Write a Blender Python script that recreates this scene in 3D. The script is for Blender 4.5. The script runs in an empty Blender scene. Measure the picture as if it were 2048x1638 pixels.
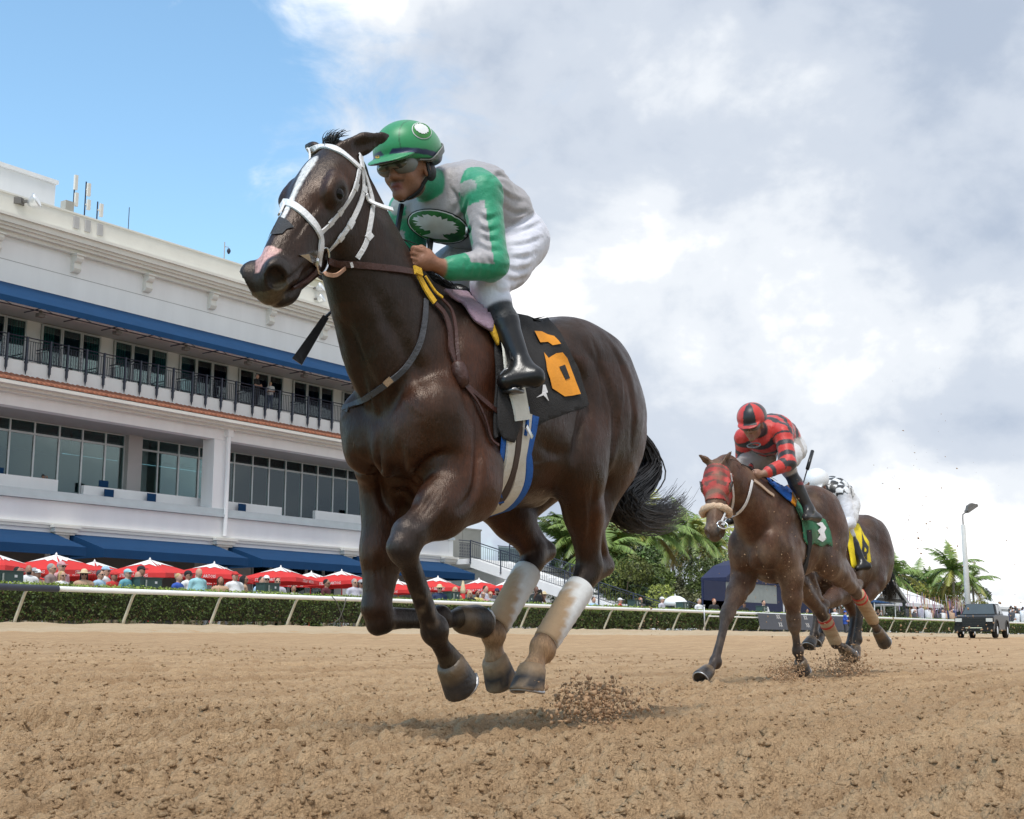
import bpy, bmesh, math, random
import numpy as np
from mathutils import Vector, Matrix
from mathutils.bvhtree import BVHTree
random.seed(7)
RNG = np.random.default_rng(11)
sc = bpy.context.scene
COL = sc.collection
PI = math.pi
R = math.radians
# ------------------------------------------------------------------ camera
# World axes: X runs along the track (away, to the right), Y points to the grandstand, Z up.
FOC, HORI, CAMH = 2600.0, 1279.0, 0.36          # focal length and horizon row in photo pixels, camera height (m)
PITCH = math.atan((HORI-819)/FOC)
YAW = math.atan((2900-1024)/math.hypot(FOC, HORI-819))
cd = bpy.data.cameras.new('camera'); cam = bpy.data.objects.new('camera', cd); COL.objects.link(cam)
cd.sensor_width = 36; cd.lens = FOC/2048*36; cd.clip_start = 0.05; cd.clip_end = 6000
cam.location = (0, 0, CAMH); cam.rotation_euler = (PI/2+PITCH, 0, YAW-PI/2)
sc.camera = cam
# ------------------------------------------------------------------ world: blue sky on one side, a cloud front on the other
w = bpy.data.worlds.new('World'); sc.world = w; w.use_nodes = True
SUN_EL, SUN_AZ = R(64), math.atan2(-.37, -.93)      # direction towards the sun
nt = w.node_tree; N = nt.nodes; LK = nt.links
for n in list(N): N.remove(n)
def nd(tree, t, **kw):
    n = tree.nodes.new(t)
    for k, v in kw.items():
        if k in n.inputs: n.inputs[k].default_value = v
        else: setattr(n, k, v)
    return n
out = nd(nt, 'ShaderNodeOutputWorld'); bg = nd(nt, 'ShaderNodeBackground')
sky = nd(nt, 'ShaderNodeTexSky', sky_type='NISHITA', sun_disc=False, sun_elevation=SUN_EL, sun_rotation=PI/2-SUN_AZ, air_density=1.0, dust_density=0.5, ozone_density=2.5)
tc = nd(nt, 'ShaderNodeTexCoord')
def wm(op, a=None, b=None, c=None):
    m = nd(nt, 'ShaderNodeMath', operation=op)
    for i, v in enumerate((a, b, c)):
        if v is None: continue
        if isinstance(v, (int, float)): m.inputs[i].default_value = v
        else: LK.new(v, m.inputs[i])
    return m.outputs[0]
def wnoise(vec, scale, detail, rough, dist=0.0, off=(0, 0, 0), sq=(1, 1, 1)):
    mp = nd(nt, 'ShaderNodeMapping'); mp.inputs['Location'].default_value = off; mp.inputs['Scale'].default_value = sq
    LK.new(vec, mp.inputs['Vector'])
    n = nd(nt, 'ShaderNodeTexNoise', Scale=scale, Detail=detail, Roughness=rough, Distortion=dist)
    LK.new(mp.outputs[0], n.inputs['Vector']); return n.outputs['Fac']
def wramp(fac, stops):
    r = nd(nt, 'ShaderNodeValToRGB'); e = r.color_ramp.elements
    r.color_ramp.interpolation = 'EASE'
    while len(e) < len(stops): e.new(.5)
    for q, (p, c) in zip(e, stops): q.position = p; q.color = (*c, 1) if len(c) == 3 else c
    LK.new(fac, r.inputs[0]); return r.outputs[0]
vec = tc.outputs['Generated']
sep = nd(nt, 'ShaderNodeSeparateXYZ'); LK.new(vec, sep.inputs[0])
# camera-left is (-.579, .815); the front edge of the clouds crosses the sky, clear air beyond it
side = wm('ADD', wm('MULTIPLY', sep.outputs[0], .60), wm('MULTIPLY', sep.outputs[1], -.84))
side = wm('ADD', side, wm('MULTIPLY', sep.outputs[2], -.10))
big = wnoise(vec, 3.1, 9, .56, .35, (.35, 1.9, .4), (1, 1, 1.5))
wisp = wnoise(vec, 9, 10, .62, .8, (4.2, .3, 1.0), (1, 1, 1.9))
cov = wm('ADD', side, wm('ADD', wm('MULTIPLY', wm('SUBTRACT', big, .5), .62), wm('MULTIPLY', wm('SUBTRACT', wisp, .5), .26)))
covr = wramp(wm('ADD', cov, .5), [(.255, (0, 0, 0)), (.40, (1, 1, 1))])
# cloud body: white tops, grey blue undersides
body = wnoise(vec, 3.0, 8, .50, .10, (5.3, 5.4, 6.4), (1, 1, 1.35))
fine = wnoise(vec, 8.0, 9, .56, .15, (.6, 3.2, 2.8), (1, 1, 1.4))
cb = wm('ADD', wm('MULTIPLY', body, .68), wm('MULTIPLY', fine, .36))
cloud = wramp(cb, [(.40, (.33, .385, .475)), (.50, (.455, .50, .57)), (.57, (.60, .63, .67)), (.625, (.84, .84, .85)), (.73, (1.1, 1.1, 1.1))])
skm = nd(nt, 'ShaderNodeMix', data_type='RGBA', blend_type='MULTIPLY'); skm.inputs[0].default_value = 1
LK.new(sky.outputs[0], skm.inputs[6]); skm.inputs[7].default_value = (.170, .190, .172, 1)
mx = nd(nt, 'ShaderNodeMix', data_type='RGBA'); LK.new(covr, mx.inputs[0]); LK.new(skm.outputs[2], mx.inputs[6]); LK.new(cloud, mx.inputs[7])
LK.new(mx.outputs[2], bg.inputs['Color']); bg.inputs['Strength'].default_value = 1.0
LK.new(bg.outputs[0], out.inputs[0])
# ------------------------------------------------------------------ sun behind thin cloud
sl = bpy.data.lights.new('sun', 'SUN'); so = bpy.data.objects.new('sun', sl); COL.objects.link(so)
sl.energy = 2.0; sl.angle = R(15); sl.color = (1, .96, .90)
sdir = Vector((math.cos(SUN_AZ)*math.cos(SUN_EL), math.sin(SUN_AZ)*math.cos(SUN_EL), math.sin(SUN_EL)))
so.rotation_euler = (-sdir).to_track_quat('-Z', 'Y').to_euler(); so.location = (0, 0, 60)
sc.render.engine = 'CYCLES'
sc.view_settings.view_transform = 'Standard'; sc.view_settings.look = 'None'
sc.view_settings.gamma = 1; sc.view_settings.exposure = 0.56; sc.view_settings.use_curve_mapping = False
# ------------------------------------------------------------------ photo pixel -> direction; a touched plane gives the distance
CAMP = np.array([0, 0, CAMH])
def ray(px, py):
    x = (px-1024)/FOC; y = (819-py)/FOC
    f = math.cos(PITCH)-y*math.sin(PITCH); z = math.sin(PITCH)+y*math.cos(PITCH)
    c, s = math.cos(YAW), math.sin(YAW)
    return np.array([f*c+x*s, f*s-x*c, z])
def onv(px, py, v): r = ray(px, py); return CAMP+r*(v/r[1])
def onz(px, py, z): r = ray(px, py); return CAMP+r*((z-CAMH)/r[2])
# ------------------------------------------------------------------ scene helpers
def tag(o, label=None, cat=None, group=None, kind=None):
    for k, v in (('label', label), ('category', cat), ('group', group), ('kind', kind)):
        if v: o[k] = v
    return o
def link(o, parent=None, mats=()):
    COL.objects.link(o)
    if parent is not None: o.parent = parent
    if o.type == 'MESH' and len(o.data.materials) == 0:
        for m in (mats if isinstance(mats, (list, tuple)) else [mats]): o.data.materials.append(m)
    return o
def empty(name, loc=(0, 0, 0), rz=0, **t):
    o = bpy.data.objects.new(name, None); COL.objects.link(o); o.location = loc; o.rotation_euler = (0, 0, rz)
    o.empty_display_size = .2
    return tag(o, **t)
def copy_tree(o, parent=None):
    c = o.copy(); COL.objects.link(c); c.parent = parent
    for ch in o.children: copy_tree(ch, c)
    return c
def mesh(name, V, Fc, smooth=False, mi=None):
    me = bpy.data.meshes.new(name)
    if isinstance(V, np.ndarray) and isinstance(Fc, np.ndarray):
        nv, nf, k = len(V), len(Fc), Fc.shape[1]
        me.vertices.add(nv); me.vertices.foreach_set('co', V.astype(np.float32).ravel())
        me.loops.add(nf*k); me.loops.foreach_set('vertex_index', Fc.astype(np.int32).ravel())
        me.polygons.add(nf); me.polygons.foreach_set('loop_start', np.arange(0, nf*k, k, dtype=np.int32))
        me.polygons.foreach_set('loop_total', np.full(nf, k, np.int32))
        me.update(calc_edges=True)
    else:
        me.from_pydata([tuple(v) for v in V], [], [tuple(f) for f in Fc]); me.update()
    if mi is not None: me.polygons.foreach_set('material_index', np.asarray(mi, np.int32))
    if smooth: me.polygons.foreach_set('use_smooth', np.ones(len(me.polygons), bool))
    return me
def setcol(me, cols, name='Col'):
    a = me.attributes.new(name, 'FLOAT_COLOR', 'POINT')
    c = np.ones((len(me.vertices), 4), np.float32); c[:, :3] = cols
    a.data.foreach_set('color', c.ravel())
class MB:
    """collects boxes, tubes and prisms and links them as one mesh object"""
    def __init__(s): s.v = []; s.f = []; s.m = []
    def add(s, V, Fc, mi=0):
        o = len(s.v); s.v += [tuple(map(float, p)) for p in V]; s.f += [tuple(i+o for i in f) for f in Fc]; s.m += [mi]*len(Fc); return s
    def box(s, x0, x1, y0, y1, z0, z1, mi=0):
        V = [(x, y, z) for z in (z0, z1) for y in (y0, y1) for x in (x0, x1)]
        return s.add(V, [(0, 2, 3, 1), (4, 5, 7, 6), (0, 1, 5, 4), (2, 6, 7, 3), (0, 4, 6, 2), (1, 3, 7, 5)], mi)
    def tube(s, pts, rad, n=8, mi=0, cap=True, flat=1.0):
        P = [Vector(p) for p in pts]; m = len(P)
        rr = rad if isinstance(rad, (list, tuple)) else [rad]*m
        V = []; Fc = []
        t = (P[1]-P[0]).normalized(); u = t.orthogonal().normalized()
        for i in range(m):
            t2 = (P[min(i+1, m-1)]-P[max(i-1, 0)]).normalized()
            u = (u-t2*u.dot(t2)); u = u.normalized() if u.length > 1e-6 else t2.orthogonal().normalized()
            b = t2.cross(u)
            for k in range(n):
                a = 2*PI*k/n; V.append(P[i]+(u*math.cos(a)+b*math.sin(a)*flat)*rr[i])
        for i in range(m-1):
            for k in range(n):
                k2 = (k+1) % n; Fc.append((i*n+k, i*n+k2, i*n+n+k2, i*n+n+k))
        if cap: Fc.append(tuple(range(n-1, -1, -1))); Fc.append(tuple((m-1)*n+k for k in range(n)))
        return s.add(V, Fc, mi)
    def prism(s, poly, axis, a, b, mi=0):
        """poly: 2-D outline, extruded along an axis from a to b"""
        def mk(p, q): return {0: (q, p[0], p[1]), 1: (p[0], q, p[1]), 2: (p[0], p[1], q)}[axis]
        n = len(poly); V = [mk(p, a) for p in poly]+[mk(p, b) for p in poly]
        Fc = [tuple(range(n)), tuple(range(2*n-1, n-1, -1))]+[(i, n+i, n+(i+1) % n, (i+1) % n) for i in range(n)]
        return s.add(V, Fc, mi)
    def lathe(s, prof, c=(0, 0, 0), n=16, mi=0):
        V = []; Fc = []
        for r, z in prof:
            for k in range(n): V.append((c[0]+r*math.cos(2*PI*k/n), c[1]+r*math.sin(2*PI*k/n), c[2]+z))
        for i in range(len(prof)-1):
            for k in range(n): k2 = (k+1) % n; Fc.append((i*n+k, i*n+k2, i*n+n+k2, i*n+n+k))
        Fc.append(tuple(range(n-1, -1, -1))); Fc.append(tuple((len(prof)-1)*n+k for k in range(n)))
        return s.add(V, Fc, mi)
    def build(s, name, mats, parent=None, smooth=False, fix=False):
        me = mesh(name, s.v, s.f, smooth, s.m)
        if fix:
            bm = bmesh.new(); bm.from_mesh(me); bmesh.ops.recalc_face_normals(bm, faces=bm.faces); bm.to_mesh(me); bm.free()
        return link(bpy.data.objects.new(name, me), parent, mats)
# ------------------------------------------------------------------ materials
MATS = {}
def pm(name, col=(.5, .5, .5), rough=.6, var=.12, scale=6.0, bump=0.0, bscale=40.0, metal=0.0, spec=.5, coat=0.0, attr=None, emit=None, sheen=0.0, trans=0.0, stretch=(1, 1, 1), detail=5.0, col2=None, alpha=None):
    """procedural material: base colour (or a colour attribute) broken up by noise, noise roughness and bump"""
    if name in MATS: return MATS[name]
    m = bpy.data.materials.new(name); m.use_nodes = True; t = m.node_tree; b = t.nodes['Principled BSDF']
    co = nd(t, 'ShaderNodeTexCoord'); mp = nd(t, 'ShaderNodeMapping'); mp.inputs['Scale'].default_value = stretch
    t.links.new(co.outputs['Object'], mp.inputs['Vector'])
    nz = nd(t, 'ShaderNodeTexNoise', Scale=scale, Detail=detail, Roughness=.6); t.links.new(mp.outputs[0], nz.inputs['Vector'])
    mr = nd(t, 'ShaderNodeMapRange'); mr.inputs['From Min'].default_value = .25; mr.inputs['From Max'].default_value = .75
    mr.inputs['To Min'].default_value = 1-var; mr.inputs['To Max'].default_value = 1+var; t.links.new(nz.outputs['Fac'], mr.inputs['Value'])
    mul = nd(t, 'ShaderNodeMix', data_type='RGBA', blend_type='MULTIPLY'); mul.inputs[0].default_value = 1
    if attr:
        at = nd(t, 'ShaderNodeAttribute', attribute_name=attr); src = at.outputs['Color']
        t.links.new(src, mul.inputs[6])
    elif col2 is not None:
        mc = nd(t, 'ShaderNodeMix', data_type='RGBA'); mc.inputs[6].default_value = (*col, 1); mc.inputs[7].default_value = (*col2, 1)
        n2 = nd(t, 'ShaderNodeTexNoise', Scale=scale*.37, Detail=6.0, Roughness=.6); t.links.new(mp.outputs[0], n2.inputs['Vector'])
        m2 = nd(t, 'ShaderNodeMapRange'); m2.inputs['From Min'].default_value = .4; m2.inputs['From Max'].default_value = .65
        t.links.new(n2.outputs['Fac'], m2.inputs['Value']); t.links.new(m2.outputs[0], mc.inputs[0]); t.links.new(mc.outputs[2], mul.inputs[6])
    else: mul.inputs[6].default_value = (*col, 1)
    t.links.new(mr.outputs[0], mul.inputs[7]); t.links.new(mul.outputs[2], b.inputs['Base Color'])
    b.inputs['Roughness'].default_value = rough; b.inputs['Metallic'].default_value = metal; b.inputs['Specular IOR Level'].default_value = spec
    b.inputs['Coat Weight'].default_value = coat; b.inputs['Sheen Weight'].default_value = sheen; b.inputs['Transmission Weight'].default_value = trans
    if alpha is not None: b.inputs['Alpha'].default_value = alpha
    if emit: b.inputs['Emission Color'].default_value = (*emit[:3], 1); b.inputs['Emission Strength'].default_value = emit[3]
    if bump:
        nb = nd(t, 'ShaderNodeTexNoise', Scale=bscale, Detail=4.0, Roughness=.6); t.links.new(mp.outputs[0], nb.inputs['Vector'])
        bp = nd(t, 'ShaderNodeBump', Strength=min(1, bump), Distance=.01 if bump <= 1 else .01*bump); t.links.new(nb.outputs['Fac'], bp.inputs['Height'])
        t.links.new(bp.outputs[0], b.inputs['Normal'])
    m.diffuse_color = (*col, 1); MATS[name] = m; return m
# ------------------------------------------------------------------ numpy gradient noise and implicit surfaces
_perm = np.random.default_rng(5).permutation(256); _perm = np.concatenate([_perm, _perm, _perm])
_ga = np.random.default_rng(6).uniform(0, 2*PI, 512); _gx, _gy = np.cos(_ga), np.sin(_ga)
def gnoise(x, y):
    xi = np.floor(x).astype(int); yi = np.floor(y).astype(int); fx = x-xi; fy = y-yi
    u = fx*fx*fx*(fx*(fx*6-15)+10); v = fy*fy*fy*(fy*(fy*6-15)+10)
    def g(ix, iy, dx, dy):
        h = _perm[(_perm[ix & 255]+iy) & 255]; return _gx[h]*dx+_gy[h]*dy
    a = g(xi, yi, fx, fy); b = g(xi+1, yi, fx-1, fy); c = g(xi, yi+1, fx, fy-1); d = g(xi+1, yi+1, fx-1, fy-1)
    return (a+(b-a)*u+(c-a)*v+(a-b-c+d)*u*v)*1.5
def gn3(P, s, seed=0.0):
    x, y, z = P[:, 0]*s+seed, P[:, 1]*s+seed*1.7, P[:, 2]*s-seed*.6
    return (gnoise(x+.37*z, y-.41*z)+gnoise(y+7.1+.3*x, z+3.3)+gnoise(z+1.9-.3*y, x+5.7))/2
class Blob:
    """union of rounded cones and ellipsoids with smooth joins, polygonised with surface nets"""
    def __init__(s): s.p = []
    def cone(s, a, b, ra, rb, k=.03, sy=1.0, tag=0, sub=False, lat=(0, 1, 0)):
        s.p.append(dict(t='c', a=np.array(a, float), b=np.array(b, float), ra=ra, rb=rb, k=k, sy=sy, tag=tag, sub=sub, lat=np.array(lat, float)/np.linalg.norm(lat))); return s
    def chain(s, pts, rad, k=.03, sy=1.0, tag=0, lat=(0, 1, 0)):
        for i in range(len(pts)-1):
            s.cone(pts[i], pts[i+1], rad[i], rad[i+1], k, sy if not isinstance(sy, (list, tuple)) else sy[i], tag if not isinstance(tag, (list, tuple)) else tag[i], False, lat)
        return s
    def ell(s, c, r, M=None, k=.04, tag=0, sub=False):
        M = np.eye(3) if M is None else np.array(M, float)     # columns: axes
        s.p.append(dict(t='e', c=np.array(c, float), r=np.array(r, float), M=M, k=k, tag=tag, sub=sub)); return s
    def dist(s, q, P):
        if q['t'] == 'c':
            a, b = q['a'], q['b']; ba = b-a; pa = P-a
            if q['sy'] != 1.0:
                l = q['lat']; e = 1/q['sy']-1
                pa = pa+(pa@l)[..., None]*l*e; ba = ba+(ba@l)*l*e
            h = np.clip((pa@ba)/max(ba@ba, 1e-9), 0, 1)
            d = np.linalg.norm(pa-h[..., None]*ba, axis=-1)-(q['ra']+(q['rb']-q['ra'])*h)
            return d*(min(1, q['sy'])*.5+.5 if q['sy'] != 1 else 1)
        L = (P-q['c'])@q['M']; k0 = np.linalg.norm(L/q['r'], axis=-1); k1 = np.linalg.norm(L/q['r']**2, axis=-1)+1e-9
        return k0*(k0-1)/k1
    def bounds(s, q):
        if q['t'] == 'c':
            rr = max(q['ra'], q['rb'])*max(1, q['sy']); return np.minimum(q['a'], q['b'])-rr, np.maximum(q['a'], q['b'])+rr
        e = np.sqrt(((q['M']*q['r'])**2).sum(1)); return q['c']-e, q['c']+e
    def mesh(s, h=.01, warp=None):
        add = [q for q in s.p if not q['sub']]
        lo = np.min([s.bounds(q)[0] for q in add], 0)-3*h; hi = np.max([s.bounds(q)[1] for q in add], 0)+3*h
        n = np.ceil((hi-lo)/h).astype(int)+1
        D = np.full(n, .5, np.float32)
        for q in s.p:
            b0, b1 = s.bounds(q); mg = q['k']+3*h
            i0 = np.clip(np.floor((b0-mg-lo)/h).astype(int), 0, n); i1 = np.clip(np.ceil((b1+mg-lo)/h).astype(int)+1, 0, n)
            ax = [lo[i]+h*np.arange(i0[i], i1[i]) for i in range(3)]
            P = np.stack(np.meshgrid(*ax, indexing='ij'), -1)
            d = s.dist(q, P); sl = tuple(slice(i0[i], i1[i]) for i in range(3)); o = D[sl]; k = max(q['k'], 1e-4)
            if q['sub']:
                d = -d; hh = np.clip(.5-.5*(o-d)/k, 0, 1); hh = np.clip(.5+.5*(d-o)/k, 0, 1); D[sl] = o*(1-hh)+d*hh+k*hh*(1-hh)
            else:
                hh = np.clip(.5+.5*(o-d)/k, 0, 1); D[sl] = o*(1-hh)+d*hh-k*hh*(1-hh)
        S = D < 0
        c = np.zeros(n-1, np.uint8)
        for dx in (0, 1):
            for dy in (0, 1):
                for dz in (0, 1): c += S[dx:n[0]-1+dx, dy:n[1]-1+dy, dz:n[2]-1+dz]
        act = (c > 0) & (c < 8); idx = np.full(act.shape, -1, np.int64); I = np.argwhere(act); idx[act] = np.arange(len(I))
        acc = np.zeros((len(I), 3)); cnt = np.zeros(len(I))
        cor = [(0, 0, 0), (1, 0, 0), (0, 1, 0), (1, 1, 0), (0, 0, 1), (1, 0, 1), (0, 1, 1), (1, 1, 1)]
        for a in range(8):
            for b in range(a+1, 8):
                if sum(abs(x-y) for x, y in zip(cor[a], cor[b])) != 1: continue
                A = np.array(cor[a]); B = np.array(cor[b])
                va = D[tuple((I+A).T)]; vb = D[tuple((I+B).T)]; m = (va < 0) != (vb < 0)
                t = np.where(m, va/np.where(m, va-vb, 1), 0)
                acc += np.where(m[:, None], A+(B-A)*t[:, None], 0); cnt += m
        V = lo+h*(I+acc/cnt[:, None])
        Fs = []
        for ax in range(3):
            o1, o2 = (ax+1) % 3, (ax+2) % 3
            e = np.zeros(3, int); e[ax] = 1
            sl0 = [slice(1, n[i]-1) for i in range(3)]; sl1 = list(sl0)
            sl0[ax] = slice(0, n[ax]-1); sl1[ax] = slice(1, n[ax])
            A, B = S[tuple(sl0)], S[tuple(sl1)]
            off = np.array([1, 1, 1]); off[ax] = 0
            for flip, msk in ((0, A & ~B), (1, ~A & B)):
                E_ = np.argwhere(msk)+off
                if not len(E_): continue
                d1 = np.zeros(3, int); d1[o1] = 1; d2 = np.zeros(3, int); d2[o2] = 1
                q = [idx[tuple(X.T)] for X in (E_-d1-d2, E_-d2, E_, E_-d1)]
                Fs.append(np.stack(q if not flip else q[::-1], 1))
        return V, np.concatenate(Fs)
    def weights(s, V, tau=.012):
        """soft membership of every vertex in each tag"""
        tags = sorted({q['tag'] for q in s.p if not q['sub']}); W = np.zeros((len(V), len(tags)))
        for q in s.p:
            if q['sub']: continue
            W[:, tags.index(q['tag'])] = np.maximum(W[:, tags.index(q['tag'])], np.exp(-np.clip(s.dist(q, V), -.2, 1)/tau))
        return tags, W/(W.sum(1, keepdims=True)+1e-12)
def relax(V, Fq, it=2, lam=.5):
    for _ in range(it):
        A = np.zeros_like(V); c = np.zeros(len(V))
        for i in range(4):
            j = (i+1) % 4
            np.add.at(A, Fq[:, i], V[Fq[:, j]]); np.add.at(A, Fq[:, j], V[Fq[:, i]]); np.add.at(c, Fq[:, i], 1); np.add.at(c, Fq[:, j], 1)
        V = V+lam*(A/c[:, None]-V)
    return V
def smooth01(x, a, b):
    t = np.clip((x-a)/(b-a), 0, 1); return t*t*(3-2*t)
# ================================================================== ground, track, hedge, rail
def base_z(y):
    """cross fall of the track: it rises towards the outer rail, berm, then the apron behind the hedge"""
    return np.interp(y, [-60, 3.5, 6, 23.4, 24.0, 24.9, 26.6, 27.6, 400], [-.05, 0, .02, .50, .60, .70, .66, .32, .32])
def track_height(x, y, r):
    """loose harrowed sand: clods of several sizes, harrow furrows along the track; each octave fades where the grid gets coarser than it"""
    h = np.zeros_like(x)
    def fade(wl): return np.clip(wl/(r*.0034)-1.0, 0, 1)
    wx = x+.03*gnoise(x*9, y*9); wy = y+.03*gnoise(x*9+40, y*9)
    fur = np.sin(2*PI*(y/.17+.35*gnoise(x*.5, y*1.2)))
    patch = .65+.35*gnoise(x*.45+3, y*.8+9)
    h += .044*fur*fade(.06)*np.clip(.62-.7*gnoise(x*.25, y*.4+20), .08, 1)
    h += .034*gnoise(x*1.3, y*2.6)*.7
    h += .026*gnoise(wx*4.2, wy*6.1)*patch
    for wl, a in ((.14, .030), (.075, .034), (.042, .030), (.024, .018)):
        n = gnoise(wx/wl+wl*900, wy/wl)
        if wl > .05: h += a*patch*fade(wl)*(np.minimum(np.abs(n)*1.9, .75)-.35+.35*np.clip(n, 0, 1))
        else: h += a*.85*patch*fade(wl)*(n-.45*np.abs(gnoise(wy/wl*1.7+9, wx/wl*1.7)))
    return h
M_sand = bpy.data.materials.new('track_sand'); M_sand.use_nodes = True
def sand_nodes(m, c1, c2, c3, bstr=.6):
    t = m.node_tree; b = t.nodes['Principled BSDF']; co = nd(t, 'ShaderNodeTexCoord')
    def nz(s, d, off=0.0, st=(1, 1, 1)):
        mp = nd(t, 'ShaderNodeMapping'); mp.inputs['Location'].default_value = (off, off, off); mp.inputs['Scale'].default_value = st
        t.links.new(co.outputs['Object'], mp.inputs[0]); n = nd(t, 'ShaderNodeTexNoise', Scale=s, Detail=d, Roughness=.62); t.links.new(mp.outputs[0], n.inputs[0]); return n.outputs['Fac']
    def mr(x, a, bb, c, d):
        k = nd(t, 'ShaderNodeMapRange'); k.inputs[1].default_value = a; k.inputs[2].default_value = bb; k.inputs[3].default_value = c; k.inputs[4].default_value = d; t.links.new(x, k.inputs[0]); return k.outputs[0]
    a = nd(t, 'ShaderNodeMix', data_type='RGBA'); a.inputs[6].default_value = (*c1, 1); a.inputs[7].default_value = (*c2, 1); t.links.new(mr(nz(1.5, 7, 3, (.16, 3.4, 1)), .36, .66, 0, 1), a.inputs[0])  # darker streaks along the track, painted in place of furrow shading
    c = nd(t, 'ShaderNodeMix', data_type='RGBA'); t.links.new(a.outputs[2], c.inputs[6]); c.inputs[7].default_value = (*c3, 1); t.links.new(mr(nz(17, 6, 9), .53, .72, 0, .7), c.inputs[0])
    d = nd(t, 'ShaderNodeMix', data_type='RGBA', blend_type='MULTIPLY'); d.inputs[0].default_value = 1; t.links.new(c.outputs[2], d.inputs[6]); t.links.new(mr(nz(160, 4, 1), .3, .7, .80, 1.18), d.inputs[7])
    t.links.new(d.outputs[2], b.inputs['Base Color']); b.inputs['Roughness'].default_value = .95; b.inputs['Specular IOR Level'].default_value = .15
    bp = nd(t, 'ShaderNodeBump', Strength=bstr, Distance=.03); vo = nd(t, 'ShaderNodeTexVoronoi', Scale=62.0); t.links.new(co.outputs['Object'], vo.inputs['Vector']); hs = nd(t, 'ShaderNodeMath', operation='MULTIPLY_ADD'); t.links.new(vo.outputs['Distance'], hs.inputs[0]); hs.inputs[1].default_value = -.25; t.links.new(nz(85, 8, 2), hs.inputs[2]); t.links.new(hs.outputs[0], bp.inputs['Height']); t.links.new(bp.outputs[0], b.inputs['Normal'])
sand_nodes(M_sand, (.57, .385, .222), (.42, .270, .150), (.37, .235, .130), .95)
M_berm = bpy.data.materials.new('berm_sand'); M_berm.use_nodes = True
sand_nodes(M_berm, (.48, .38, .26), (.42, .315, .20), (.36, .26, .165), .5)
def track_mesh():
    az0, az1, nc = YAW-R(32), YAW+R(30), 500
    az = np.linspace(az0, az1, nc); r = np.concatenate([1.6*np.exp(np.linspace(0, math.log(2.3/1.6), 25)), 2.3*np.exp(np.linspace(0, math.log(15/2.3), 640))[1:], 15*np.exp(np.linspace(0, math.log(170/15), 130))[1:]]); nr = len(r)
    A, Rr = np.meshgrid(az, r); X = Rr*np.cos(A); Y = Rr*np.sin(A)
    Y = np.minimum(Y, 24.0)                                          # the sheet ends under the berm
    Z = base_z(Y)+track_height(X, Y, Rr)*smooth01(-Y, -23.9, -22.5)-.03*smooth01(Y, 23.5, 24)
    V = np.stack([X, Y, Z], -1).reshape(-1, 3)
    i = np.arange(nc*nr).reshape(nr, nc)
    Fq = np.stack([i[:-1, :-1], i[:-1, 1:], i[1:, 1:], i[1:, :-1]], -1).reshape(-1, 4)
    keep = ~(Y.reshape(-1)[Fq] >= 23.999).all(1)
    Fq = Fq[keep][:, ::-1]
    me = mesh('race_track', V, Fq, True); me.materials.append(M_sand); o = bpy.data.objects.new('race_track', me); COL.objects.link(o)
    return tag(o, kind='structure')
track_mesh()
M_grass = pm('grass_earth', (.10, .13, .05), .95, .3, .6, 1, 30, col2=(.16, .14, .08))
g = MB(); g.add([(-3000, -3000, -.35), (3000, -3000, -.35), (3000, 3000, -.35), (-3000, 3000, -.35)], [(0, 1, 2, 3)])
tag(g.build('ground', M_grass), kind='structure')
def strip(name, prof, x0, x1, step, mat, amp=.0, seed=0.0):
    xs = np.arange(x0, x1+step, step); yy = np.array([p[0] for p in prof]); zz = np.array([p[1] for p in prof])
    X, J = np.meshgrid(xs, np.arange(len(prof)), indexing='ij'); Y = yy[J]; Z = zz[J]+0.0
    if amp:
        am = np.where((J == 0) | (J == len(prof)-1), 0, amp)
        Z = Z+am*(gnoise(X*.9+seed, Y*3+seed)+.6*gnoise(X*3.1, Y*7+seed)); Y = Y+am*1.6*gnoise(X*.5+seed*2, Y*2)
    nx, ny = X.shape; i = np.arange(nx*ny).reshape(nx, ny)
    Fq = np.stack([i[:-1, :-1], i[1:, :-1], i[1:, 1:], i[:-1, 1:]], -1).reshape(-1, 4)
    me = mesh(name, np.stack([X, Y, Z], -1).reshape(-1, 3), Fq, True); me.materials.append(mat); o = bpy.data.objects.new(name, me); COL.objects.link(o)
    return tag(o, kind='structure')
strip('sand_verge', [(23.2, .40), (23.5, .53), (23.7, .565), (23.9, .57), (24.25, .60), (24.6, .69), (25.0, .72), (25.6, .70), (26.6, .68), (27.5, .28)], -30, 240, .22, M_berm, .05, 2.0)
M_pave = pm('apron_paving', (.36, .34, .31), .85, .15, .8, .5, 60)
g = MB(); g.box(-60, 260, 27.2, 56, -.3, .32); tag(g.build('apron', M_pave), kind='structure')
# ---- hedge: leaf faces over a twiggy core
M_leaf = pm('hedge_leaf', rough=.5, var=.25, scale=3, attr='Col', spec=.3)
M_core = pm('hedge_twigs', (.030, .030, .014), .95, .4, 9, 1, 30)
def leaf_cloud(P, Nn, size, cols, jit=.8, asp=.55):
    """one quad leaf per point, tilted around its outward normal"""
    n = len(P); Nn = Nn+jit*RNG.normal(size=(n, 3)); Nn /= np.linalg.norm(Nn, axis=1, keepdims=True)
    t = np.cross(Nn, RNG.normal(size=(n, 3))); t /= np.linalg.norm(t, axis=1, keepdims=True)+1e-9; b = np.cross(Nn, t)
    s = (size*(.6+.8*RNG.random(n)))[:, None]
    V = np.stack([P-t*s, P+b*s*asp, P+t*s, P-b*s*asp], 1).reshape(-1, 3)
    Fq = np.arange(4*n).reshape(n, 4); return V, Fq, np.repeat(cols, 4, 0)
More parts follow.
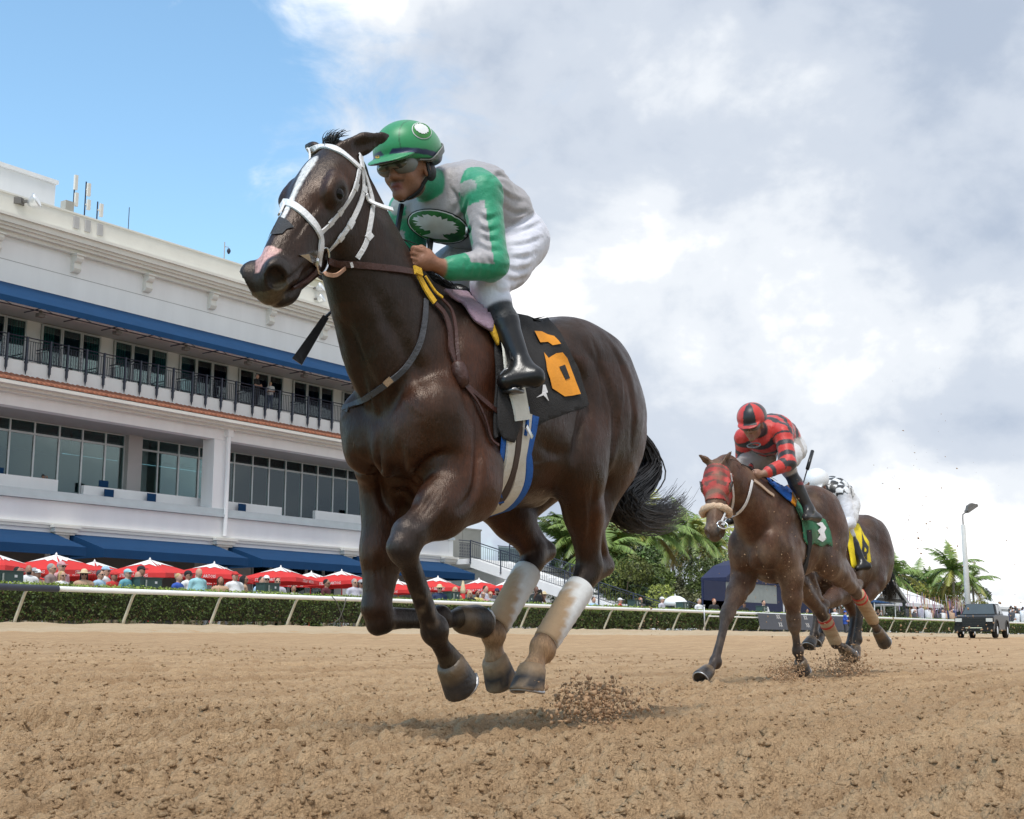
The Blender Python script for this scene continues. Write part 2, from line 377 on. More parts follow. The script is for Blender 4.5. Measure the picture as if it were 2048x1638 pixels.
def hedge():
    root = empty('hedge', (0, 26.5, .68), label='long clipped green hedge behind the white running rail', cat='hedge')
    x0, x1 = 9., 150.
    n = 135000
    # denser near the left, where it is closest
    X = x0+(x1-x0)*RNG.random(n)**1.55
    which = RNG.random(n); Y = np.zeros(n); Z = np.zeros(n); Nn = np.zeros((n, 3))
    top = .92+.035*gnoise(X*.8, X*0+4)+.03*gnoise(X*3.3, X*0)
    f = which < .70; Zf = RNG.random(n)**.8*top; bul = .05*gnoise(X*1.7, Zf*3+5)+.05*gnoise(X*5, Zf*7)
    Y[f] = (-.42-bul-.05*np.abs(RNG.normal(size=n)))[f]; Z[f] = Zf[f]; Nn[f] = (0, -1, .3)
    t = which >= .70; Y[t] = (-.46+.95*RNG.random(n))[t]; Z[t] = (top+.03*RNG.normal(size=n))[t]; Nn[t] = (0, -.3, 1)
    hole = (gnoise(X*2.6+11, Z*4.0)+.5*gnoise(X*7, Z*8+3) > .52) & f & (Z < .62)
    k = ~hole; P = np.stack([X, Y, Z], 1)[k]; Nn = Nn[k]; m = len(P)
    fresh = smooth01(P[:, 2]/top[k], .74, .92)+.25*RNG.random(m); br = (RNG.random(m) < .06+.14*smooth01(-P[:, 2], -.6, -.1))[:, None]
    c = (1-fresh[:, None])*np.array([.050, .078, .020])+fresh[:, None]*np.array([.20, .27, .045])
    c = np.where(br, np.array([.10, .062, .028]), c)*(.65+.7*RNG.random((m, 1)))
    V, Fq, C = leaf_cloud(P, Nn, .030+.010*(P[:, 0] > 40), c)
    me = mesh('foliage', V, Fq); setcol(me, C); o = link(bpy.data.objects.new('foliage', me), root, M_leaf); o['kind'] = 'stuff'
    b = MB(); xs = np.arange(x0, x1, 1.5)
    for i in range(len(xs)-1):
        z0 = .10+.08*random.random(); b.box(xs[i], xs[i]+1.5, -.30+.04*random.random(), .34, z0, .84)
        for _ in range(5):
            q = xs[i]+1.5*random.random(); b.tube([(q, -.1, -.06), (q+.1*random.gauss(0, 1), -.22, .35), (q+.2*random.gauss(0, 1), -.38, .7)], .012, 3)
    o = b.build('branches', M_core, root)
hedge()
# ---- running rail: tube on goose-neck posts
M_rail = pm('rail_white', (.80, .80, .78), .35, .08, 2, .2, 30)
M_post = pm('rail_post', (.66, .62, .50), .5, .25, 3, .3, 20, col2=(.48, .42, .30))
M_pad = pm('rail_pad', (.045, .055, .085), .55, .15, 4, .3, 30)
rr = empty('running_rail', (20, 25.2, .70), label='white tubular running rail on slanted posts along the track', cat='rail')
def railz(x): return 1.475+.0008*(x-20)
m = MB(); m.tube([(x-20, 0, railz(x)-.70) for x in (17.99, 35, 60, 90, 130, 170)], .060, 10); m.build('rail_tube', M_rail, rr, True)
m = MB(); m.tube([(x-20, 0, railz(x)-.70) for x in (8, 14, 17.98)], .075, 10); m.build('rail_pad', M_pad, rr, True)
postm = None
xs = [17.2, 20.1, 22.8, 25.5, 28.3, 31.0, 33.8, 36.5, 39.2, 41.9, 44.5, 47.2, 49.9, 52.6, 55.3, 58.1, 60.9, 63.7, 66.6, 69.5, 72.4, 75.3, 78.2, 81.2, 84.2, 87.2, 90.2]
for i, x in enumerate([14.4, 11.7]+xs):
    if postm is None:
        m = MB(); m.tube([(0, .40, -.06), (0, .36, .10), (0, .07, .66), (0, .0, .735)], [.036, .036, .034, .034], 8); o = m.build('post', M_post, rr, True); postm = o
    else: o = postm.copy(); COL.objects.link(o); o.parent = rr
    o.location = (x-20, 0, 0)
# lower second rail on the far stretch, a steel stake and a loose cable
lr = tag(MB().tube([(49.6, 25.16, 1.32), (62, 25.16, 1.33), (64.6, 25.16, 1.33)], .03, 6).build('lower_rail', M_rail, None, True), 'short thin white lower rail under the far running rail', 'rail')
st = tag(MB().tube([(48.9, 25.0, .66), (48.9, 25.0, 1.74)], .028, 6).lathe([(.05, 0), (.05, .03)], (48.9, 25, 1.74), 6).build('stake', pm('galvanised', (.55, .56, .57), .4, .1, 8, metal=.6), None, True), 'upright grey metal stake in front of the hedge by the palms', 'stake')
cab = MB()
A = [onv(x, y, 25.05) for x, y in ((664, 1193), (673, 1204), (684, 1232), (690, 1250), (698, 1263))]
B = [onv(x, y, 25.0) for x, y in ((692, 1196), (688, 1215), (678, 1240), (684, 1256), (697, 1264))]
Cc = [onv(x, y, 25.15) for x, y in ((680, 1236), (668, 1246), (655, 1250))]
for q in (A, B, Cc): cab.tube(q, .014, 5)
tag(cab.build('cable', pm('cable_rubber', (.09, .085, .07), .7), None, True), 'dark looped cable hanging from the rail in front of hedge', 'cable')

# ---- loose clods lying on the track
def lumps(P, size, seed=3, squash=.75):
    """irregular twenty-sided lumps, one per point"""
    rg = np.random.default_rng(seed); ph = (1+5**.5)/2
    ico = np.array([(-1, ph, 0), (1, ph, 0), (-1, -ph, 0), (1, -ph, 0), (0, -1, ph), (0, 1, ph), (0, -1, -ph), (0, 1, -ph), (ph, 0, -1), (ph, 0, 1), (-ph, 0, -1), (-ph, 0, 1)])/1.9
    fc = np.array([(0, 11, 5), (0, 5, 1), (0, 1, 7), (0, 7, 10), (0, 10, 11), (1, 5, 9), (5, 11, 4), (11, 10, 2), (10, 7, 6), (7, 1, 8), (3, 9, 4), (3, 4, 2), (3, 2, 6), (3, 6, 8), (3, 8, 9), (4, 9, 5), (2, 4, 11), (6, 2, 10), (8, 6, 7), (9, 8, 1)])
    n = len(P); A = rg.normal(size=(n, 3, 3)); Qm = np.linalg.qr(A)[0]; sc3 = size[:, None]*(.45+1.0*rg.random((n, 3)))
    V = ico[None]*(.45+1.1*rg.random((n, 12, 1))); V = np.einsum('nij,nkj->nki', Qm, V)*sc3[:, None]*np.array([1, 1, squash])+P[:, None]
    return V.reshape(-1, 3), (fc[None]+12*np.arange(n)[:, None, None]).reshape(-1, 3)
def clods(n=38000):
    rg = np.random.default_rng(8); r = 2.3*np.exp(rg.random(n)**1.25*math.log(20/2.3)); a = YAW+R(26)*(2*rg.random(n)-1); x = r*np.cos(a); y = r*np.sin(a)
    fur = np.sin(2*PI*(y/.17+.35*gnoise(x*.5, y*1.2)))
    keep = (.8*gnoise(x*1.1, y*1.9)+.6*gnoise(x*4, y*4)+.75*fur*(r < 10)+.25*rg.normal(size=n)) > -.12
    x, y, r = x[keep], y[keep], r[keep]; s_ = .0024+.0070*rg.random(len(x))**3+.012*rg.random(len(x))*(rg.random(len(x)) < .02)+.0006*r
    z = base_z(y)+track_height(x, y, r)-.05*s_
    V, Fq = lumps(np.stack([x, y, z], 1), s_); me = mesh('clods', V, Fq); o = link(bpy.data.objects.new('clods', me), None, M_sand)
    tag(o, kind='stuff', label='loose clods of sand lying on the harrowed track', cat='clods')
clods()
# ================================================================== grandstand
M_white = pm('stucco_white', (.84, .84, .84), .85, .06, .9, .25, 25, stretch=(1, 1, .22), detail=8.0)
M_cream = pm('stucco_cream', (.74, .72, .66), .85, .06, .9, .3, 30)
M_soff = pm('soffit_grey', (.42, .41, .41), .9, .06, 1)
M_ledge = pm('ledge_grey', (.48, .53, .55), .45, .08, 2)
M_alu = pm('window_frame', (.62, .65, .66), .4, .06, 6, metal=.3)
M_blue = pm('awning_blue', (.007, .046, .125), .8, .10, 1.2, .35, 14, spec=.2)
M_navy = pm('railing_navy', (.028, .036, .060), .45, .15, 8)
M_tile = pm('terracotta', (.40, .155, .085), .8, .25, 5, .4, 30, col2=(.30, .12, .075))
M_curt = pm('curtain_teal', (.30, .58, .52), .9, .12, 6, stretch=(9, 9, .5))
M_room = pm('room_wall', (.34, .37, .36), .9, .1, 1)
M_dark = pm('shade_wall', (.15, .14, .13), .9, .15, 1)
def glass_mat(name, tint, gl=.10):
    m = bpy.data.materials.new(name); m.use_nodes = True; t = m.node_tree; t.nodes.remove(t.nodes['Principled BSDF'])
    tr = nd(t, 'ShaderNodeBsdfTransparent'); tr.inputs[0].default_value = (*tint, 1)
    g = nd(t, 'ShaderNodeBsdfGlossy'); g.inputs['Roughness'].default_value = .03; g.inputs[0].default_value = (.85, .95, .95, 1)
    fr = nd(t, 'ShaderNodeFresnel', IOR=1.5); a = nd(t, 'ShaderNodeMath', operation='ADD'); a.inputs[1].default_value = gl
    t.links.new(fr.outputs[0], a.inputs[0]); mx = nd(t, 'ShaderNodeMixShader'); t.links.new(a.outputs[0], mx.inputs[0]); t.links.new(tr.outputs[0], mx.inputs[1]); t.links.new(g.outputs[0], mx.inputs[2])
    nz = nd(t, 'ShaderNodeTexNoise', Scale=.7, Detail=2.0); co = nd(t, 'ShaderNodeTexCoord'); t.links.new(co.outputs['Object'], nz.inputs[0])
    bp = nd(t, 'ShaderNodeBump', Strength=.08, Distance=.02); t.links.new(nz.outputs[0], bp.inputs['Height']); t.links.new(bp.outputs[0], g.inputs['Normal'])
    t.links.new(mx.outputs[0], t.nodes['Material Output'].inputs[0]); return m
M_glass = glass_mat('tinted_glass', (.48, .62, .62), .045)
UB0, UB1, UB2 = 14.0, 64.0, 73.0
stand = empty('grandstand', (0, 50, .32), label='white grandstand building with blue awnings, balcony and tinted glass', cat='grandstand')
ZB = .32
def bb(mb, x0, x1, y0, y1, z0, z1): return mb.box(x0, x1, y0-50, y1-50, z0-ZB, z1-ZB)
def bpart(name, mat, boxes, parent=None):
    m = MB()
    for b in boxes: bb(m, *b)
    return m.build(name, mat, parent or stand)
wall = bpart('wall', M_white, [(UB0, UB2, 50, 50.5, 15.0, 17.9), (UB0, UB1, 50, 50.5, 5.43, 6.43), (UB0, UB1, 50, 50.4, 4.95, 5.2), (UB0, UB2, 50, 50.6, 10.39, 10.92),
                               (UB0, UB2, 50, 52.3, 11.75, 12.45), (UB0, UB2, 52.1, 52.4, 12.45, 15.0), (UB0, UB2, 51.5, 66, 15.0, 18.0), (UB1-.5, UB1, 50.5, 60, .32, 10.4), (UB2-.4, UB2, 52.4, 66, 10.4, 18)])
bpart('parapet', M_cream, [(UB0, UB2, 50, 50.5, 18.72, 19.78), (UB0, UB2, 49.96, 50.54, 19.78, 19.86)])
bpart('reveal_line', M_soff, [(UB0, UB2, 49.992, 50, 16.78, 16.81)])
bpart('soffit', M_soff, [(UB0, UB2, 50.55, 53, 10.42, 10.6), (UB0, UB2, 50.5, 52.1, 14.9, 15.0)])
cor = bpart('cornice', M_cream, [(UB0, UB2, 49.72, 50.02, 17.82, 18.0), (UB0, UB2, 49.52, 50.02, 18.0, 18.14), (UB0, UB2, 49.28, 50.02, 18.26, 18.52), (UB0, UB2, 49.40, 50.02, 18.14, 18.26), (UB0, UB2, 49.16, 50.02, 18.52, 18.66), (UB0, UB2, 49.4, 50.02, 18.66, 18.72)])
cb0 = None
for k in range(10):
    u = 35.5+4.1*(k-3)
    if cb0 is None:
        m = MB(); m.prism([(0, 0), (-.42, 0), (-.44, -.14), (-.36, -.26), (-.24, -.32), (-.26, -.46), (-.30, -.60), (-.20, -.74), (0, -.78)], 0, -.19, .19); m.box(-.24, .24, -.5, 0, 0, .07)
        cb0 = m.build('corbel', M_cream, cor); o = cb0
    else: o = cb0.copy(); COL.objects.link(o); o.parent = cor
    o.location = (u, 0, 17.74-ZB)
# balcony awning: long sloping canvas with truss frame beneath
aw = MB(); aw.add([(UB0, -.01, 15.78-ZB), (UB2, -.01, 15.78-ZB), (UB2, -1.5, 14.78-ZB), (UB0, -1.5, 14.78-ZB), (UB0, -1.5, 14.52-ZB), (UB2, -1.5, 14.52-ZB),
                   (UB0, -.01, 15.74-ZB), (UB2, -.01, 15.74-ZB), (UB2, -1.47, 14.76-ZB), (UB0, -1.47, 14.76-ZB), (UB0, -1.47, 14.52-ZB), (UB2, -1.47, 14.52-ZB)],
                  [(0, 3, 2, 1), (3, 4, 5, 2), (6, 7, 8, 9), (9, 8, 11, 10), (4, 10, 11, 5)])
bal_aw = aw.build('balcony_awning', M_blue, stand)
fr = MB()
fr.tube([(UB0, -1.42, 14.60-ZB), (UB2, -1.42, 14.60-ZB)], .035, 5); fr.tube([(UB0, -.75, 14.62-ZB), (UB2, -.75, 14.62-ZB)], .03, 5)
u = UB0+.6
while u < UB2: fr.tube([(u, -1.42, 14.60-ZB), (u, -.05, 14.60-ZB)], .03, 5); fr.tube([(u, -1.42, 14.60-ZB), (u+1.02, -.75, 14.62-ZB)], .018, 4); u += 2.05
fr.build('awning_frame', M_navy, bal_aw)
lt0 = None
for k in range(10):                                                  # floodlights under the awning
    if lt0 is None: lt0 = MB().box(-.16, .16, -.14, .14, -.10, .06).box(-.05, .05, -.04, .04, .06, .2).build('soffit_light', M_dark, bal_aw); o = lt0
    else: o = lt0.copy(); COL.objects.link(o); o.parent = bal_aw
    o.location = (37.4+4.1*(k-3), -.9, 14.42-ZB)
# balcony doors: three glazed leaves per bay, frame, teal curtain
def window(name, x0, x1, y, z0, z1, parent, t=.07, glass=M_glass):
    f = MB(); X0, X1, Z0, Z1 = x0, x1, z0-ZB, z1-ZB; yy = y-50
    f.box(X0, X0+t, yy-.06, yy+.04, Z0, Z1).box(X1-t, X1, yy-.06, yy+.04, Z0, Z1).box(X0+t, X1-t, yy-.055, yy+.04, Z1-t, Z1).box(X0+t, X1-t, yy-.055, yy+.04, Z0, Z0+t)
    fo = f.build(name, M_alu, parent)
    MB().box(X0+t, X1-t, yy-.012, yy+.012, Z0+t, Z1-t).build('pane', glass, fo); return fo
for k in range(10):
    u = 35.4+4.1*(k-4)
    for j in range(3): window('balcony_door', u+1.1*j, u+1.1*j+1.08, 52.02, 12.5, 14.85, stand)
    for (a, b) in ((u+.12, u+.75), (u+2.55, u+3.2)):
        c = MB(); n = 9; V = []
        for i in range(n+1):
            for z in (12.6, 14.75): V.append((a+(b-a)*i/n, 2.07+.02*(i % 2), z-ZB))
        c.add(V, [(2*i, 2*i+1, 2*i+3, 2*i+2) for i in range(n)]); c.build('curtain', M_curt, stand)
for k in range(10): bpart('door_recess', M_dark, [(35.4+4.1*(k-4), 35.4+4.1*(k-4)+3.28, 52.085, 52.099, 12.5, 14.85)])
# balcony balustrade
def balustrade(name, P, Q, z, zh, mat, parent, orn=False, step=.115, off=(0, 0, 0)):
    m = MB(); P = Vector(P); Q = Vector(Q); L = (Q-P).length; d = (Q-P)/L; up = Vector((0, 0, 1))
    for zz, r in ((.06, .02), (zh, .028), (zh-.14, .014)): m.tube([P+up*zz, Q+up*zz], r, 5)
    n = max(2, int(L/step))
    for i in range(1, n):
        p = P+d*(L*i/n)
        m.tube([p+up*.06, p+up*(zh-.14)], .014, 4, cap=False)
        if orn and i % 2:
            for q in range(4):
                c0 = p+up*(.2+.19*q); m.tube([c0+d*.055*math.cos(a)+up*.075*math.sin(a) for a in (0, 1.2, 2.4, 3.6, 4.8, 6.2)], .009, 3, cap=False)
    return m.build(name, mat, parent)
rail_posts = None; bal = empty('balcony_railing', (0, 0, 0)); bal.parent = stand
us = []
u = 14.9
while u < UB2: us += [u, u+1.02, u+2.0, u+3.2]; u += 4.1
for i, u in enumerate(us):
    if rail_posts is None:
        m = MB(); m.box(-.045, .045, -.045, .045, -.42, 1.10); m.tube([(0, 0, -.42), (0, 0, -.62)], [.05, .008], 5); m.box(-.065, .065, -.065, .065, -.10, -.02); rail_posts = m.build('post', M_navy, bal); o = rail_posts
    else: o = rail_posts.copy(); COL.objects.link(o); o.parent = bal
    o.location = (u, -.07, 12.45-ZB)
    if i < len(us)-1: balustrade('railing_panel', (u+.05, -.07, 12.45-ZB), (us[i+1]-.05, -.07, 12.45-ZB), 0, 1.06, M_navy, bal, orn=(i % 4 in (0, 3)))
for k in range(9):                                                   # railings dividing the balcony between suites, a table in each
    u = 35.4+4.1*(k-4)-.25
    balustrade('railing_panel', (u, .0, 12.45-ZB), (u, 1.95, 12.45-ZB), 0, 1.06, M_navy, bal)
# roof tile strip
slope = bpart('tile_roof', M_tile, [(UB0, UB2, 49.9, 50.0, 11.6, 11.74)])
tl0 = None; u = 29.5; i = 0
while u < UB2-.2:
    if tl0 is None:
        V = []; n = 6
        for (y, z, r) in ((-.02, 11.74-ZB, .115), (-1.08, 11.30-ZB, .135)):
            for k in range(n+1):
                a = PI*k/n; V.append((math.cos(a)*r, y, z+math.sin(a)*r*.75))
        Fc = [(k, k+1, n+2+k, n+1+k) for k in range(n)]+[tuple(range(n+1, 2*n+2))]
        tl0 = MB().add(V, Fc).build('tile', M_tile, slope); o = tl0
    else: o = tl0.copy(); COL.objects.link(o); o.parent = slope
    o.location = (u, 0, 0.01*math.sin(i*2.3)); u += .262; i += 1
m = MB(); m.add([(UB0, 0, 11.73-ZB), (UB2, 0, 11.73-ZB), (UB2, -1.05, 11.29-ZB), (UB0, -1.05, 11.29-ZB)], [(0, 3, 2, 1)]); m.build('tile_bed', M_tile, slope)
bpart('gutter', M_cream, [(UB0, UB2, 48.93, 49.98, 11.12, 11.27), (UB0, UB2, 49.25, 49.98, 11.0, 11.12), (UB0, UB2, 49.6, 49.98, 10.90, 11.0)])
m = MB()
for u in (UB0+4, 41, 45.3, 54, 63.7): pass
dp = MB(); dp.tube([(45.15, -.16, 10.88-ZB), (45.15, -.16, 5.5-ZB)], .11, 8); dp.box(44.98, 45.32, -.33, .0, 10.55-ZB, 10.9-ZB); dp.build('downpipe', M_white, stand)
# second level: loggia with tinted glazing
bpart('column', M_white, [(44.4, 45.3, 50.05, 50.9, 6.43, 10.4)])
bpart('column', M_white, [(UB1-.4, UB1+.02, 49.98, 50.8, 5.43, 10.4)])
bpart('column', M_white, [(71.9, 72.75, 50.05, 50.8, 4.9, 10.4)])
bpart('column', M_soff, [(41.2, 42.05, 52.7, 53.5, 6.5, 10.42)])
bpart('ledge', M_ledge, [(UB0, UB1, 49.80, 50.45, 6.44, 6.58), (UB0, UB1, 49.94, 50.3, 6.58, 6.86)])
bpart('counter_wall', M_white, [(UB0, 36.2, 51.2, 51.4, 6.43, 7.55), (37.6, 50.4, 51.2, 51.4, 6.43, 7.45), (53.0, UB1-.6, 51.2, 51.4, 6.43, 7.5), (UB0, UB1, 50.5, 53.2, 6.2, 6.43)])
xs = [26.9, 28.2, 29.5, 30.8, 32.1, 33.4, 34.75, 36.05, 37.4, 38.7, 40.05, 41.2, None, 42.05, 43.3, 44.65, 46.0, 47.2, 48.5, 49.85, 51.1, 52.4, 53.7, 55.0, 56.3, 57.55, 58.8]
for a, b in zip(xs, xs[1:]):
    if a is None or b is None: continue
    window('window', a, b, 53.05, 9.83, 10.41, stand, .04); window('window', a, b, 53.05, 7.0, 9.82, stand, .04)
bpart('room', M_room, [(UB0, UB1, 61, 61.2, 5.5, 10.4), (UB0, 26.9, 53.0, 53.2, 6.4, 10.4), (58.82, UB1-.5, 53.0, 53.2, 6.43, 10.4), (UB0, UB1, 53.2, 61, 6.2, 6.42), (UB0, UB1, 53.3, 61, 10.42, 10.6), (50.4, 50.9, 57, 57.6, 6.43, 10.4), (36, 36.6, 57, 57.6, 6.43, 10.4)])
for i, x in enumerate((28, 33.6, 38.8, 43.4, 47.2, 52.9, 55.6)): bpart('bulkhead', M_dark, [(x-.0, x+(5.0, 4.6, 3.9, 3.2, 5.2, 2.2, 3.1)[i], 53.7+.15*(i % 3), 53.9+.15*(i % 3), 9.05+.12*(i % 4), 10.42)])  # dark boxes added behind the glazing to make its upper half read dark
for i, x in enumerate((29.5, 32, 34.2, 37.6, 39.5, 43.2, 45.5, 48.4, 51.9, 54.3, 57.2)): bpart('bar_table', M_dark, [(x, x+.9, 54.2+.3*(i % 3), 55.0+.3*(i % 3), 7.35, 7.42), (x+.4, x+.5, 54.5+.3*(i % 3), 54.6+.3*(i % 3), 6.43, 7.35)])
bpart('alarm_box', pm('alarm_red', (.35, .03, .02), .5), [(59.25, 59.45, 52.94, 52.99, 8.3, 8.55)])
M_bulb = pm('bulb', (1, .8, .4), .4, emit=(1, .72, .30, 6))
chl = empty('chandelier', onv(668, 975, 55.5), label='ring chandelier with lit warm bulbs behind the tinted glazing', cat='chandelier')
m = MB(); n = 18; ring = [(1.1*math.cos(2*PI*i/n), 1.1*math.sin(2*PI*i/n), 0) for i in range(n+1)]; m.tube(ring, .025, 5); m.tube([(0, 0, .05), (0, 0, 1.25)], .02, 5)
for a in range(3): m.tube([(1.1*math.cos(a*2.09), 1.1*math.sin(a*2.09), 0), (0, 0, .6)], .012, 4)
m.build('ring', M_dark, chl)
b0 = None
for i in range(n):
    if b0 is None: b0 = MB().lathe([(.02, -.02), (.05, .03), (.055, .08), (.02, .13)], n=8).build('bulb', M_bulb, chl, True); o = b0
    else: o = b0.copy(); COL.objects.link(o); o.parent = chl
    o.location = (ring[i][0], ring[i][1], .03)
# chairs seen over the counter: navy back pads
def back_chair(x, y, z, label):
    r = empty('chair', (x, y, z), label=label, cat='chair', group='navy chairs behind the loggia counter')
    m = MB(); m.box(-.26, .26, .20, .25, .52, .98); m.build('backrest', M_blue, r)
    MB().box(-.26, .26, -.25, .2, .42, .48).build('seat', M_blue, r)
    for sx in (-.23, .23):
        for sy in (-.22, .22): MB().box(sx-.015, sx+.015, sy-.015, sy+.015, 0, .42).build('leg', M_alu, r)
for i, (px, py, lb) in enumerate([(213, 970, 'navy chair at the counter, nearest the pale pillar'), (224, 988, 'navy chair by the grey ledge, left one of two'), (309, 996, 'navy chair by the grey ledge, right one of two'), (490, 1016, 'navy chair just right of the white downpipe'), (735, 1024, 'navy chair under the red alarm box'), (2, 944, 'navy chair at the far left edge of the loggia')]):
    p = onv(px, py, 50.75 if i in (1, 2, 3) else 51.9); back_chair(p[0], p[1], p[2]-.75, lb)
# ground floor: columns with capitals, recessed front, awnings
bpart('belt_course', M_cream, [(UB0, UB1, 49.90, 50.02, 5.2, 5.34), (UB0, UB1, 49.86, 50.02, 5.34, 5.43)])
for k, u in enumerate((17.0, 26.4, 35.7, 45.1, 54.4, 63.4)):
    c = bpart('column', M_white, [(u-.38, u+.38, 49.95, 50.6, .32, 4.95)])
    bpart('capital', M_cream, [(u-.5, u+.5, 49.75, 50.3, 4.95, 5.05), (u-.62, u+.62, 49.66, 50.3, 5.05, 5.24), (u-.72, u+.72, 49.58, 49.855, 5.24, 5.36)], c)
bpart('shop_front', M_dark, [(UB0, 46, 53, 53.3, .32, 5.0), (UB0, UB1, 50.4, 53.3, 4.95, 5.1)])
bpart('shop_wall', M_soff, [(46, 50, 53, 53.2, .32, 5.0)]); bpart('shop_wall', M_soff, [(57, UB1, 53, 53.2, .32, 5.0)])
for i in range(5): window('shop_window', 50.05+1.4*i, 51.4+1.4*i, 53.0, .5, 4.6, stand, .06)
bpart('shop_room', M_dark, [(49.8, 57.2, 55, 55.2, .3, 5)])
for k, (a, b) in enumerate(((17.4, 25.9), (26.85, 35.2), (36.1, 44.6), (45.55, 53.9), (54.85, 63.0))):
    m = MB(); zt, zf, zv = 5.02-ZB, 4.27-ZB, 3.89-ZB
    V = [(a, -.02, zt), (b, -.02, zt), (b, -2.5, zf), (a, -2.5, zf), (b, -2.5, zv), (a, -2.5, zv), (b, -.02, zv), (a, -.02, zv)]
    t = .025; I = [(a+t, -.02, zt-t), (b-t, -.02, zt-t), (b-t, -2.5+t, zf-t), (a+t, -2.5+t, zf-t), (b-t, -2.5+t, zv), (a+t, -2.5+t, zv), (b-t, -.02, zv), (a+t, -.02, zv)]
    Fo = [(0, 3, 2, 1), (3, 5, 4, 2), (0, 7, 5, 3), (1, 2, 4, 6)]
    m.add(V+I, Fo+[tuple(8+i for i in f[::-1]) for f in Fo]+[(5, 13, 12, 4), (7, 15, 13, 5), (4, 12, 14, 6)])
    m.build('awning', M_blue, stand)
# right-hand terrace: landing, plant boxes, stair to the apron
land = empty('terrace_stair', (64.0, 49, .32), label='white outdoor staircase with navy iron railings at the stand end', cat='staircase')
m = MB(); m.box(0, 4.2, -.4, 5, 4.62, 4.95); m.box(4.2, 20, .6, 5, 4.62, 4.95); m.build('landing', M_white, land)
n = 26; rise = 4.9/n; run = .62
for s, x in ((0, 0), (1, 4.0)):
    V = [(-.4, 4.95), (-.4, 4.35)]; V = [(-.4, 4.97), (-.4, 4.4), (-.4-run*n, -.45), (-.4-run*n, .12)]
    m = MB(); m.prism(V, 0, x, x+.22); m.build('stringer', M_white, land)
st0 = None
for i in range(n):
    if st0 is None: st0 = MB().box(.22, 4.0, -run, 0, -.16, 0).build('step', M_white, land); o = st0
    else: o = st0.copy(); COL.objects.link(o); o.parent = land
    o.location = (0, -.4-run*i, 4.9-rise*(i+1)+.02)
def slope_rail(x):
    m = MB(); y0, y1, z0, z1 = -.4, -.4-run*n, 5.0, .15
    for h, r in ((1.05, .035), (.92, .016), (.10, .02)): m.tube([(x, y0, z0+h), (x, y1, z1+h)], r, 5)
    k = 100
    for i in range(k+1): f = i/k; y = y0+(y1-y0)*f; z = z0+(z1-z0)*f; m.tube([(x, y, z+.1), (x, y, z+.92)], .011, 4, cap=False)
    m.build('stair_rail', M_navy, land)
    for i in range(8):
        f = i/7; MB().tube([(x-.02, y0+(y1-y0)*f, z0+(z1-z0)*f-.3), (x-.02, y0+(y1-y0)*f, z0+(z1-z0)*f+1.07)], .045, 6).lathe([(.03, 0), (.07, .06), (.03, .12)], (x-.02, y0+(y1-y0)*f, z0+(z1-z0)*f-.36), 6).build('newel_post', M_navy, land)
slope_rail(.0); slope_rail(4.15)
balustrade('landing_rail', (-1.2, -.42, 4.95), (.0, -.42, 4.95), 0, 1.06, M_navy, land, True)
balustrade('landing_rail', (4.2, .58, 4.95), (9, .58, 4.95), 0, 1.06, M_navy, land, True)
balustrade('landing_rail', (9, .58, 4.95), (19, .58, 4.95), 0, 1.06, M_navy, land, True)
bpart('terrace_support', M_white, [(68.3, 84, 49.8, 54, .32, 4.9)])
M_grey = pm('plant_grey', (.40, .39, .35), .7, .08, 2)
tag(MB().box(65.2, 68.8, 51.4, 53.4, 5.28, 7.4).box(65.15, 68.85, 51.35, 53.45, 7.4, 7.5).box(66.8, 66.84, 51.37, 51.4, 5.4, 7.3).build('equipment_cabinet', M_grey), 'beige grey cabinet on the terrace at the end of the stand', 'cabinet')
tag(MB().box(64.3, 66.2, 52.5, 53.6, 5.28, 10.3).box(64.5, 66.0, 52.46, 52.5, 7.2, 9.8).build('service_tower', M_grey), 'tall grey service shaft beside the terrace cabinet', 'shaft')
tag(MB().box(69.2, 74, 50.2, 50.24, 5.28, 6.3).box(69.2, 74, 50.17, 50.27, 6.3, 6.36).build('glass_screen', pm('screen_glass', (.55, .68, .68), .08, .05, 2, trans=.5)), 'low glass screen on the terrace above the stairs', 'screen')
# roof: penthouse, aerials, floodlights, camera pole
bpart('penthouse', M_white, [(15, 37.0, 54, 62, 18, 22.55), (14.9, 37.1, 53.9, 62.1, 22.55, 22.75)])
def aerial(px, py0, py1, boxes, lb):
    a = onv(px, py0, 50.2); b = onv(px, py1, 50.2); h = b[2]-a[2]
    r = empty('aerial', (a[0], 50.25, 19.86), label=lb, cat='aerial', group='phone aerials on the parapet')
    MB().tube([(0, 0, -.8), (0, 0, h)], .035, 6).build('mast', M_navy, r)
    for (z0, z1, dx) in boxes: MB().box(dx-.08, dx+.08, -.17, -.05, z0*h, z1*h).box(min(0, dx)-.01, max(0, dx)+.01, -.09, 0, (z0+z1)*h/2-.03, (z0+z1)*h/2+.03).build('antenna_panel', M_cream, r)
    MB().box(-.14, .14, -.34, -.03, -.75, -.2).build('bracket', M_soff, r)
aerial(147, 428, 350, [(.62, 1.0, -.02), (.2, .55, .06)], 'tall aerial mast on the roof, leftmost of three')
aerial(170, 430, 357, [(.6, .95, .08), (.22, .5, .12)], 'tall aerial mast on the roof, middle of three')
aerial(195, 435, 395, [(.25, .9, .14)], 'short aerial mast on the roof, rightmost of three')
MB().box(-.55, -.1, -.2, .2, 0, .5).build('equipment_box', M_grey, [o for o in COL.objects if o.name == 'aerial'][0])
p = onv(256, 465, 50.1); tag(MB().tube([(p[0], 50.1, 19.6), (p[0], 50.1, 21.0)], .02, 5).lathe([(.05, 0), (.06, .2)], (p[0], 50.1, 19.5), 6).build('lightning_rod', M_navy), 'thin lightning rod on the parapet', 'rod')
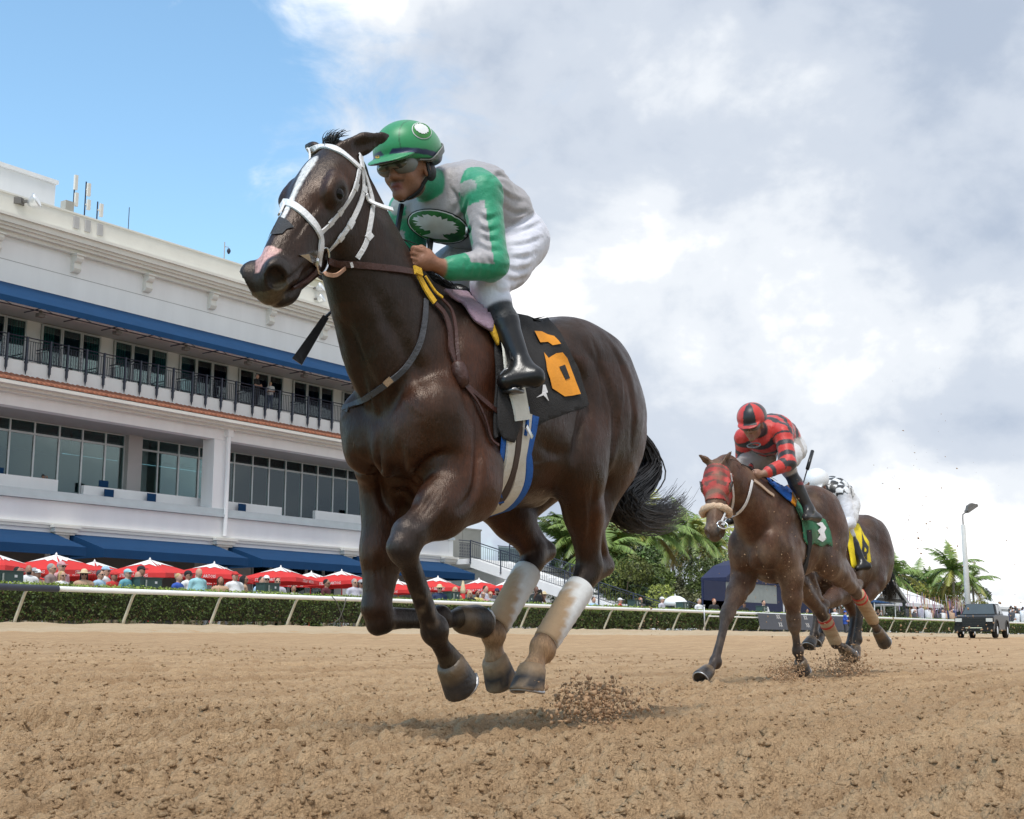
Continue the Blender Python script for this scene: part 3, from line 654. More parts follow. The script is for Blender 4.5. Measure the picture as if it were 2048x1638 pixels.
p = onv(448, 520, 50.1); r = empty('camera_pole', (p[0], 50.1, 19.86), label='slim pole with a dome camera on the roof edge', cat='camera pole')
MB().tube([(0, 0, -.8), (0, 0, .95)], .03, 5).tube([(0, 0, .7), (.3, 0, .75)], .02, 5).build('pole', M_soff, r); MB().lathe([(.05, .18), (.10, .08), (.10, 0), (.04, -.12)], (.3, 0, .5), 8).build('dome', M_navy, r)
def flood(px, py, lb, rz, sc_=1.0, v=49.6):
    p = onv(px, py, v); r = empty('floodlight', tuple(p), rz, label=lb, cat='floodlight')
    MB().lathe([(.10*sc_, -.32*sc_), (.22*sc_, -.2*sc_), (.34*sc_, .08*sc_), (.36*sc_, .12*sc_)], n=12).build('reflector', pm('lamp_alu', (.75, .76, .77), .3, .05, metal=.7), r, True).rotation_euler = (R(65), 0, 0)
    ln = MB().lathe([(.33*sc_, 0), (.30*sc_, .03)], n=12).build('lens', pm('lamp_lens', (.8, .82, .82), .1), r); ln.rotation_euler = (R(65), 0, 0); ln.location = (0, -.1*sc_, .05*sc_)
    MB().box(-.05, .05, 0, .75, -.05, .05).build('bracket', M_dark, r)
    MB().box(-.2*sc_, .2*sc_, .55, 1.0, -.14, .14).build('ballast', M_dark, r)
flood(70, 403, 'round floodlight on the parapet below the penthouse', R(35), 1, 49.4)
flood(641, 575, 'upper of two floodlights beside the horse neck', R(20), .8)
flood(643, 597, 'lower of two floodlights beside the horse neck', R(20), .8)
tag(MB().box(49.5, 66, 51.5, 60, 19.0, 20.9).box(49.4, 66.1, 51.4, 60.1, 20.9, 21.05).build('roof_house', pm('stucco_yellow', (.72, .67, .52), .85, .05, 1)), 'pale yellow roof house behind the parapet', 'roof house')
# ================================================================== horses and riders
A3 = lambda *p: np.array(p, float)
def catmull(P, n):
    P = np.array(P, float); m = len(P); Q = np.vstack([2*P[0]-P[1], P, 2*P[-1]-P[-2]]); o = []
    for t in np.linspace(0, m-1, n):
        i = min(int(t), m-2); f = t-i; a, b, c, d = Q[i:i+4]
        o.append(.5*((2*b)+(-a+c)*f+(2*a-5*b+4*c-d)*f*f+(-a+3*b-3*c+d)*f**3))
    return np.array(o)
class Frame:
    """a horse's own frame: x forward (towards -X of the world), y to its left (towards the camera side), z up"""
    def __init__(s, u0, v0): s.u0, s.v0 = u0, v0
    def px(s, x, y, w=0.0):
        """the point of the photo pixel's line of sight at lateral offset w from the horse's middle plane"""
        p = onv(x, y, s.v0-w); return np.array([s.u0-p[0], w, p[2]])
    def world(s, P): P = np.asarray(P); return np.stack([s.u0-P[..., 0], s.v0-P[..., 1], P[..., 2]], -1)
    def local(s, P): P = np.asarray(P); return np.stack([s.u0-P[..., 0], s.v0-P[..., 1], P[..., 2]], -1)
class Skin:
    """surface lookup: where a line of sight meets a built body, in its frame"""
    def __init__(s, fr, parts):
        V = []; F = []
        for v, f in parts:
            o = sum(len(a) for a in V); V.append(v); F.append(np.asarray(f)+o)
        s.fr = fr; s.V = np.concatenate(V); s.b = BVHTree.FromPolygons(s.V.tolist(), np.concatenate(F).tolist())
        s.cam = Vector(fr.local(CAMP))
    def hit(s, x, y, off=0.0, w=None):
        d = ray(x, y); d = Vector((-d[0], -d[1], d[2])).normalized()
        p, n, i, t = s.b.ray_cast(s.cam, d)
        if p is None:
            q = Vector(s.fr.px(x, y, .1 if w is None else w)); p, n, i, t = s.b.find_nearest(q)
        return np.array(p)+np.array(n)*off, np.array(n)
    def near(s, p, off=0.0):
        q, n, i, t = s.b.find_nearest(Vector(p)); return np.array(q)+np.array(n)*off, np.array(n)
MIRROR = [None]                                                     # plane for far-side twins: None = the horse's middle plane, else (point, normal)
def mirrored(V):
    if MIRROR[0] is None: return V*np.array([1, -1, 1])
    o, l = MIRROR[0]; return V-2*((V-o)@l)[:, None]*l
def ribbon(name, C, Nn, width, thick, mat, parent, mirror=False, taper=None):
    """a flat strap along points C with surface normals"""
    C = np.array(C, float); Nn = np.array(Nn, float); n = len(C); V = []; Fc = []
    wd = np.full(n, width) if taper is None else np.array(taper)*width
    for k in range(2): Nn[1:-1] = (Nn[:-2]+Nn[1:-1]*2+Nn[2:])/4
    for i in range(n):
        t = C[min(i+1, n-1)]-C[max(i-1, 0)]; t /= np.linalg.norm(t)+1e-9
        nn = Nn[i]-t*(Nn[i]@t); nn /= np.linalg.norm(nn)+1e-9; b = np.cross(nn, t)
        V += [C[i]-b*wd[i]/2, C[i]+b*wd[i]/2, C[i]+b*wd[i]*.46+nn*thick, C[i]-b*wd[i]*.46+nn*thick]
    for i in range(n-1):
        for k in range(4): k2 = (k+1) % 4; Fc.append((4*i+k, 4*i+4+k, 4*i+4+k2, 4*i+k2))
    Fc += [(0, 1, 2, 3), (4*n-1, 4*n-2, 4*n-3, 4*n-4)]
    V = np.array(V)
    if mirror: V = mirrored(V); Fc = [f[::-1] for f in Fc]
    return MB().add(V, Fc).build(name, mat, parent, False, True)
def strap(name, sk, pxs, width, thick, mat, parent, n=24, off=.002, mirror=False, free=False, w=None, w_list=None):
    """a strap laid on the body along photo pixels; mirror adds the far-side twin"""
    q = catmull(pxs, n); C = []; Nn = []
    for (x, y) in q: p, nn = sk.hit(x, y, off, w); C.append(p); Nn.append(nn)
    C = np.array(C)
    if mirror and MIRROR[0] is None: k_ = C[:, 1] > .004; C = C[k_]; Nn = list(np.array(Nn)[k_])
    for _ in range(2): C[1:-1] = (C[:-2]+2*C[1:-1]+C[2:])/4
    o = ribbon(name, C, Nn, width, thick, mat, parent)
    if mirror: ribbon(name, C, Nn, width, thick, mat, parent, True)
    return C, np.array(Nn)
from mathutils.geometry import delaunay_2d_cdt
def decal(name, sk, poly, step, off, mat, parent, mirror=False, thick=0.0, curve=0, wav=0.0, edge_w=None, w=None):
    """a piece of cloth or print cut to an outline given in photo pixels and laid on the body"""
    P = np.array(poly, float)
    if curve: P = catmull(np.vstack([P, P[:1]]), curve*len(P))[:-1]
    pts = []
    m = len(P)
    for i in range(m):
        a, b = P[i], P[(i+1) % m]; k = max(1, int(np.linalg.norm(b-a)/step))
        for j in range(k): pts.append(a+(b-a)*j/k)
    nb = len(pts); lo, hi = P.min(0), P.max(0)
    g = [(x, y) for x in np.arange(lo[0]+step/2, hi[0], step) for y in np.arange(lo[1]+step/2, hi[1], step)]
    def inside(x, y):
        c = False
        for i in range(nb):
            (x1, y1), (x2, y2) = pts[i], pts[i-1]
            if (y1 > y) != (y2 > y) and x < (x2-x1)*(y-y1)/(y2-y1+1e-12)+x1: c = not c
        return c
    g = [q for q in g if inside(*q)]
    r = delaunay_2d_cdt([Vector(p) for p in pts]+[Vector(p) for p in g], [(i, (i+1) % nb) for i in range(nb)], [list(range(nb))], 1, 1e-3)
    V = []; 
    for v in r[0]:
        p, n = sk.hit(v[0], v[1], off, w); V.append(p+n*wav*math.sin(v[0]*.09+v[1]*.05)*.5)
    V = np.array(V); Fc = [tuple(f) for f in r[2]]
    obs = []
    for mir in ((False, True) if mirror else (False,)):
        VV = V*np.array([1, -1, 1]) if mir else V
        o = MB().add(VV, Fc if not mir else [f[::-1] for f in Fc]).build(name, mat, parent, True)
        if thick:
            md = o.modifiers.new('thick', 'SOLIDIFY'); md.thickness = thick; md.offset = 0
        obs.append(o)
    return obs[0]
# ---- coat materials
def coat_mat(name, rough, dust=None):
    if name in MATS: return MATS[name]
    m = bpy.data.materials.new(name); m.use_nodes = True; t = m.node_tree; b = t.nodes['Principled BSDF']
    at = nd(t, 'ShaderNodeAttribute', attribute_name='Col'); co = nd(t, 'ShaderNodeTexCoord')
    def nz(s, d, st=(1, 1, 1), r=.6):
        mp = nd(t, 'ShaderNodeMapping'); mp.inputs['Scale'].default_value = st; t.links.new(co.outputs['Object'], mp.inputs[0])
        n = nd(t, 'ShaderNodeTexNoise', Scale=s, Detail=d, Roughness=r); t.links.new(mp.outputs[0], n.inputs[0]); return n.outputs['Fac']
    def mr(x, a, bb, c, d):
        k = nd(t, 'ShaderNodeMapRange'); k.inputs[1].default_value = a; k.inputs[2].default_value = bb; k.inputs[3].default_value = c; k.inputs[4].default_value = d; t.links.new(x, k.inputs[0]); return k.outputs[0]
    mu = nd(t, 'ShaderNodeMix', data_type='RGBA', blend_type='MULTIPLY'); mu.inputs[0].default_value = 1; t.links.new(at.outputs['Color'], mu.inputs[6]); t.links.new(mr(nz(6, 9, (1, 1, .8), .7), .3, .7, .52, 1.5), mu.inputs[7])
    m2 = nd(t, 'ShaderNodeMix', data_type='RGBA', blend_type='MULTIPLY'); m2.inputs[0].default_value = 1; t.links.new(mu.outputs[2], m2.inputs[6]); t.links.new(mr(nz(150, 4, (1, 1, .22)), .3, .7, .68, 1.32), m2.inputs[7])
    src = m2.outputs[2]
    if dust:
        dm = nd(t, 'ShaderNodeMix', data_type='RGBA'); t.links.new(src, dm.inputs[6]); dm.inputs[7].default_value = (*dust[0], 1); t.links.new(mr(nz(5, 8), .45, .75, 0, dust[1]), dm.inputs[0]); src = dm.outputs[2]
    t.links.new(src, b.inputs['Base Color']); t.links.new(mr(nz(9, 8, (1, 1, 1), .7), .3, .7, rough-.12, rough+.18), b.inputs['Roughness'])
    b.inputs['Specular IOR Level'].default_value = .48; b.inputs['Sheen Weight'].default_value = .02; b.inputs['Sheen Roughness'].default_value = .45
    b.inputs['Specular Tint'].default_value = (.86, .72, .62, 1); b.inputs['Sheen Tint'].default_value = (.8, .6, .5, 1)
    b1 = nd(t, 'ShaderNodeBump', Strength=.30, Distance=.02); t.links.new(nz(13, 7, (1, 1, .6), .65), b1.inputs['Height'])
    b2 = nd(t, 'ShaderNodeBump', Strength=.5, Distance=.004); t.links.new(nz(170, 4, (1, 1, .2)), b2.inputs['Height']); t.links.new(b1.outputs[0], b2.inputs['Normal'])
    t.links.new(b2.outputs[0], b.inputs['Normal']); MATS[name] = m; return m
M_eye = pm('eye', (.006, .0035, .003), .10, .2, 40, spec=.25)
M_hoof = pm('hoof', rough=.36, var=.30, scale=30, attr='Col', bump=.4, bscale=60)
M_hoof_sandy = pm('hoof_sandy', rough=.6, var=.25, scale=30, attr='Col', bump=.4, bscale=60)
M_shoe = pm('horse_shoe', (.45, .45, .46), .4, .2, 20, metal=.8)
M_hair = pm('black_hair', (.012, .010, .010), .42, .4, 30, spec=.5)
M_wrap = pm('white_wrap', rough=.85, var=.06, scale=30, attr='Col', bump=.25, bscale=120)
M_wrap_t = pm('tan_wrap', (.48, .35, .22), .85, .12, 20, .6, 50, stretch=(.6, .6, 3), col2=(.38, .25, .14))
M_red_tape = pm('red_tape', (.50, .04, .03), .6, .1, 20)
def unit(v): v = np.asarray(v, float); return v/(np.linalg.norm(v)+1e-9)
def hoof(parent, cor, sole, toe, mat, r=.055, band=(.30, .22, .13)):
    """truncated hoof capsule with a sloping toe, dished sole and a shoe"""
    ax = unit(sole-cor); toe = unit(toe-ax*(toe@ax)); sd = np.cross(ax, toe); H = np.linalg.norm(sole-cor); n = 20; V = []; Fc = []
    rings = [(-.16, .74, -.02), (-.06, .90, -.01), (.04, .98, .01), (.14, 1.0, .04), (.5, 1.09, .16), (.85, 1.18, .28), (.99, 1.20, .33), (1.04, 1.14, .33), (1.02, 1.02, .31), (.90, .82, .25), (.86, .25, .2)]
    for (f, s, sh) in rings:
        for k in range(n):
            a = 2*PI*k/n; ca, sa = math.cos(a), math.sin(a); q = r*s*(1+.10*ca if ca > 0 else 1-.12*abs(ca))
            heel = .16*H*(f if ca < 0 else 0)*(-ca)
            V.append(cor+ax*(H*f-heel)+toe*(q*ca*1.04+r*sh)+sd*q*sa)
    for i in range(len(rings)-1):
        for k in range(n): k2 = (k+1) % n; Fc.append((i*n+k, i*n+k2, (i+1)*n+k2, (i+1)*n+k))
    Fc.append(tuple((len(rings)-1)*n+k for k in range(n))); Fc.append(tuple(range(n)))
    o = MB().add(V, Fc).build('hoof', mat, parent, True, True); vv = np.array(V); f = ((vv-cor)@ax)/H; g = .10*gn3(vv, 40, 3)+.12*np.sin(np.arctan2((vv-cor)@sd, (vv-cor)@toe)*5+2); tn = A3(.30, .20, .115); dk = A3(.026, .024, .025)
    sandy = mat is M_hoof_sandy; m_ = (smooth01(f+g, .24, .42)*(1-(.8 if sandy else .25)*smooth01(f+1.5*g, .72, .95)))[:, None]; setcol(o.data, (1-m_)*tn*(1 if sandy else .42)+m_*dk)
    m = MB(); pts = []
    for k in range(15):
        a = -2.35+4.7*k/14; ca, sa = math.cos(a), math.sin(a); q = r*1.14; pts.append(cor+ax*(H*1.03-(.16*H*(-ca) if ca < 0 else 0))+toe*(q*ca+r*.32)+sd*q*sa)
    m.tube(pts, .0065, 5); m.build('shoe', M_shoe, o, True)
def leg_fore(B, sh, el, kn, fe, co, sgn, s=1.0):
    y = np.array([0, sgn, 0]); t1 = unit(kn-el); bk1 = np.array([t1[2], 0, -t1[0]]); t2 = unit(fe-kn); bk2 = np.array([t2[2], 0, -t2[0]])
    B.cone(sh, el+bk1*.01, .115*s, .098*s, .05, .8, 1)
    md = el+(kn-el)*.42
    B.cone(el, md, .098*s, .084*s, .05, .80, 1); B.cone(md, kn-t1*.05, .082*s, .050*s, .03, .85, 1)
    B.cone(el-bk1*.045+t1*.04, md-bk1*.035+t1*.03, .052*s, .040*s, .035, .8, 1)          # extensor
    B.cone(el+bk1*.05, md+bk1*.03, .060*s, .035*s, .035, .75, 1)                          # flexors
    B.cone(md+y*.02+bk1*.02, kn-t1*.10+bk1*.018, .040*s, .026*s, .025, 1, 1)
    B.cone(kn-t1*.045, kn+t2*.035, .054*s, .048*s, .018, 1, 2); B.cone(kn+bk2*.032, kn+bk2*.028+t2*.03, .024*s, .02*s, .02, 1, 2)
    B.cone(kn-bk2*.018+t2*.01, kn-bk2*.014+t2*.035, .036*s, .028*s, .02, 1, 2)
    B.cone(kn+t2*.03, kn+(fe-kn)*.5, .038*s, .026*s, .015, .95, 2); B.cone(kn+(fe-kn)*.5, fe, .026*s, .032*s, .012, .95, 2)
    B.cone(kn+bk2*.030+t2*.03, fe+bk2*.022, .019*s, .021*s, .012, .9, 2)                  # tendons
    B.ell(fe+bk2*.012, np.array([.047, .043, .050])*s, None, .012, 2); B.cone(fe+bk2*.03, fe+bk2*.034+t2*.02, .020*s, .016*s, .02, 1, 2)
    B.cone(fe, fe+(co-fe)*.5, .033*s, .026*s, .012, 1, 2); B.cone(fe+(co-fe)*.5, co, .026*s, .038*s, .012, 1, 2); B.cone(fe+bk2*.01+(co-fe)*.7, co+bk2*.010, .026*s, .032*s, .014, 1, 2)
def leg_hind(B, hip, stf, hk, pt, fe, co, sgn, s=1.0):
    t1 = unit(hk-stf); t2 = unit(fe-hk); bk2 = np.array([t2[2], 0, -t2[0]]); bk1 = np.array([t1[2], 0, -t1[0]]); y = np.array([0, sgn, 0])
    B.cone(hip, stf, .185*s, .115*s, .08, .72, 0); md = stf+(hk-stf)*.42
    B.cone(stf, md, .105*s, .092*s, .05, .75, 1); B.cone(md, hk-t1*.03, .080*s, .050*s, .035, .82, 1)
    B.cone(hip+A3(-.10, 0, -.22), pt-t1*.20+bk1*.0, .10*s, .042*s, .06, .70, 1)           # hamstring
    B.cone(md+bk1*.045, pt, .045*s, .026*s, .03, .8, 1)                                    # Achilles cord
    B.cone(md+y*.022, hk-t1*.12, .052*s, .034*s, .03, 1, 1)
    B.cone(hk-t1*.02, hk+t2*.04, .052*s, .046*s, .022, .92, 2); B.cone(pt, hk+t2*.08+bk2*.024, .029*s, .024*s, .03, .85, 2); B.cone(hk, pt, .044*s, .029*s, .025, .8, 2)
    B.cone(hk+t2*.03, hk+(fe-hk)*.5, .042*s, .033*s, .02, .95, 2); B.cone(hk+(fe-hk)*.5, fe, .033*s, .039*s, .02, .95, 2)
    B.cone(hk+bk2*.030+t2*.06, fe+bk2*.022, .021*s, .023*s, .012, .9, 2)
    B.ell(fe+bk2*.014, np.array([.052, .046, .054])*s, None, .012, 2); B.cone(fe+bk2*.03, fe+bk2*.036+t2*.02, .021*s, .017*s, .02, 1, 2)
    B.cone(fe, fe+(co-fe)*.5, .035*s, .028*s, .012, 1, 2); B.cone(fe+(co-fe)*.5, co, .028*s, .040*s, .012, 1, 2); B.cone(fe+bk2*.01+(co-fe)*.7, co+bk2*.010, .028*s, .034*s, .014, 1, 2)
def headM(pitch, yaw=0.0, roll=0.0):
    """columns: nose axis, left, face normal, in the horse frame"""
    hx = A3(math.cos(pitch)*math.cos(yaw), math.cos(pitch)*math.sin(yaw), -math.sin(pitch)); ly = A3(-math.sin(yaw), math.cos(yaw), 0); hz = np.cross(hx, ly)
    c, s_ = math.cos(roll), math.sin(roll); return np.stack([hx, ly*c+hz*s_, hz*c-ly*s_], 1)
def head_prims(B, O, M, earL, earR, s=1.0, mouth=0.0):
    H = lambda x, y, z: O+M@(A3(x, y, z)*s); lat = M[:, 1]
    def cone(a, b, ra, rb, k=.02, sy=1.0, tg=3, sub=False): B.cone(H(*a), H(*b), ra*s, rb*s, k, sy, tg, sub, lat)
    def ell(c, r, k=.02, tg=3, sub=False, R_=None): B.ell(H(*c), A3(*r)*s, M if R_ is None else M@R_, k, tg, sub)
    ell((.10, 0, -.02), (.13, .094, .090), .03); cone((.13, 0, -.012), (.50, 0, -.015), .090, .056, .03, 1.02)
    cone((.16, 0, .036), (.56, 0, .010), .042, .028, .03, .9); ell((.19, 0, .03), (.13, .084, .045), .03)
    for sg in (1, -1):
        ell((.165, sg*.048, -.135), (.150, .040, .115), .03); cone((.20, sg*.066, -.025), (.40, sg*.046, -.022), .028, .016, .02)
        ell((.225, sg*.090, .012), (.060, .028, .044), .022); cone((.180, sg*.082, .042), (.255, sg*.092, .034), .017, .014, .014)
        cone((.21, sg*.060, -.20), (.12, sg*.06, -.23), .022, .03, .04)
        cone((.40, sg*.035, -.03), (.56, sg*.036, -.045), .030, .034, .03)
        ell((.608, sg*.049, .000), (.056, .030, .050), .014, 4)
        cone((.27, sg*.05, -.10), (.47, sg*.032, -.065), .03, .02, .03)
    cone((.20, 0, -.175), (.54, 0, -.095), .050, .036, .03, .85); ell((.585, 0, -.022), (.075, .066, .056), .03, 4)
    ell((.636, 0, -.052), (.032, .040, .034), .02, 4); ell((.605, 0, -.092), (.040, .036, .022), .012, 4); ell((.572, 0, -.108), (.040, .034, .028), .03, 4)
    for sg in (1, -1):
        ell((.642, sg*.064, .002), (.036, .027, .038), .007, 4, True, np.array([[.86, 0, -.5], [0, 1, 0], [.5, 0, .86]]))
        ell((.235, sg*.120, .006), (.029, .016, .020), .008, 3, True)
    for ear, sg in ((earL, 1), (earR, -1)):
        b = H(.015, sg*.052, .035); d = ear-b; L = np.linalg.norm(d); d = d/L; op = unit(M@A3(.75, sg*.65, .2)); op = unit(op-d*(op@d)); wd = np.cross(d, op)
        B.cone(b-d*.02, b+d*L*.38, .030*s, .036*s, .02, .62, 5, False, op); B.cone(b+d*L*.38, b+d*L*.8, .036*s, .017*s, .01, .55, 5, False, op); B.cone(b+d*L*.8, ear, .017*s, .004, .01, .6, 5, False, op)
        B.cone(b+d*L*.18+op*.024, b+d*L*.85+op*.014, .022*s, .006*s, .008, .8, 5, True, op)
    return H
def torso_prims(B, T, s=1.0):
    """T maps a point of the reference trunk (withers at 0, 0, 1.67) to this horse"""
    def ell(c, r, k=.06, R_=None): B.ell(T(A3(*c)), A3(*r)*s, R_, k, 0)
    def cone(a, b, ra, rb, k=.05, sy=1.0): B.cone(T(A3(*a)), T(A3(*b)), ra*s, rb*s, k, sy, 0)
    ell((-.20, 0, 1.245), (.56, .270, .370)); ell((.15, 0, 1.22), (.28, .225, .35)); ell((-.62, 0, 1.30), (.36, .245, .275))
    cone((.08, 0, 1.56), (-.35, 0, 1.535), .085, .085, .10, .8); cone((-.35, 0, 1.53), (-.75, 0, 1.585), .10, .11, .10, 1.25); cone((-.7, 0, 1.60), (-1.05, 0, 1.52), .09, .06, .10, 1.2)
    cone((.02, 0, .94), (-.5, 0, 1.05), .11, .13, .10, 1.4)
    def tilt(a): c, q = math.cos(a), math.sin(a); return np.array([[c, 0, q], [0, 1, 0], [-q, 0, c]])
    for sg in (1, -1):
        ell((.13, sg*.160, 1.30), (.14, .085, .30), .05, tilt(-.42)); ell((.02, sg*.185, 1.10), (.16, .085, .16), .05, tilt(.35))     # shoulder, triceps
        ell((.31, sg*.110, 1.07), (.12, .105, .15), .04); ell((.33, sg*.150, 1.16), (.085, .075, .10), .04)
        ell((-.76, sg*.100, 1.50), (.30, .150, .20), .06); ell((-.88, sg*.160, 1.31), (.24, .125, .33), .06, tilt(.15)); ell((-1.03, sg*.125, 1.31), (.125, .105, .26), .05, tilt(.1))
        ell((-.60, sg*.195, 1.09), (.13, .075, .17), .05, tilt(-.3)); ell((-.44, sg*.20, 1.17), (.22, .06, .14), .06)
        ell((-.98, sg*.10, 1.52), (.10, .06, .09), .05); cone((-.42, sg*.13, 1.50), (-.60, sg*.16, 1.47), .05, .05, .06)
    ell((.36, 0, 1.02), (.07, .04, .10), .04)
def neck_prims(B, pts, rad, sy, k=.07):
    for i in range(len(pts)-1): B.cone(pts[i], pts[i+1], rad[i], rad[i+1], k, sy[i], 6)
def paint(B, V, pal, H=None, extra=None):
    tags, W = B.weights(V, .018); C = np.zeros((len(V), 3))
    for i, t in enumerate(tags): C += W[:, i:i+1]*np.array(pal[t])
    if extra: C = extra(V, C)
    return C
def strands(name, roots, tips_fn, n, seg, r0, mat, parent, seed=1):
    """tapered three-sided hair locks"""
    rg = np.random.default_rng(seed); V = []; Fc = []
    for i in range(n):
        P = tips_fn(i, rg, seg); o = len(V); m = len(P)
        for j in range(m):
            t = unit(P[min(j+1, m-1)]-P[max(j-1, 0)]); u = unit(np.cross(t, A3(.3, .9, .2))); b = np.cross(t, u); r = r0*(1-.85*j/(m-1))*(.6+.8*((i*37) % 11)/11)
            for k in range(3): a = 2.094*k; V.append(P[j]+(u*math.cos(a)+b*math.sin(a))*r)
        for j in range(m-1):
            for k in range(3): k2 = (k+1) % 3; Fc.append((o+3*j+k, o+3*j+k2, o+3*j+3+k2, o+3*j+3+k))
    me = mesh(name, np.array(V), np.array(Fc)); ob = link(bpy.data.objects.new(name, me), parent, mat); ob['kind'] = 'stuff'; return ob
def root_for(fr, name, z=0.0, **kw): return empty(name, (fr.u0, fr.v0, z), PI, **kw)
def wrap(parent, a, b, ra, rb, mat, n=14, name='leg_wrap', bulge=.003):
    m = MB(); pts = [a+(b-a)*t for t in np.linspace(0, 1, 9)]; m.tube(catmull(pts, 25), [(ra+(rb-ra)*i/24+(bulge*.9 if i % 3 == 0 else 0))*(.93 if i in (0, 24) else 1) for i in range(25)], n); return m.build(name, mat, parent, True)
# ------------------------------------------------------------------ horse in front
F1 = Frame(3.82, 3.0); p1 = F1.px
h1 = root_for(F1, 'racehorse', label='dark bay racehorse with white blaze galloping in front, number 6 saddlecloth', cat='horse')
B1 = Blob()
torso_prims(B1, lambda p: p)
LFe, LFk, LFf, LFc, LFs = A3(.13, .195, .90), p1(801, 1082, .165), p1(866, 1264, .135), p1(902, 1326, .13), p1(928, 1362, .13)
RFe, RFk, RFf, RFc, RFs = A3(.16, -.165, .86), p1(750, 1240, -.15), p1(880, 1243, -.13), p1(922, 1237, -.13), p1(962, 1229, -.13)
LHs, LHk, LHp, LHf, LHc, LHo = A3(-.60, .19, 1.05), p1(1180, 1138, .16), p1(1212, 1132, .15), p1(1083, 1292, .135), p1(1066, 1336, .13), p1(1060, 1385, .13)
RHs, RHk, RHp, RHf, RHc, RHo = A3(-.52, -.19, .98), p1(1072, 1108, -.13), p1(1096, 1102, -.13), p1(984, 1262, -.12), p1(990, 1318, -.12), p1(1008, 1356, -.12)
leg_fore(B1, A3(.26, .16, 1.14), LFe, LFk, LFf, LFc, 1, 1.14); leg_fore(B1, A3(.26, -.15, 1.12), RFe, RFk, RFf, RFc, -1, 1.06)
B1.cone(A3(.10, .20, .98), LFe*.55+LFk*.45, .10, .085, .05, .85, 1)
leg_hind(B1, A3(-.82, .15, 1.30), LHs, LHk, LHp, LHf, LHc, 1, 1.1); leg_hind(B1, A3(-.80, -.15, 1.28), RHs, RHk, RHp, RHf, RHc, -1, 1.1)
poll1 = A3(.630, 0, 2.025)
neck_prims(B1, [A3(.08, 0, 1.37), A3(.28, 0, 1.43), A3(.435, 0, 1.585), A3(.548, 0, 1.745), poll1+A3(-.005, 0, -.075)], [.30, .255, .197, .164, .118], [.62, .60, .60, .60, .72])
B1.cone(A3(.28, .075, 1.28), A3(.52, .06, 1.76), .085, .06, .05, .8, 6); B1.cone(A3(.28, -.075, 1.28), A3(.52, -.06, 1.76), .085, .06, .05, .8, 6)
B1.ell(A3(-.52, 0, .955), A3(.12, .06, .065), None, .04, 0)                                 # sheath
HM1 = headM(R(54), R(5)); HO1 = poll1
earL1, earR1 = p1(781, 270, .12), p1(611, 293, -.13)
H1 = head_prims(B1, HO1, HM1, earL1, earR1, 1.06)
def normals(V, Q):
    n = np.cross(V[Q[:, 2]]-V[Q[:, 0]], V[Q[:, 3]]-V[Q[:, 1]]); N_ = np.zeros_like(V)
    for i in range(4): np.add.at(N_, Q[:, i], n)
    return N_/(np.linalg.norm(N_, axis=1, keepdims=True)+1e-12)
def groove(sk, V, Nn, pxs, width, depth, mirror=True, n=40):
    """presses (or raises, depth < 0) a muscle line into the surface along photo pixels, on both flanks"""
    C = np.array([sk.hit(x, y)[0] for x, y in catmull(pxs, n)]); lo, hi = C.min(0)-3*width, C.max(0)+3*width; fall = np.sin(np.linspace(.12, PI-.12, n))
    out_ = V.copy()
    for sg in ((1, -1) if mirror else (1,)):
        c = C*np.array([1, sg, 1]); a, b = np.minimum(lo*[1, sg, 1], hi*[1, sg, 1]), np.maximum(lo*[1, sg, 1], hi*[1, sg, 1])
        k = np.where(((V > a) & (V < b)).all(1))[0]
        if not len(k): continue
        d = np.linalg.norm(V[k][:, None]-c[None], axis=2); w_ = (np.exp(-(d/width)**2)*fall).max(1); out_[k] -= Nn[k]*(w_*depth)[:, None]
    return out_
V1, Q1 = B1.mesh(.0075); V1 = relax(V1, Q1, 2, .45)
sk0 = Skin(F1, [(V1, Q1)]); N1 = normals(V1, Q1)
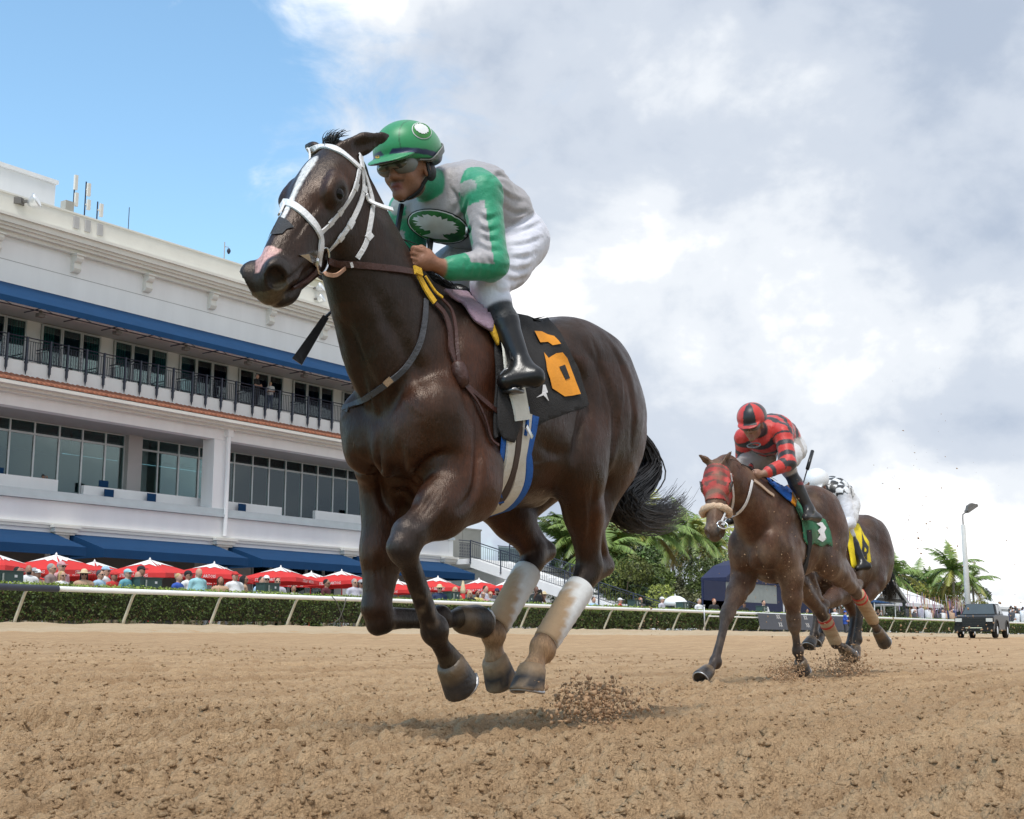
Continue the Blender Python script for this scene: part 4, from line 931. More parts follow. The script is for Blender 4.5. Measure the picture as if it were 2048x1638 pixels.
for pxs, wd, dp, mi in (([(757, 860), (754, 930), (764, 990), (785, 1030)], .020, .030, False), ([(800, 870), (800, 930), (815, 985), (835, 1015)], .022, .018, True),
        ([(905, 905), (868, 918), (830, 955), (796, 1005)], .022, .030, True), ([(955, 850), (958, 920), (948, 985), (915, 1025)], .018, .022, True),
        ([(690, 610), (712, 730), (735, 810), (760, 850)], .024, .018, True), ([(735, 560), (790, 660), (850, 760), (880, 820)], .030, .010, True),
        ([(1165, 690), (1212, 760), (1232, 840), (1222, 930), (1205, 1000)], .020, .018, True), ([(1120, 690), (1160, 745), (1180, 820), (1175, 890)], .022, .014, True), ([(1250, 740), (1268, 820), (1262, 900)], .018, .012, True),
        ([(1172, 800), (1160, 860), (1148, 920)], .024, .030, True), ([(900, 640), (915, 720), (935, 800), (955, 850)], .022, .012, True), ([(820, 700), (800, 780), (770, 840)], .024, .013, True),
        ([(1190, 960), (1185, 1040), (1178, 1100)], .016, .013, True), ([(880, 965), (850, 1010), (825, 1050)], .014, .010, True), ([(905, 990), (865, 1040), (835, 1062)], .014, -.008, True),
        ([(745, 600), (760, 700), (765, 790)], .030, -.010, True), ([(1205, 660), (1250, 730), (1275, 800)], .030, -.008, True), ([(640, 405), (610, 450), (585, 480)], .008, .006, True), ([(665, 395), (630, 430), (610, 455)], .008, -.005, True),
        ([(533, 566), (556, 570), (578, 560), (600, 540), (612, 525)], .007, .012, False), ([(1070, 880), (1110, 905), (1140, 905)], .03, .014, True), ([(1040, 870), (1030, 930), (1010, 985)], .02, .006, True), ([(815, 1130), (835, 1190), (855, 1240)], .010, .007, False), ([(985, 900), (1030, 925), (1075, 930), (1120, 915)], .007, -.005, True), ([(760, 720), (800, 790), (845, 830)], .007, -.0045, True), ([(1225, 690), (1245, 760), (1240, 830), (1222, 880)], .007, -.004, True), ([(700, 660), (722, 740), (742, 800), (758, 860)], .008, -.006, True), ([(1165, 960), (1172, 1030), (1168, 1090)], .007, -.005, True), ([(600, 470), (622, 440), (655, 425)], .006, -.004, True), ([(1180, 670), (1200, 730), (1205, 800)], .012, .007, True), ([(1215, 680), (1245, 740), (1252, 800)], .012, .007, True), ([(758, 1110), (765, 1180)], .014, .010, False)):
    V1 = groove(sk0, V1, N1, pxs, wd, dp, mi)
bodyw = smooth01(V1[:, 2], .75, .95)*smooth01(-np.linalg.norm((V1-HO1-HM1@A3(.35, 0, -.05))*[1, 1, 1], axis=1), -.60, -.40)*0+smooth01(V1[:, 2], .75, 1.0)*smooth01(.75-V1[:, 0], 0, .2)
V1 = V1+N1*(bodyw*(.0050*gn3(V1, 6.5, 4)+.0022*gn3(V1, 17, 9)))[:, None]; V1 = relax(V1, Q1, 1, .4)
pal1 = {0: (.0235, .0092, .0046), 1: (.031, .0115, .0050), 2: (.0065, .0052, .0050), 3: (.021, .0090, .0054), 4: (.014, .0115, .0115), 5: (.016, .0085, .006), 6: (.0150, .0078, .0056)}
def col1(V, C):
    L = (V-HO1)@HM1
    n = gn3(V, 5.0, 2.0); warm = np.clip(n*.8+.15, 0, 1)[:, None]*((V[:, 2] < 1.5)[:, None]); C = C*(1+warm*np.array([1.5, .75, .3]))
    hd = (L[:, 0] > .02) & (L[:, 0] < .75) & (np.abs(L[:, 1]) < .16) & (L[:, 2] > -.2)
    wd = np.interp(L[:, 0], [.10, .13, .17, .22, .30, .44, .50, .56, .60, .66], [0, .020, .026, .019, .012, .012, .020, .026, .034, .014])+.003*gn3(V, 60, 1)
    bl = hd & (L[:, 2] > -.005) & (L[:, 0] > .11) & (L[:, 0] < .475); f = smooth01(wd-np.abs(L[:, 1]+.004), -.004, .004)[:, None]*bl[:, None]
    C = C*(1-f)+f*np.array([.74, .71, .68])
    pk = hd & (L[:, 2] > .008) & (L[:, 0] >= .555) & (L[:, 0] < .665); f = smooth01(np.interp(L[:, 0], [.555, .60, .64, .665], [.040, .032, .014, .008])-np.abs(L[:, 1]), -.004, .005)[:, None]*pk[:, None]
    C = C*(1-f)+f*np.array([.62, .36, .33])
    f = smooth01(L[:, 0], .635, .665)[:, None]*((L[:, 2] < -.02) & (L[:, 2] > -.085))[:, None]*.32; C = C*(1-f)+f*np.array([.20, .15, .085])
    f = hd[:, None]*smooth01(n, -.1, .6)[:, None]*.8*((L[:, 0] < .45) & (L[:, 2] > -.03))[:, None]; C = C+f*np.array([.038, .012, .003])
    # dried sand on the hind shanks and fetlocks
    for k, fe, co in ((LHk, LHf, LHc), (RHk, RHf, RHc)):
        d = np.linalg.norm(V-(fe+co)/2, axis=1); f = smooth01(-d, -.12, -.06)[:, None]*(.8+.2*gn3(V, 30, 1))[:, None]; C = C*(1-f)+f*np.array([.36, .215, .115])
    for co_ in (LFc, RFc):
        d = np.linalg.norm(V-co_, axis=1); f = smooth01(-d, -.075, -.058)[:, None]*(.6+.4*gn3(V, 40, 2))[:, None]*.25; C = C*(1-f)+f*np.array([.20, .15, .09])
    d = np.linalg.norm(V-LFk, axis=1); f = smooth01(-d, -.14, -.05)[:, None]*np.clip(.55+.5*gn3(V, 9, 5), 0, 1)[:, None]*.5; C = C*(1-f)+f*np.array([.060, .058, .062])
    d = np.linalg.norm(V-(LFk*.25+LFf*.75), axis=1); f = smooth01(-d, -.13, -.04)[:, None]*np.clip(gn3(V, 34, 7)-.05, 0, .7)[:, None]; C = C*(1-f)+f*np.array([.15, .10, .06])
    for sg in (1, -1):
        d = np.linalg.norm((L-A3(.655, sg*.062, .002)*1.03)/A3(.046, .030, .036), axis=1); f = smooth01(-d, -1.1, -.8)[:, None]; C = C*(1-f)+f*np.array([.006, .0035, .004])
        d = np.linalg.norm((L-A3(.235, sg*.1, .005)*1.03)/A3(.055, .05, .042), axis=1); f = smooth01(-d, -1.2, -.7)[:, None]*.7; C = C*(1-f)+f*np.array([.007, .005, .005])
    return np.clip(C, 0, 1)
me = mesh('body', V1, Q1, True); setcol(me, paint(B1, V1, pal1, None, col1)); link(bpy.data.objects.new('body', me), h1, coat_mat('coat_dark_bay', .35))
S1 = Skin(F1, [(V1, Q1)])
def eyes(H, parent, r=.0245):
    for sg in (1, -1):
        b = MB(); b.lathe([(r*math.sin(a), r*math.cos(a)) for a in np.linspace(.05, PI-.05, 9)], n=14); o = b.build('eye', M_eye, parent, True); o.location = H(.235, sg*.0965, .005)
eyes(H1, h1)
back = lambda t: np.array([t[2], 0, -t[0]])
hoof(h1, LFc, LFs, -back(unit(LFc-LFf)), M_hoof); hoof(h1, RFc, RFs, -back(unit(RFc-RFf)), M_hoof)
hoof(h1, LHc, LHo, A3(1, 0, -.2), M_hoof_sandy); hoof(h1, RHc, RHo, -back(unit(RHo-RHc)), M_hoof_sandy)
for (k, f) in ((LHk, LHf), (RHk, RHf)):
    t = unit(f-k); bk = back(t)
    o = wrap(h1, k+t*.10+bk*.008, f-t*.030+bk*.007, .061, .053, M_wrap, 24, bulge=.0022)
    vv = np.array([v.co[:] for v in o.data.vertices]); al = (vv-k)@t/np.linalg.norm(f-k); fr_ = ((vv-k-bk*.014)-((vv-k)@t)[:, None]*t)@(-bk)/.05; g = .10*gn3(vv, 30, 2)+.05*gn3(vv, 90, 1)+.02*np.sin(al*60)
    m_ = smooth01(.36*fr_+.85*(al-.80)+g, -.05, .18)[:, None]; setcol(o.data, (1-m_)*A3(.74, .735, .72)+m_*A3(.43, .285, .165))
# mane, forelock and flowing tail
def mane1(i, rg, seg):
    t = .42+.58*rg.random(); c0 = catmull([A3(.56, 0, 2.02), A3(.43, 0, 1.85), A3(.31, 0, 1.735), A3(.16, 0, 1.685)], 50)[int(t*49)]; c0 = c0+A3(0, rg.normal()*.008, -.01)
    d = unit(A3(-.75, -.10+rg.normal()*.35, .30+.20*rg.normal())); L = (.08+.09*rg.random())*(1+.7*(t > .7)); P = [c0]
    for j in range(seg): d = unit(d+A3(-.22, -.04, -.26)+rg.normal(size=3)*.10); P.append(P[-1]+d*L/seg)
    return np.array(P)
strands('mane', None, mane1, 900, 6, .0042, M_hair, h1, 3)
def fore1(i, rg, seg):
    c0 = H1(.02, rg.normal()*.014, .06); d = unit(M_f@A3(-.2+.2*rg.normal(), .15*rg.normal(), 1)); P = [c0]
    for j in range(seg): d = unit(d+A3(-.34, .08, -.05)+rg.normal(size=3)*.10); P.append(P[-1]+d*.075/seg)
    return np.array(P)
M_f = HM1
strands('forelock', None, fore1, 34, 6, .0035, M_hair, h1, 4)
br = catmull([H1(.0, 0, .085), p1(680, 287, .02), p1(697, 287, .05), p1(711, 285, .07)], 9)
MB().tube(br, [.012, .014, .011, .013, .010, .012, .009, .006, .002], 7).build('braid', M_hair, h1, True)
tail_c = [catmull(q, 9) for q in (
    [A3(-1.12, 0, 1.44), p1(1298, 905, 0), p1(1300, 960, .0), p1(1262, 1000, .02), p1(1255, 1020, .02), p1(1320, 1030, .0), p1(1385, 940, -.02)],
    [A3(-1.12, .02, 1.43), p1(1300, 900, .03), p1(1292, 950, .04), p1(1240, 985, .05), p1(1235, 1010, .05), p1(1290, 1040, .03), p1(1370, 1005, .0)],
    [A3(-1.12, -.02, 1.43), p1(1290, 910, -.03), p1(1275, 970, -.02), p1(1228, 1000, -.02), p1(1240, 1028, -.02), p1(1310, 1045, -.03), p1(1376, 1025, -.05)])]
def tail1(i, rg, seg):
    w_ = rg.dirichlet((1.0, 1.0, 1.0)); c0 = w_[0]*tail_c[0]+w_[1]*tail_c[1]+w_[2]*tail_c[2]
    P = catmull(c0[[0, 1, 2, 3, 4, 5, 6, 7, 8]], seg+3); t = np.linspace(0, 1, len(P))[:, None]; fr_ = rg.normal(size=3)*A3(.03, .035, .028)
    P = P+fr_*np.sin(t*PI*.75)*1.0+rg.normal(size=3)*.02*t**2+A3(0, .012*math.sin(i), .010*math.cos(i*1.7))*np.sin(t*9+i)
    return P[:max(9, int(len(P)*(.80+.20*rg.random())))]
strands('tail', None, tail1, 1150, 18, .0050, M_hair, h1, 5)
# ------------------------------------------------------------------ tack of the horse in front
M_wl = pm('white_leather', (.76, .74, .74), .45, .10, 30, .4, 90)
M_bl = pm('brown_leather', (.060, .022, .016), .45, .3, 18, .4, 80)
M_gl = pm('grey_leather', (.060, .060, .068), .5, .25, 30, .4, 80)
M_kl = pm('black_leather', (.010, .010, .011), .32, .3, 16, .3, 50)
M_cl = pm('black_cloth', (.020, .018, .018), .9, .25, 22, .5, 160)
M_or = pm('orange_print', (.80, .30, .015), .75, .08, 25, .3, 120)
M_yel = pm('yellow_rubber', (.70, .40, .025), .7, .12, 25, .4, 90)
M_pur = pm('mauve_towel', (.34, .21, .28), .95, .2, 14, .8, 200, sheen=.3)
M_bb = pm('blue_binding', (.020, .120, .45), .85, .12, 30, .4, 120)
M_web = pm('white_webbing', (.70, .67, .60), .85, .08, 20, .4, 130)
M_bs = pm('brown_stripe', (.075, .050, .040), .85, .15, 30)
M_steel = pm('bit_steel', (.72, .72, .72), .18, .05, metal=1)
M_tape = pm('nasal_strip', (.038, .038, .042), .75, .15, 30, .6, 90)
br1 = empty('bridle', (F1.u0-.80, F1.v0, 1.75), PI, label='white leather bridle with silver bit on the front horse head', cat='bridle')
def loc_to(par, fr):
    """parts of a thing are modelled in the horse frame; cancel the thing's own offset"""
    off = par.location; return Vector((off.x-fr.u0, off.y-fr.v0, -off.z))
def under(par, fr, since):
    sh = loc_to(par, fr)
    for o in COL.objects:
        if o.parent is par and o.name not in since: o.location = Vector(o.location)+sh
snap = lambda: {o.name for o in COL.objects}
b0 = snap()
MIRROR[0] = (HO1, HM1[:, 1])
strap('browband', S1, [(606, 316), (612, 306), (627, 298), (650, 294), (674, 300), (698, 318), (719, 337)], .022, .006, M_wl, br1, 30, w=-.09)
strap('noseband', S1, [(541, 420), (543, 412), (555, 405), (579, 407), (603, 423), (624, 444), (636, 463), (641, 482), (638, 509), (634, 532)], .026, .007, M_wl, br1, 36, w=-.03)
for q in ([(717, 340), (708, 378), (689, 411), (662, 444), (642, 464)], [(723, 338), (726, 378), (717, 413), (698, 451), (674, 482), (657, 500)], [(726, 340), (742, 392), (744, 420), (736, 468), (729, 492), (714, 517)]):
    strap('cheek_strap', S1, q, .018, .0045, M_wl, br1, 26, mirror=True)
for q in ([(712, 366), (708, 380)], [(683, 418), (676, 428)], [(664, 441), (655, 450)], [(704, 441), (696, 455)], [(684, 470), (676, 480)], [(742, 468), (733, 478)], [(728, 372), (727, 386)]):
    strap('keeper', S1, q, .024, .0065, M_wl, br1, 4)
crown = [S1.hit(x, y, .003)[0] for x, y in ((722, 338), (728, 322), (730, 312))]
crown = np.array(crown+[mirrored(c[None])[0] for c in crown[::-1]]); crown = catmull(crown, 16)
Nn = [S1.near(c)[1] for c in crown]; crown = [S1.near(c, .004)[0] for c in crown]
ribbon('crownpiece', crown, Nn, .022, .006, M_wl, br1)
P = catmull([S1.hit(728, 390, .01)[0], p1(738, 402, .10), p1(760, 412, .13), p1(785, 420, .15)], 8); ribbon('strap_end', P, [A3(.2, .8, .5)]*8, .019, .005, M_wl, br1)
# bit: ring and cheek wing on both sides, curb strap under the jaw
c0, n0 = S1.hit(640, 520, .012); t = unit(np.cross(n0, A3(0, 0, 1))); u_ = np.cross(t, n0)
for sg in (1, -1):
    mr_ = (lambda p: p) if sg > 0 else (lambda p: mirrored(np.asarray(p)[None])[0]); m = MB(); m.tube([mr_(c0+(t*.034*math.cos(a)+u_*.044*math.sin(a))) for a in np.linspace(0, 2*PI, 21)], .0055, 6); m.build('bit_ring', M_steel, br1, True)
    w0 = [mr_(S1.hit(x, y, .008)[0]) for x, y in ((598, 512), (614, 508), (630, 500), (634, 518), (631, 536), (620, 524))]
    o = MB().add(w0, [tuple(range(6))]).build('bit_cheek', M_steel, br1); md = o.modifiers.new('t', 'SOLIDIFY'); md.thickness = .008; md.offset = 1
P = [S1.hit(x, y, .004) for x, y in ((634, 530), (628, 545), (612, 560), (596, 570), (582, 574))]; ribbon('curb_strap', [q[0] for q in P], [q[1] for q in P], .016, .006, M_bl, br1)
decal('nasal_strip', S1, [(503, 468), (517, 448), (534, 434), (556, 432), (575, 441), (588, 455), (573, 459), (565, 468), (548, 470), (525, 464)], 4, .004, M_tape, br1, w=.0)
MIRROR[0] = None
under(br1, F1, b0)
# reins
rn = empty('reins', (F1.u0-.3, F1.v0-.1, 1.6), PI, label='brown and yellow reins looped and knotted on the front horse neck', cat='reins'); b0 = snap()
strap('rein', S1, [(650, 522), (680, 527), (720, 531), (770, 537), (822, 546)], .024, .005, M_bl, rn, 28, .012, mirror=True)
strap('rein_keeper', S1, [(700, 524), (703, 535)], .010, .006, M_wl, rn, 4, .018)
P = catmull([S1.hit(690, 536, .01)[0], p1(672, 550, .11), p1(655, 549, .10), p1(648, 545, .09)], 10); ribbon('rein_loop', P, [A3(0, .9, -.3)]*10, .014, .004, pm('tan_leather', (.50, .28, .18), .6), rn)
strap('grip', S1, [(820, 543), (833, 549)], .032, .010, M_yel, rn, 5, .016)
strap('grip', S1, [(830, 552), (845, 580), (864, 608)], .030, .006, M_yel, rn, 14, .012)
strap('grip', S1, [(842, 556), (862, 586), (878, 600)], .012, .005, M_yel, rn, 14, .016)
strap('rein', S1, [(866, 610), (885, 630), (896, 665), (898, 700), (912, 735)], .024, .005, M_bl, rn, 22, .010)
strap('rein', S1, [(878, 602), (896, 622), (905, 650), (912, 690), (915, 735)], .014, .005, M_bl, rn, 22, .014)
kn, nn = S1.hit(918, 747, .012); kb = Blob(); tt = unit(np.cross(nn, A3(0, 1, .3))); kb.ell(kn, A3(.030, .024, .026), None, .01); kb.cone(kn+tt*.02, kn-tt*.02, .026, .026, .01); kb.ell(kn+A3(-.01, .005, -.035), A3(.024, .02, .024), None, .01)
kv, kq = kb.mesh(.006); link(bpy.data.objects.new('knot', mesh('knot', kv, kq, True)), rn, M_bl)
strap('rein_tail', S1, [(925, 768), (955, 795), (995, 828), (1042, 862)], .020, .004, M_bl, rn, 22, .010)
strap('rein_tail', S1, [(925, 770), (950, 805), (968, 845), (978, 880), (992, 892)], .010, .004, M_bl, rn, 22, .010)
under(rn, F1, b0)
bp_ = empty('breastplate', (F1.u0-.3, F1.v0, 1.3), PI, label='grey leather breast strap buckled round the front horse chest', cat='strap'); b0 = snap()
strap('strap', S1, [(850, 600), (848, 640), (838, 690), (815, 730), (780, 762), (735, 795), (705, 811), (689, 816), (680, 813)], .022, .005, M_gl, bp_, 44, .004, w=-.12)
strap('buckle', S1, [(771, 757), (781, 766)], .034, .006, M_steel, bp_, 4, .008)
under(bp_, F1, b0)
# saddlecloth with number, towel, girth
sd = empty('saddlecloth', (F1.u0+.3, F1.v0, 1.5), PI, label='black saddlecloth with orange number 6 on the front horse', cat='saddlecloth'); b0 = snap()
decal('cloth', S1, [(1000, 610), (1040, 612), (1062, 618), (1090, 632), (1112, 662), (1135, 700), (1155, 750), (1174, 812), (1130, 828), (1085, 842), (1058, 858), (1030, 870), (1000, 868), (984, 880), (986, 800), (988, 730), (985, 660)], 9, .010, M_cl, sd, mirror=True, thick=.008, wav=.006)
S1c = Skin(F1, [(V1+N1*.016, Q1)])
z8 = lambda L: [(800+x/4.8175, 560+y/4.8175) for x, y in L]
decal('number', S1c, z8([(1290, 495), (1360, 500), (1420, 530), (1480, 545), (1520, 585), (1545, 618), (1465, 632), (1420, 600), (1345, 605), (1315, 545)]), 5, .004, M_or, sd)
decal('number_hole', S1c, z8([(1522, 842), (1578, 822), (1626, 950), (1585, 968)]), 4, .0065, M_cl, sd)
decal('number', S1c, z8([(1380, 700), (1425, 755), (1500, 708), (1560, 700), (1605, 755), (1640, 850), (1690, 985), (1735, 1100), (1660, 1115), (1580, 1125), (1460, 1045), (1440, 960), (1410, 870), (1400, 790)]), 5, .004, M_or, sd)
decal('lettering', S1c, z8([(1370, 1012), (1392, 1010), (1418, 1085), (1400, 1090), (1428, 1170), (1375, 1112), (1305, 1135), (1360, 1095)]), 5, .004, M_wl, sd)
under(sd, F1, b0)
tw = empty('towel', (F1.u0-.05, F1.v0, 1.65), PI, label='mauve and yellow towel under the saddle of the front horse', cat='towel'); b0 = snap()
decal('cloth', S1, [(880, 586), (915, 588), (950, 598), (980, 606), (982, 626), (974, 668), (945, 645), (918, 612)], 7, .018, M_pur, tw, mirror=True, thick=.010, wav=.008)
decal('corner', S1, [(982, 626), (992, 652), (987, 694), (974, 668)], 5, .019, M_yel, tw, mirror=True, thick=.010)
under(tw, F1, b0)
gt = empty('girth', (F1.u0+.03, F1.v0, 1.1), PI, label='white, brown and blue striped girth round the front horse belly', cat='girth'); b0 = snap()
TB = Blob(); torso_prims(TB, lambda p: p); tv, tq = TB.mesh(.016); ST = Skin(F1, [(tv, tq)])
q = catmull([(1030, 822), (1030, 860), (1026, 905), (1016, 950), (1002, 985), (982, 1008), (955, 1024)], 30); C = []; Nn = []
for x, y in q: a, b = ST.hit(x, y, .012); C.append(a); Nn.append(b)
C = np.array(C); Nn = np.array(Nn); C[1:-1] = (C[:-2]+2*C[1:-1]+C[2:])/4
for _ in range(3): Nn[1:-1] = (Nn[:-2]+2*Nn[1:-1]+Nn[2:])/4
def shifted(f):
    o = []
    for i in range(len(C)):
        t = unit(C[min(i+1, len(C)-1)]-C[max(i-1, 0)]); o.append(C[i]+np.cross(Nn[i], t)*f)
    o = [ST.near(p, .014)[0] for p in o]; return o
for f, wd, mt, nm in ((.108, .042, M_bb, 'edge'), (-.100, .028, M_bb, 'edge'), (.055, .064, M_web, 'band'), (-.053, .064, M_web, 'band'), (0, .044, M_bs, 'stripe')):
    for mir in (False, True): ribbon(nm, shifted(f), Nn, wd, .007, mt, gt, mir)
strap('overgirth', S1, [(988, 640), (1000, 690), (1010, 740), (1020, 790), (1030, 842)], .105, .006, M_web, gt, 20, .034, mirror=True)
strap('edge', S1, [(1046, 815), (1044, 850), (1040, 870)], .016, .008, M_bb, gt, 10, .018)
decal('pad_tab', S1, [(984, 740), (998, 762), (1000, 800), (1018, 838), (1028, 850), (1014, 884), (992, 880), (984, 860)], 7, .030, M_cl, gt, mirror=True, thick=.006)
strap('buckle', S1, [(1034, 852), (1046, 872)], .014, .006, M_steel, gt, 4, .036)
under(gt, F1, b0)
# ------------------------------------------------------------------ rider in front
def to_root(par, fr, since):
    for o in COL.objects:
        if o.parent is par and o.name not in since: o.location = Vector(o.location)+Vector((par.location.x-fr.u0, par.location.y-fr.v0, -par.location.z))
def fingers(B, palm, d, up, side, tag, s=1.0):
    """a closed fist: four curled fingers of unequal length and a thumb over them"""
    d, up, side = unit(d), unit(up), unit(side)
    B.ell(palm, A3(.042, .026, .040)*s, np.stack([d, side, up], 1), .015, tag)
    for i, (o_, L) in enumerate(((.030, .034), (.010, .038), (-.010, .036), (-.029, .028))):
        k = palm+d*.036*s+up*o_*s+side*.010*s; a = k+d*L*.55*s-side*.012*s; b = a-side*.026*s-d*.010*s; c = b-d*.026*s
        B.chain([k-d*.01, a, b, c], [.0105*s, .0098*s, .009*s, .0075*s], .004, 1, tag)
    k = palm+up*.036*s-d*.012*s-side*.006*s; B.chain([k, k+d*.030*s+up*.008*s-side*.010*s, k+d*.058*s-up*.002*s-side*.016*s], [.0125*s, .0105*s, .0085*s], .006, 1, tag)
def rider(fr, J, res=.0075, s=1.0):
    """J: joint positions in the horse frame"""
    B = Blob(); pe, wa, ch, uc, nb, hd = (J[k] for k in ('pelvis', 'waist', 'chest', 'upper', 'neck', 'head'))
    B.cone(pe, wa, .120*s, .118*s, .04, 1.22, 'g'); B.cone(wa, ch, .118*s, .132*s, .05, 1.25, 'g'); B.cone(ch, uc, .132*s, .108*s, .05, 1.35, 'g')
    for q in J.get('loose', []): B.ell(q[0], q[1], None, .05, 'g')
    for sg, k in ((1, 'L'), (-1, 'R')):
        hp = pe+A3(-.01, sg*.085, -.03); kn, an, to, he = J['knee'+k], J['ankle'+k], J['toe'+k], J['heel'+k]
        B.ell(pe+A3(-.045, sg*.072, -.015), A3(.108, .090, .110)*s, None, .04, 'p'); B.cone(hp, hp+(kn-hp)*.5, .112*s, .098*s, .04, 1, 'p'); B.cone(hp+(kn-hp)*.5, kn, .098*s, .066*s, .03, 1, 'p')
        t = unit(an-kn); B.cone(kn, kn+t*.075, .066*s, .062*s, .02, 1, 'p'); B.cone(kn+t*.05, kn+(an-kn)*.45, .053*s, .056*s, .012, 1, 's'); B.cone(kn+(an-kn)*.45, an, .056*s, .040*s, .02, 1, 'b')
        B.cone(an, he, .040*s, .034*s, .03, 1, 'b'); B.cone(he, to, .034*s, .024*s, .03, 1.15, 'b', False, unit(np.cross(to-he, A3(0, 0, 1)))); B.cone(an+(to-an)*.3, to, .036*s, .022*s, .03, 1, 'b')
        sh, el, wr, hn = J['sh'+k], J['el'+k], J['wr'+k], J['hand'+k]
        B.cone(uc+A3(-.02, sg*.08, .01), sh, .085*s, .076*s, .05, 1, 'g'); B.cone(sh, el, .074*s, .058*s, .03, 1, 'a'); B.cone(el, el+(wr-el)*.88, .058*s, .045*s, .025, 1, 'a')
        B.cone(el+(wr-el)*.80, wr, .034*s, .027*s, .008, 1, 'h')
        fingers(B, hn, hn-wr, J['up'+k], J['side'+k], 'h', .95*s)
        B.cone(wr, hn, .028*s, .026*s, .015, 1, 'h')
    B.cone(nb, hd+A3(-.05, 0, -.03), .062*s, .056*s, .03, 1, 'c'); B.cone(nb*.4+hd*.6, hd, .05*s, .05*s, .02, 1, 'k')
    M = J['headM']; H = lambda x, y, z: hd+M@(A3(x, y, z)*s)
    def e(c, r, k=.015, tg='k', sub=False): B.ell(H(*c), A3(*r)*s, M, k, tg, sub)
    e((0, 0, .03), (.098, .076, .10)); e((.035, 0, -.045), (.062, .056, .070)); e((.078, 0, -.098), (.026, .028, .024)); e((.01, 0, -.06), (.06, .058, .05))
    B.cone(H(.094, 0, .012), H(.110, 0, -.030), .011*s, .014*s, .012, 1, 'k', False, M[:, 1]); e((.110, 0, -.034), (.016, .013, .012), .01)
    for sg in (1, -1):
        e((.099, sg*.016, -.036), (.010, .010, .009), .008); e((.062, sg*.042, -.030), (.028, .020, .026), .02)
        e((-.008, sg*.078, -.012), (.020, .010, .032), .006, 'k'); e((-.004, sg*.086, -.010), (.010, .006, .018), .004, 'k', True); B.cone(H(.075, sg*.01, .038), H(.070, sg*.05, .032), .012, .012, .012, 1, 'k')
        e((.078, sg*.030, .016), (.012, .015, .008), .008, 'k', True)
    e((.094, 0, -.066), (.014, .024, .0075), .006, 'lip'); e((.091, 0, -.078), (.014, .020, .0085), .006, 'lip'); e((.102, 0, -.0715), (.02, .021, .0022), .003, 'lip', True)
    V, Q = B.mesh(res); V = relax(V, Q, 1, .4); return B, V, Q, H, M
def wrinkle(V, Q, B, tags_amp, seed=0):
    Nn = normals(V, Q); tg, W = B.weights(V, .01); a = np.zeros(len(V))
    for t, am in tags_amp.items():
        if t in tg: a += W[:, tg.index(t)]*am
    f = 1-np.abs(gn3(V*np.array([1.0, 1.0, .55]), 11, seed))*2; g = 1-np.abs(gn3(V*np.array([.6, 1, 1.2]), 22, seed+3))*2
    return V+Nn*(a*(.65*f+.35*g))[:, None]
j1 = root_for(F1, 'person', 0, label='jockey in green helmet and grey and green silks crouched on the front horse', cat='person')
kL, aL = p1(978, 572, .17), p1(1044, 738, .325)
J1 = dict(pelvis=A3(-.335, 0, 1.985), waist=A3(-.245, 0, 2.07), chest=A3(-.10, 0, 2.085), upper=A3(.03, 0, 2.065), neck=A3(.10, 0, 2.07), head=A3(.268, 0, 2.090), headM=headM(R(13), R(6)),
    loose=[(A3(-.02, 0, 1.98), A3(.17, .15, .10)), (A3(-.20, 0, 2.0), A3(.15, .15, .10)), (A3(-.28, 0, 2.06), A3(.10, .155, .11))],
    kneeL=kL, ankleL=aL, toeL=p1(1010, 763, .305), heelL=p1(1068, 754, .375), kneeR=kL*A3(1, -1, 1), ankleR=aL*A3(1, -1, 1), toeR=p1(1010, 763, .305)*A3(1, -1, 1), heelR=p1(1068, 754, .375)*A3(1, -1, 1),
    shL=p1(962, 388, .175), elL=p1(984, 528, .25), wrL=p1(894, 538, .165), handL=p1(853, 522, .135), upL=A3(.1, .3, 1), sideL=A3(.1, 1, -.3),
    shR=p1(962, 388, .175)*A3(1, -1, 1), elR=A3(-.02, -.235, 1.76), wrR=A3(.17, -.13, 1.80), handR=A3(.245, -.085, 1.815), upR=A3(.1, -.3, 1), sideR=A3(.1, -1, -.3))
BJ, VJ, QJ, HJ, MJ = rider(F1, J1, .0068)
VJ0 = VJ
VJ = wrinkle(VJ, QJ, BJ, {'g': .007, 'a': .004, 'p': .005}, 3)
skj = Skin(F1, [(VJ, QJ)]); NJ = normals(VJ, QJ)
for pxs in ([(900, 372), (915, 400), (905, 430)], [(935, 400), (925, 430), (900, 445)], [(945, 440), (935, 470), (915, 490)], [(995, 372), (1020, 395), (1055, 405)], [(1000, 410), (1030, 425), (1062, 425)], [(1005, 445), (1035, 445), (1060, 435)], [(980, 360), (1000, 350), (1030, 362)],
        [(928, 512), (932, 530), (930, 550)], [(944, 511), (950, 530), (947, 553)], [(958, 511), (966, 530), (963, 555)], [(973, 512), (983, 530), (980, 555)], [(960, 470), (975, 480), (1000, 480)], [(955, 450), (972, 462), (1000, 455)], [(958, 430), (975, 438), (1000, 430)], [(955, 490), (975, 500), (1003, 500)],
        [(1010, 470), (1045, 462), (1085, 445)], [(1010, 492), (1050, 488), (1086, 475)], [(1008, 515), (1045, 515), (1080, 505)], [(1005, 535), (1040, 540), (1068, 532)], [(1003, 555), (1030, 562), (1055, 555)], [(985, 575), (1005, 585), (1025, 578)], [(1020, 452), (1050, 440), (1075, 425)]):
    VJ = groove(skj, VJ, NJ, pxs, .0095, .0085, False, 24); VJ = groove(skj, VJ, NJ, [(x, y-9) for x, y in pxs], .009, -.0045, False, 24)
SKIN1 = (.30, .140, .085)
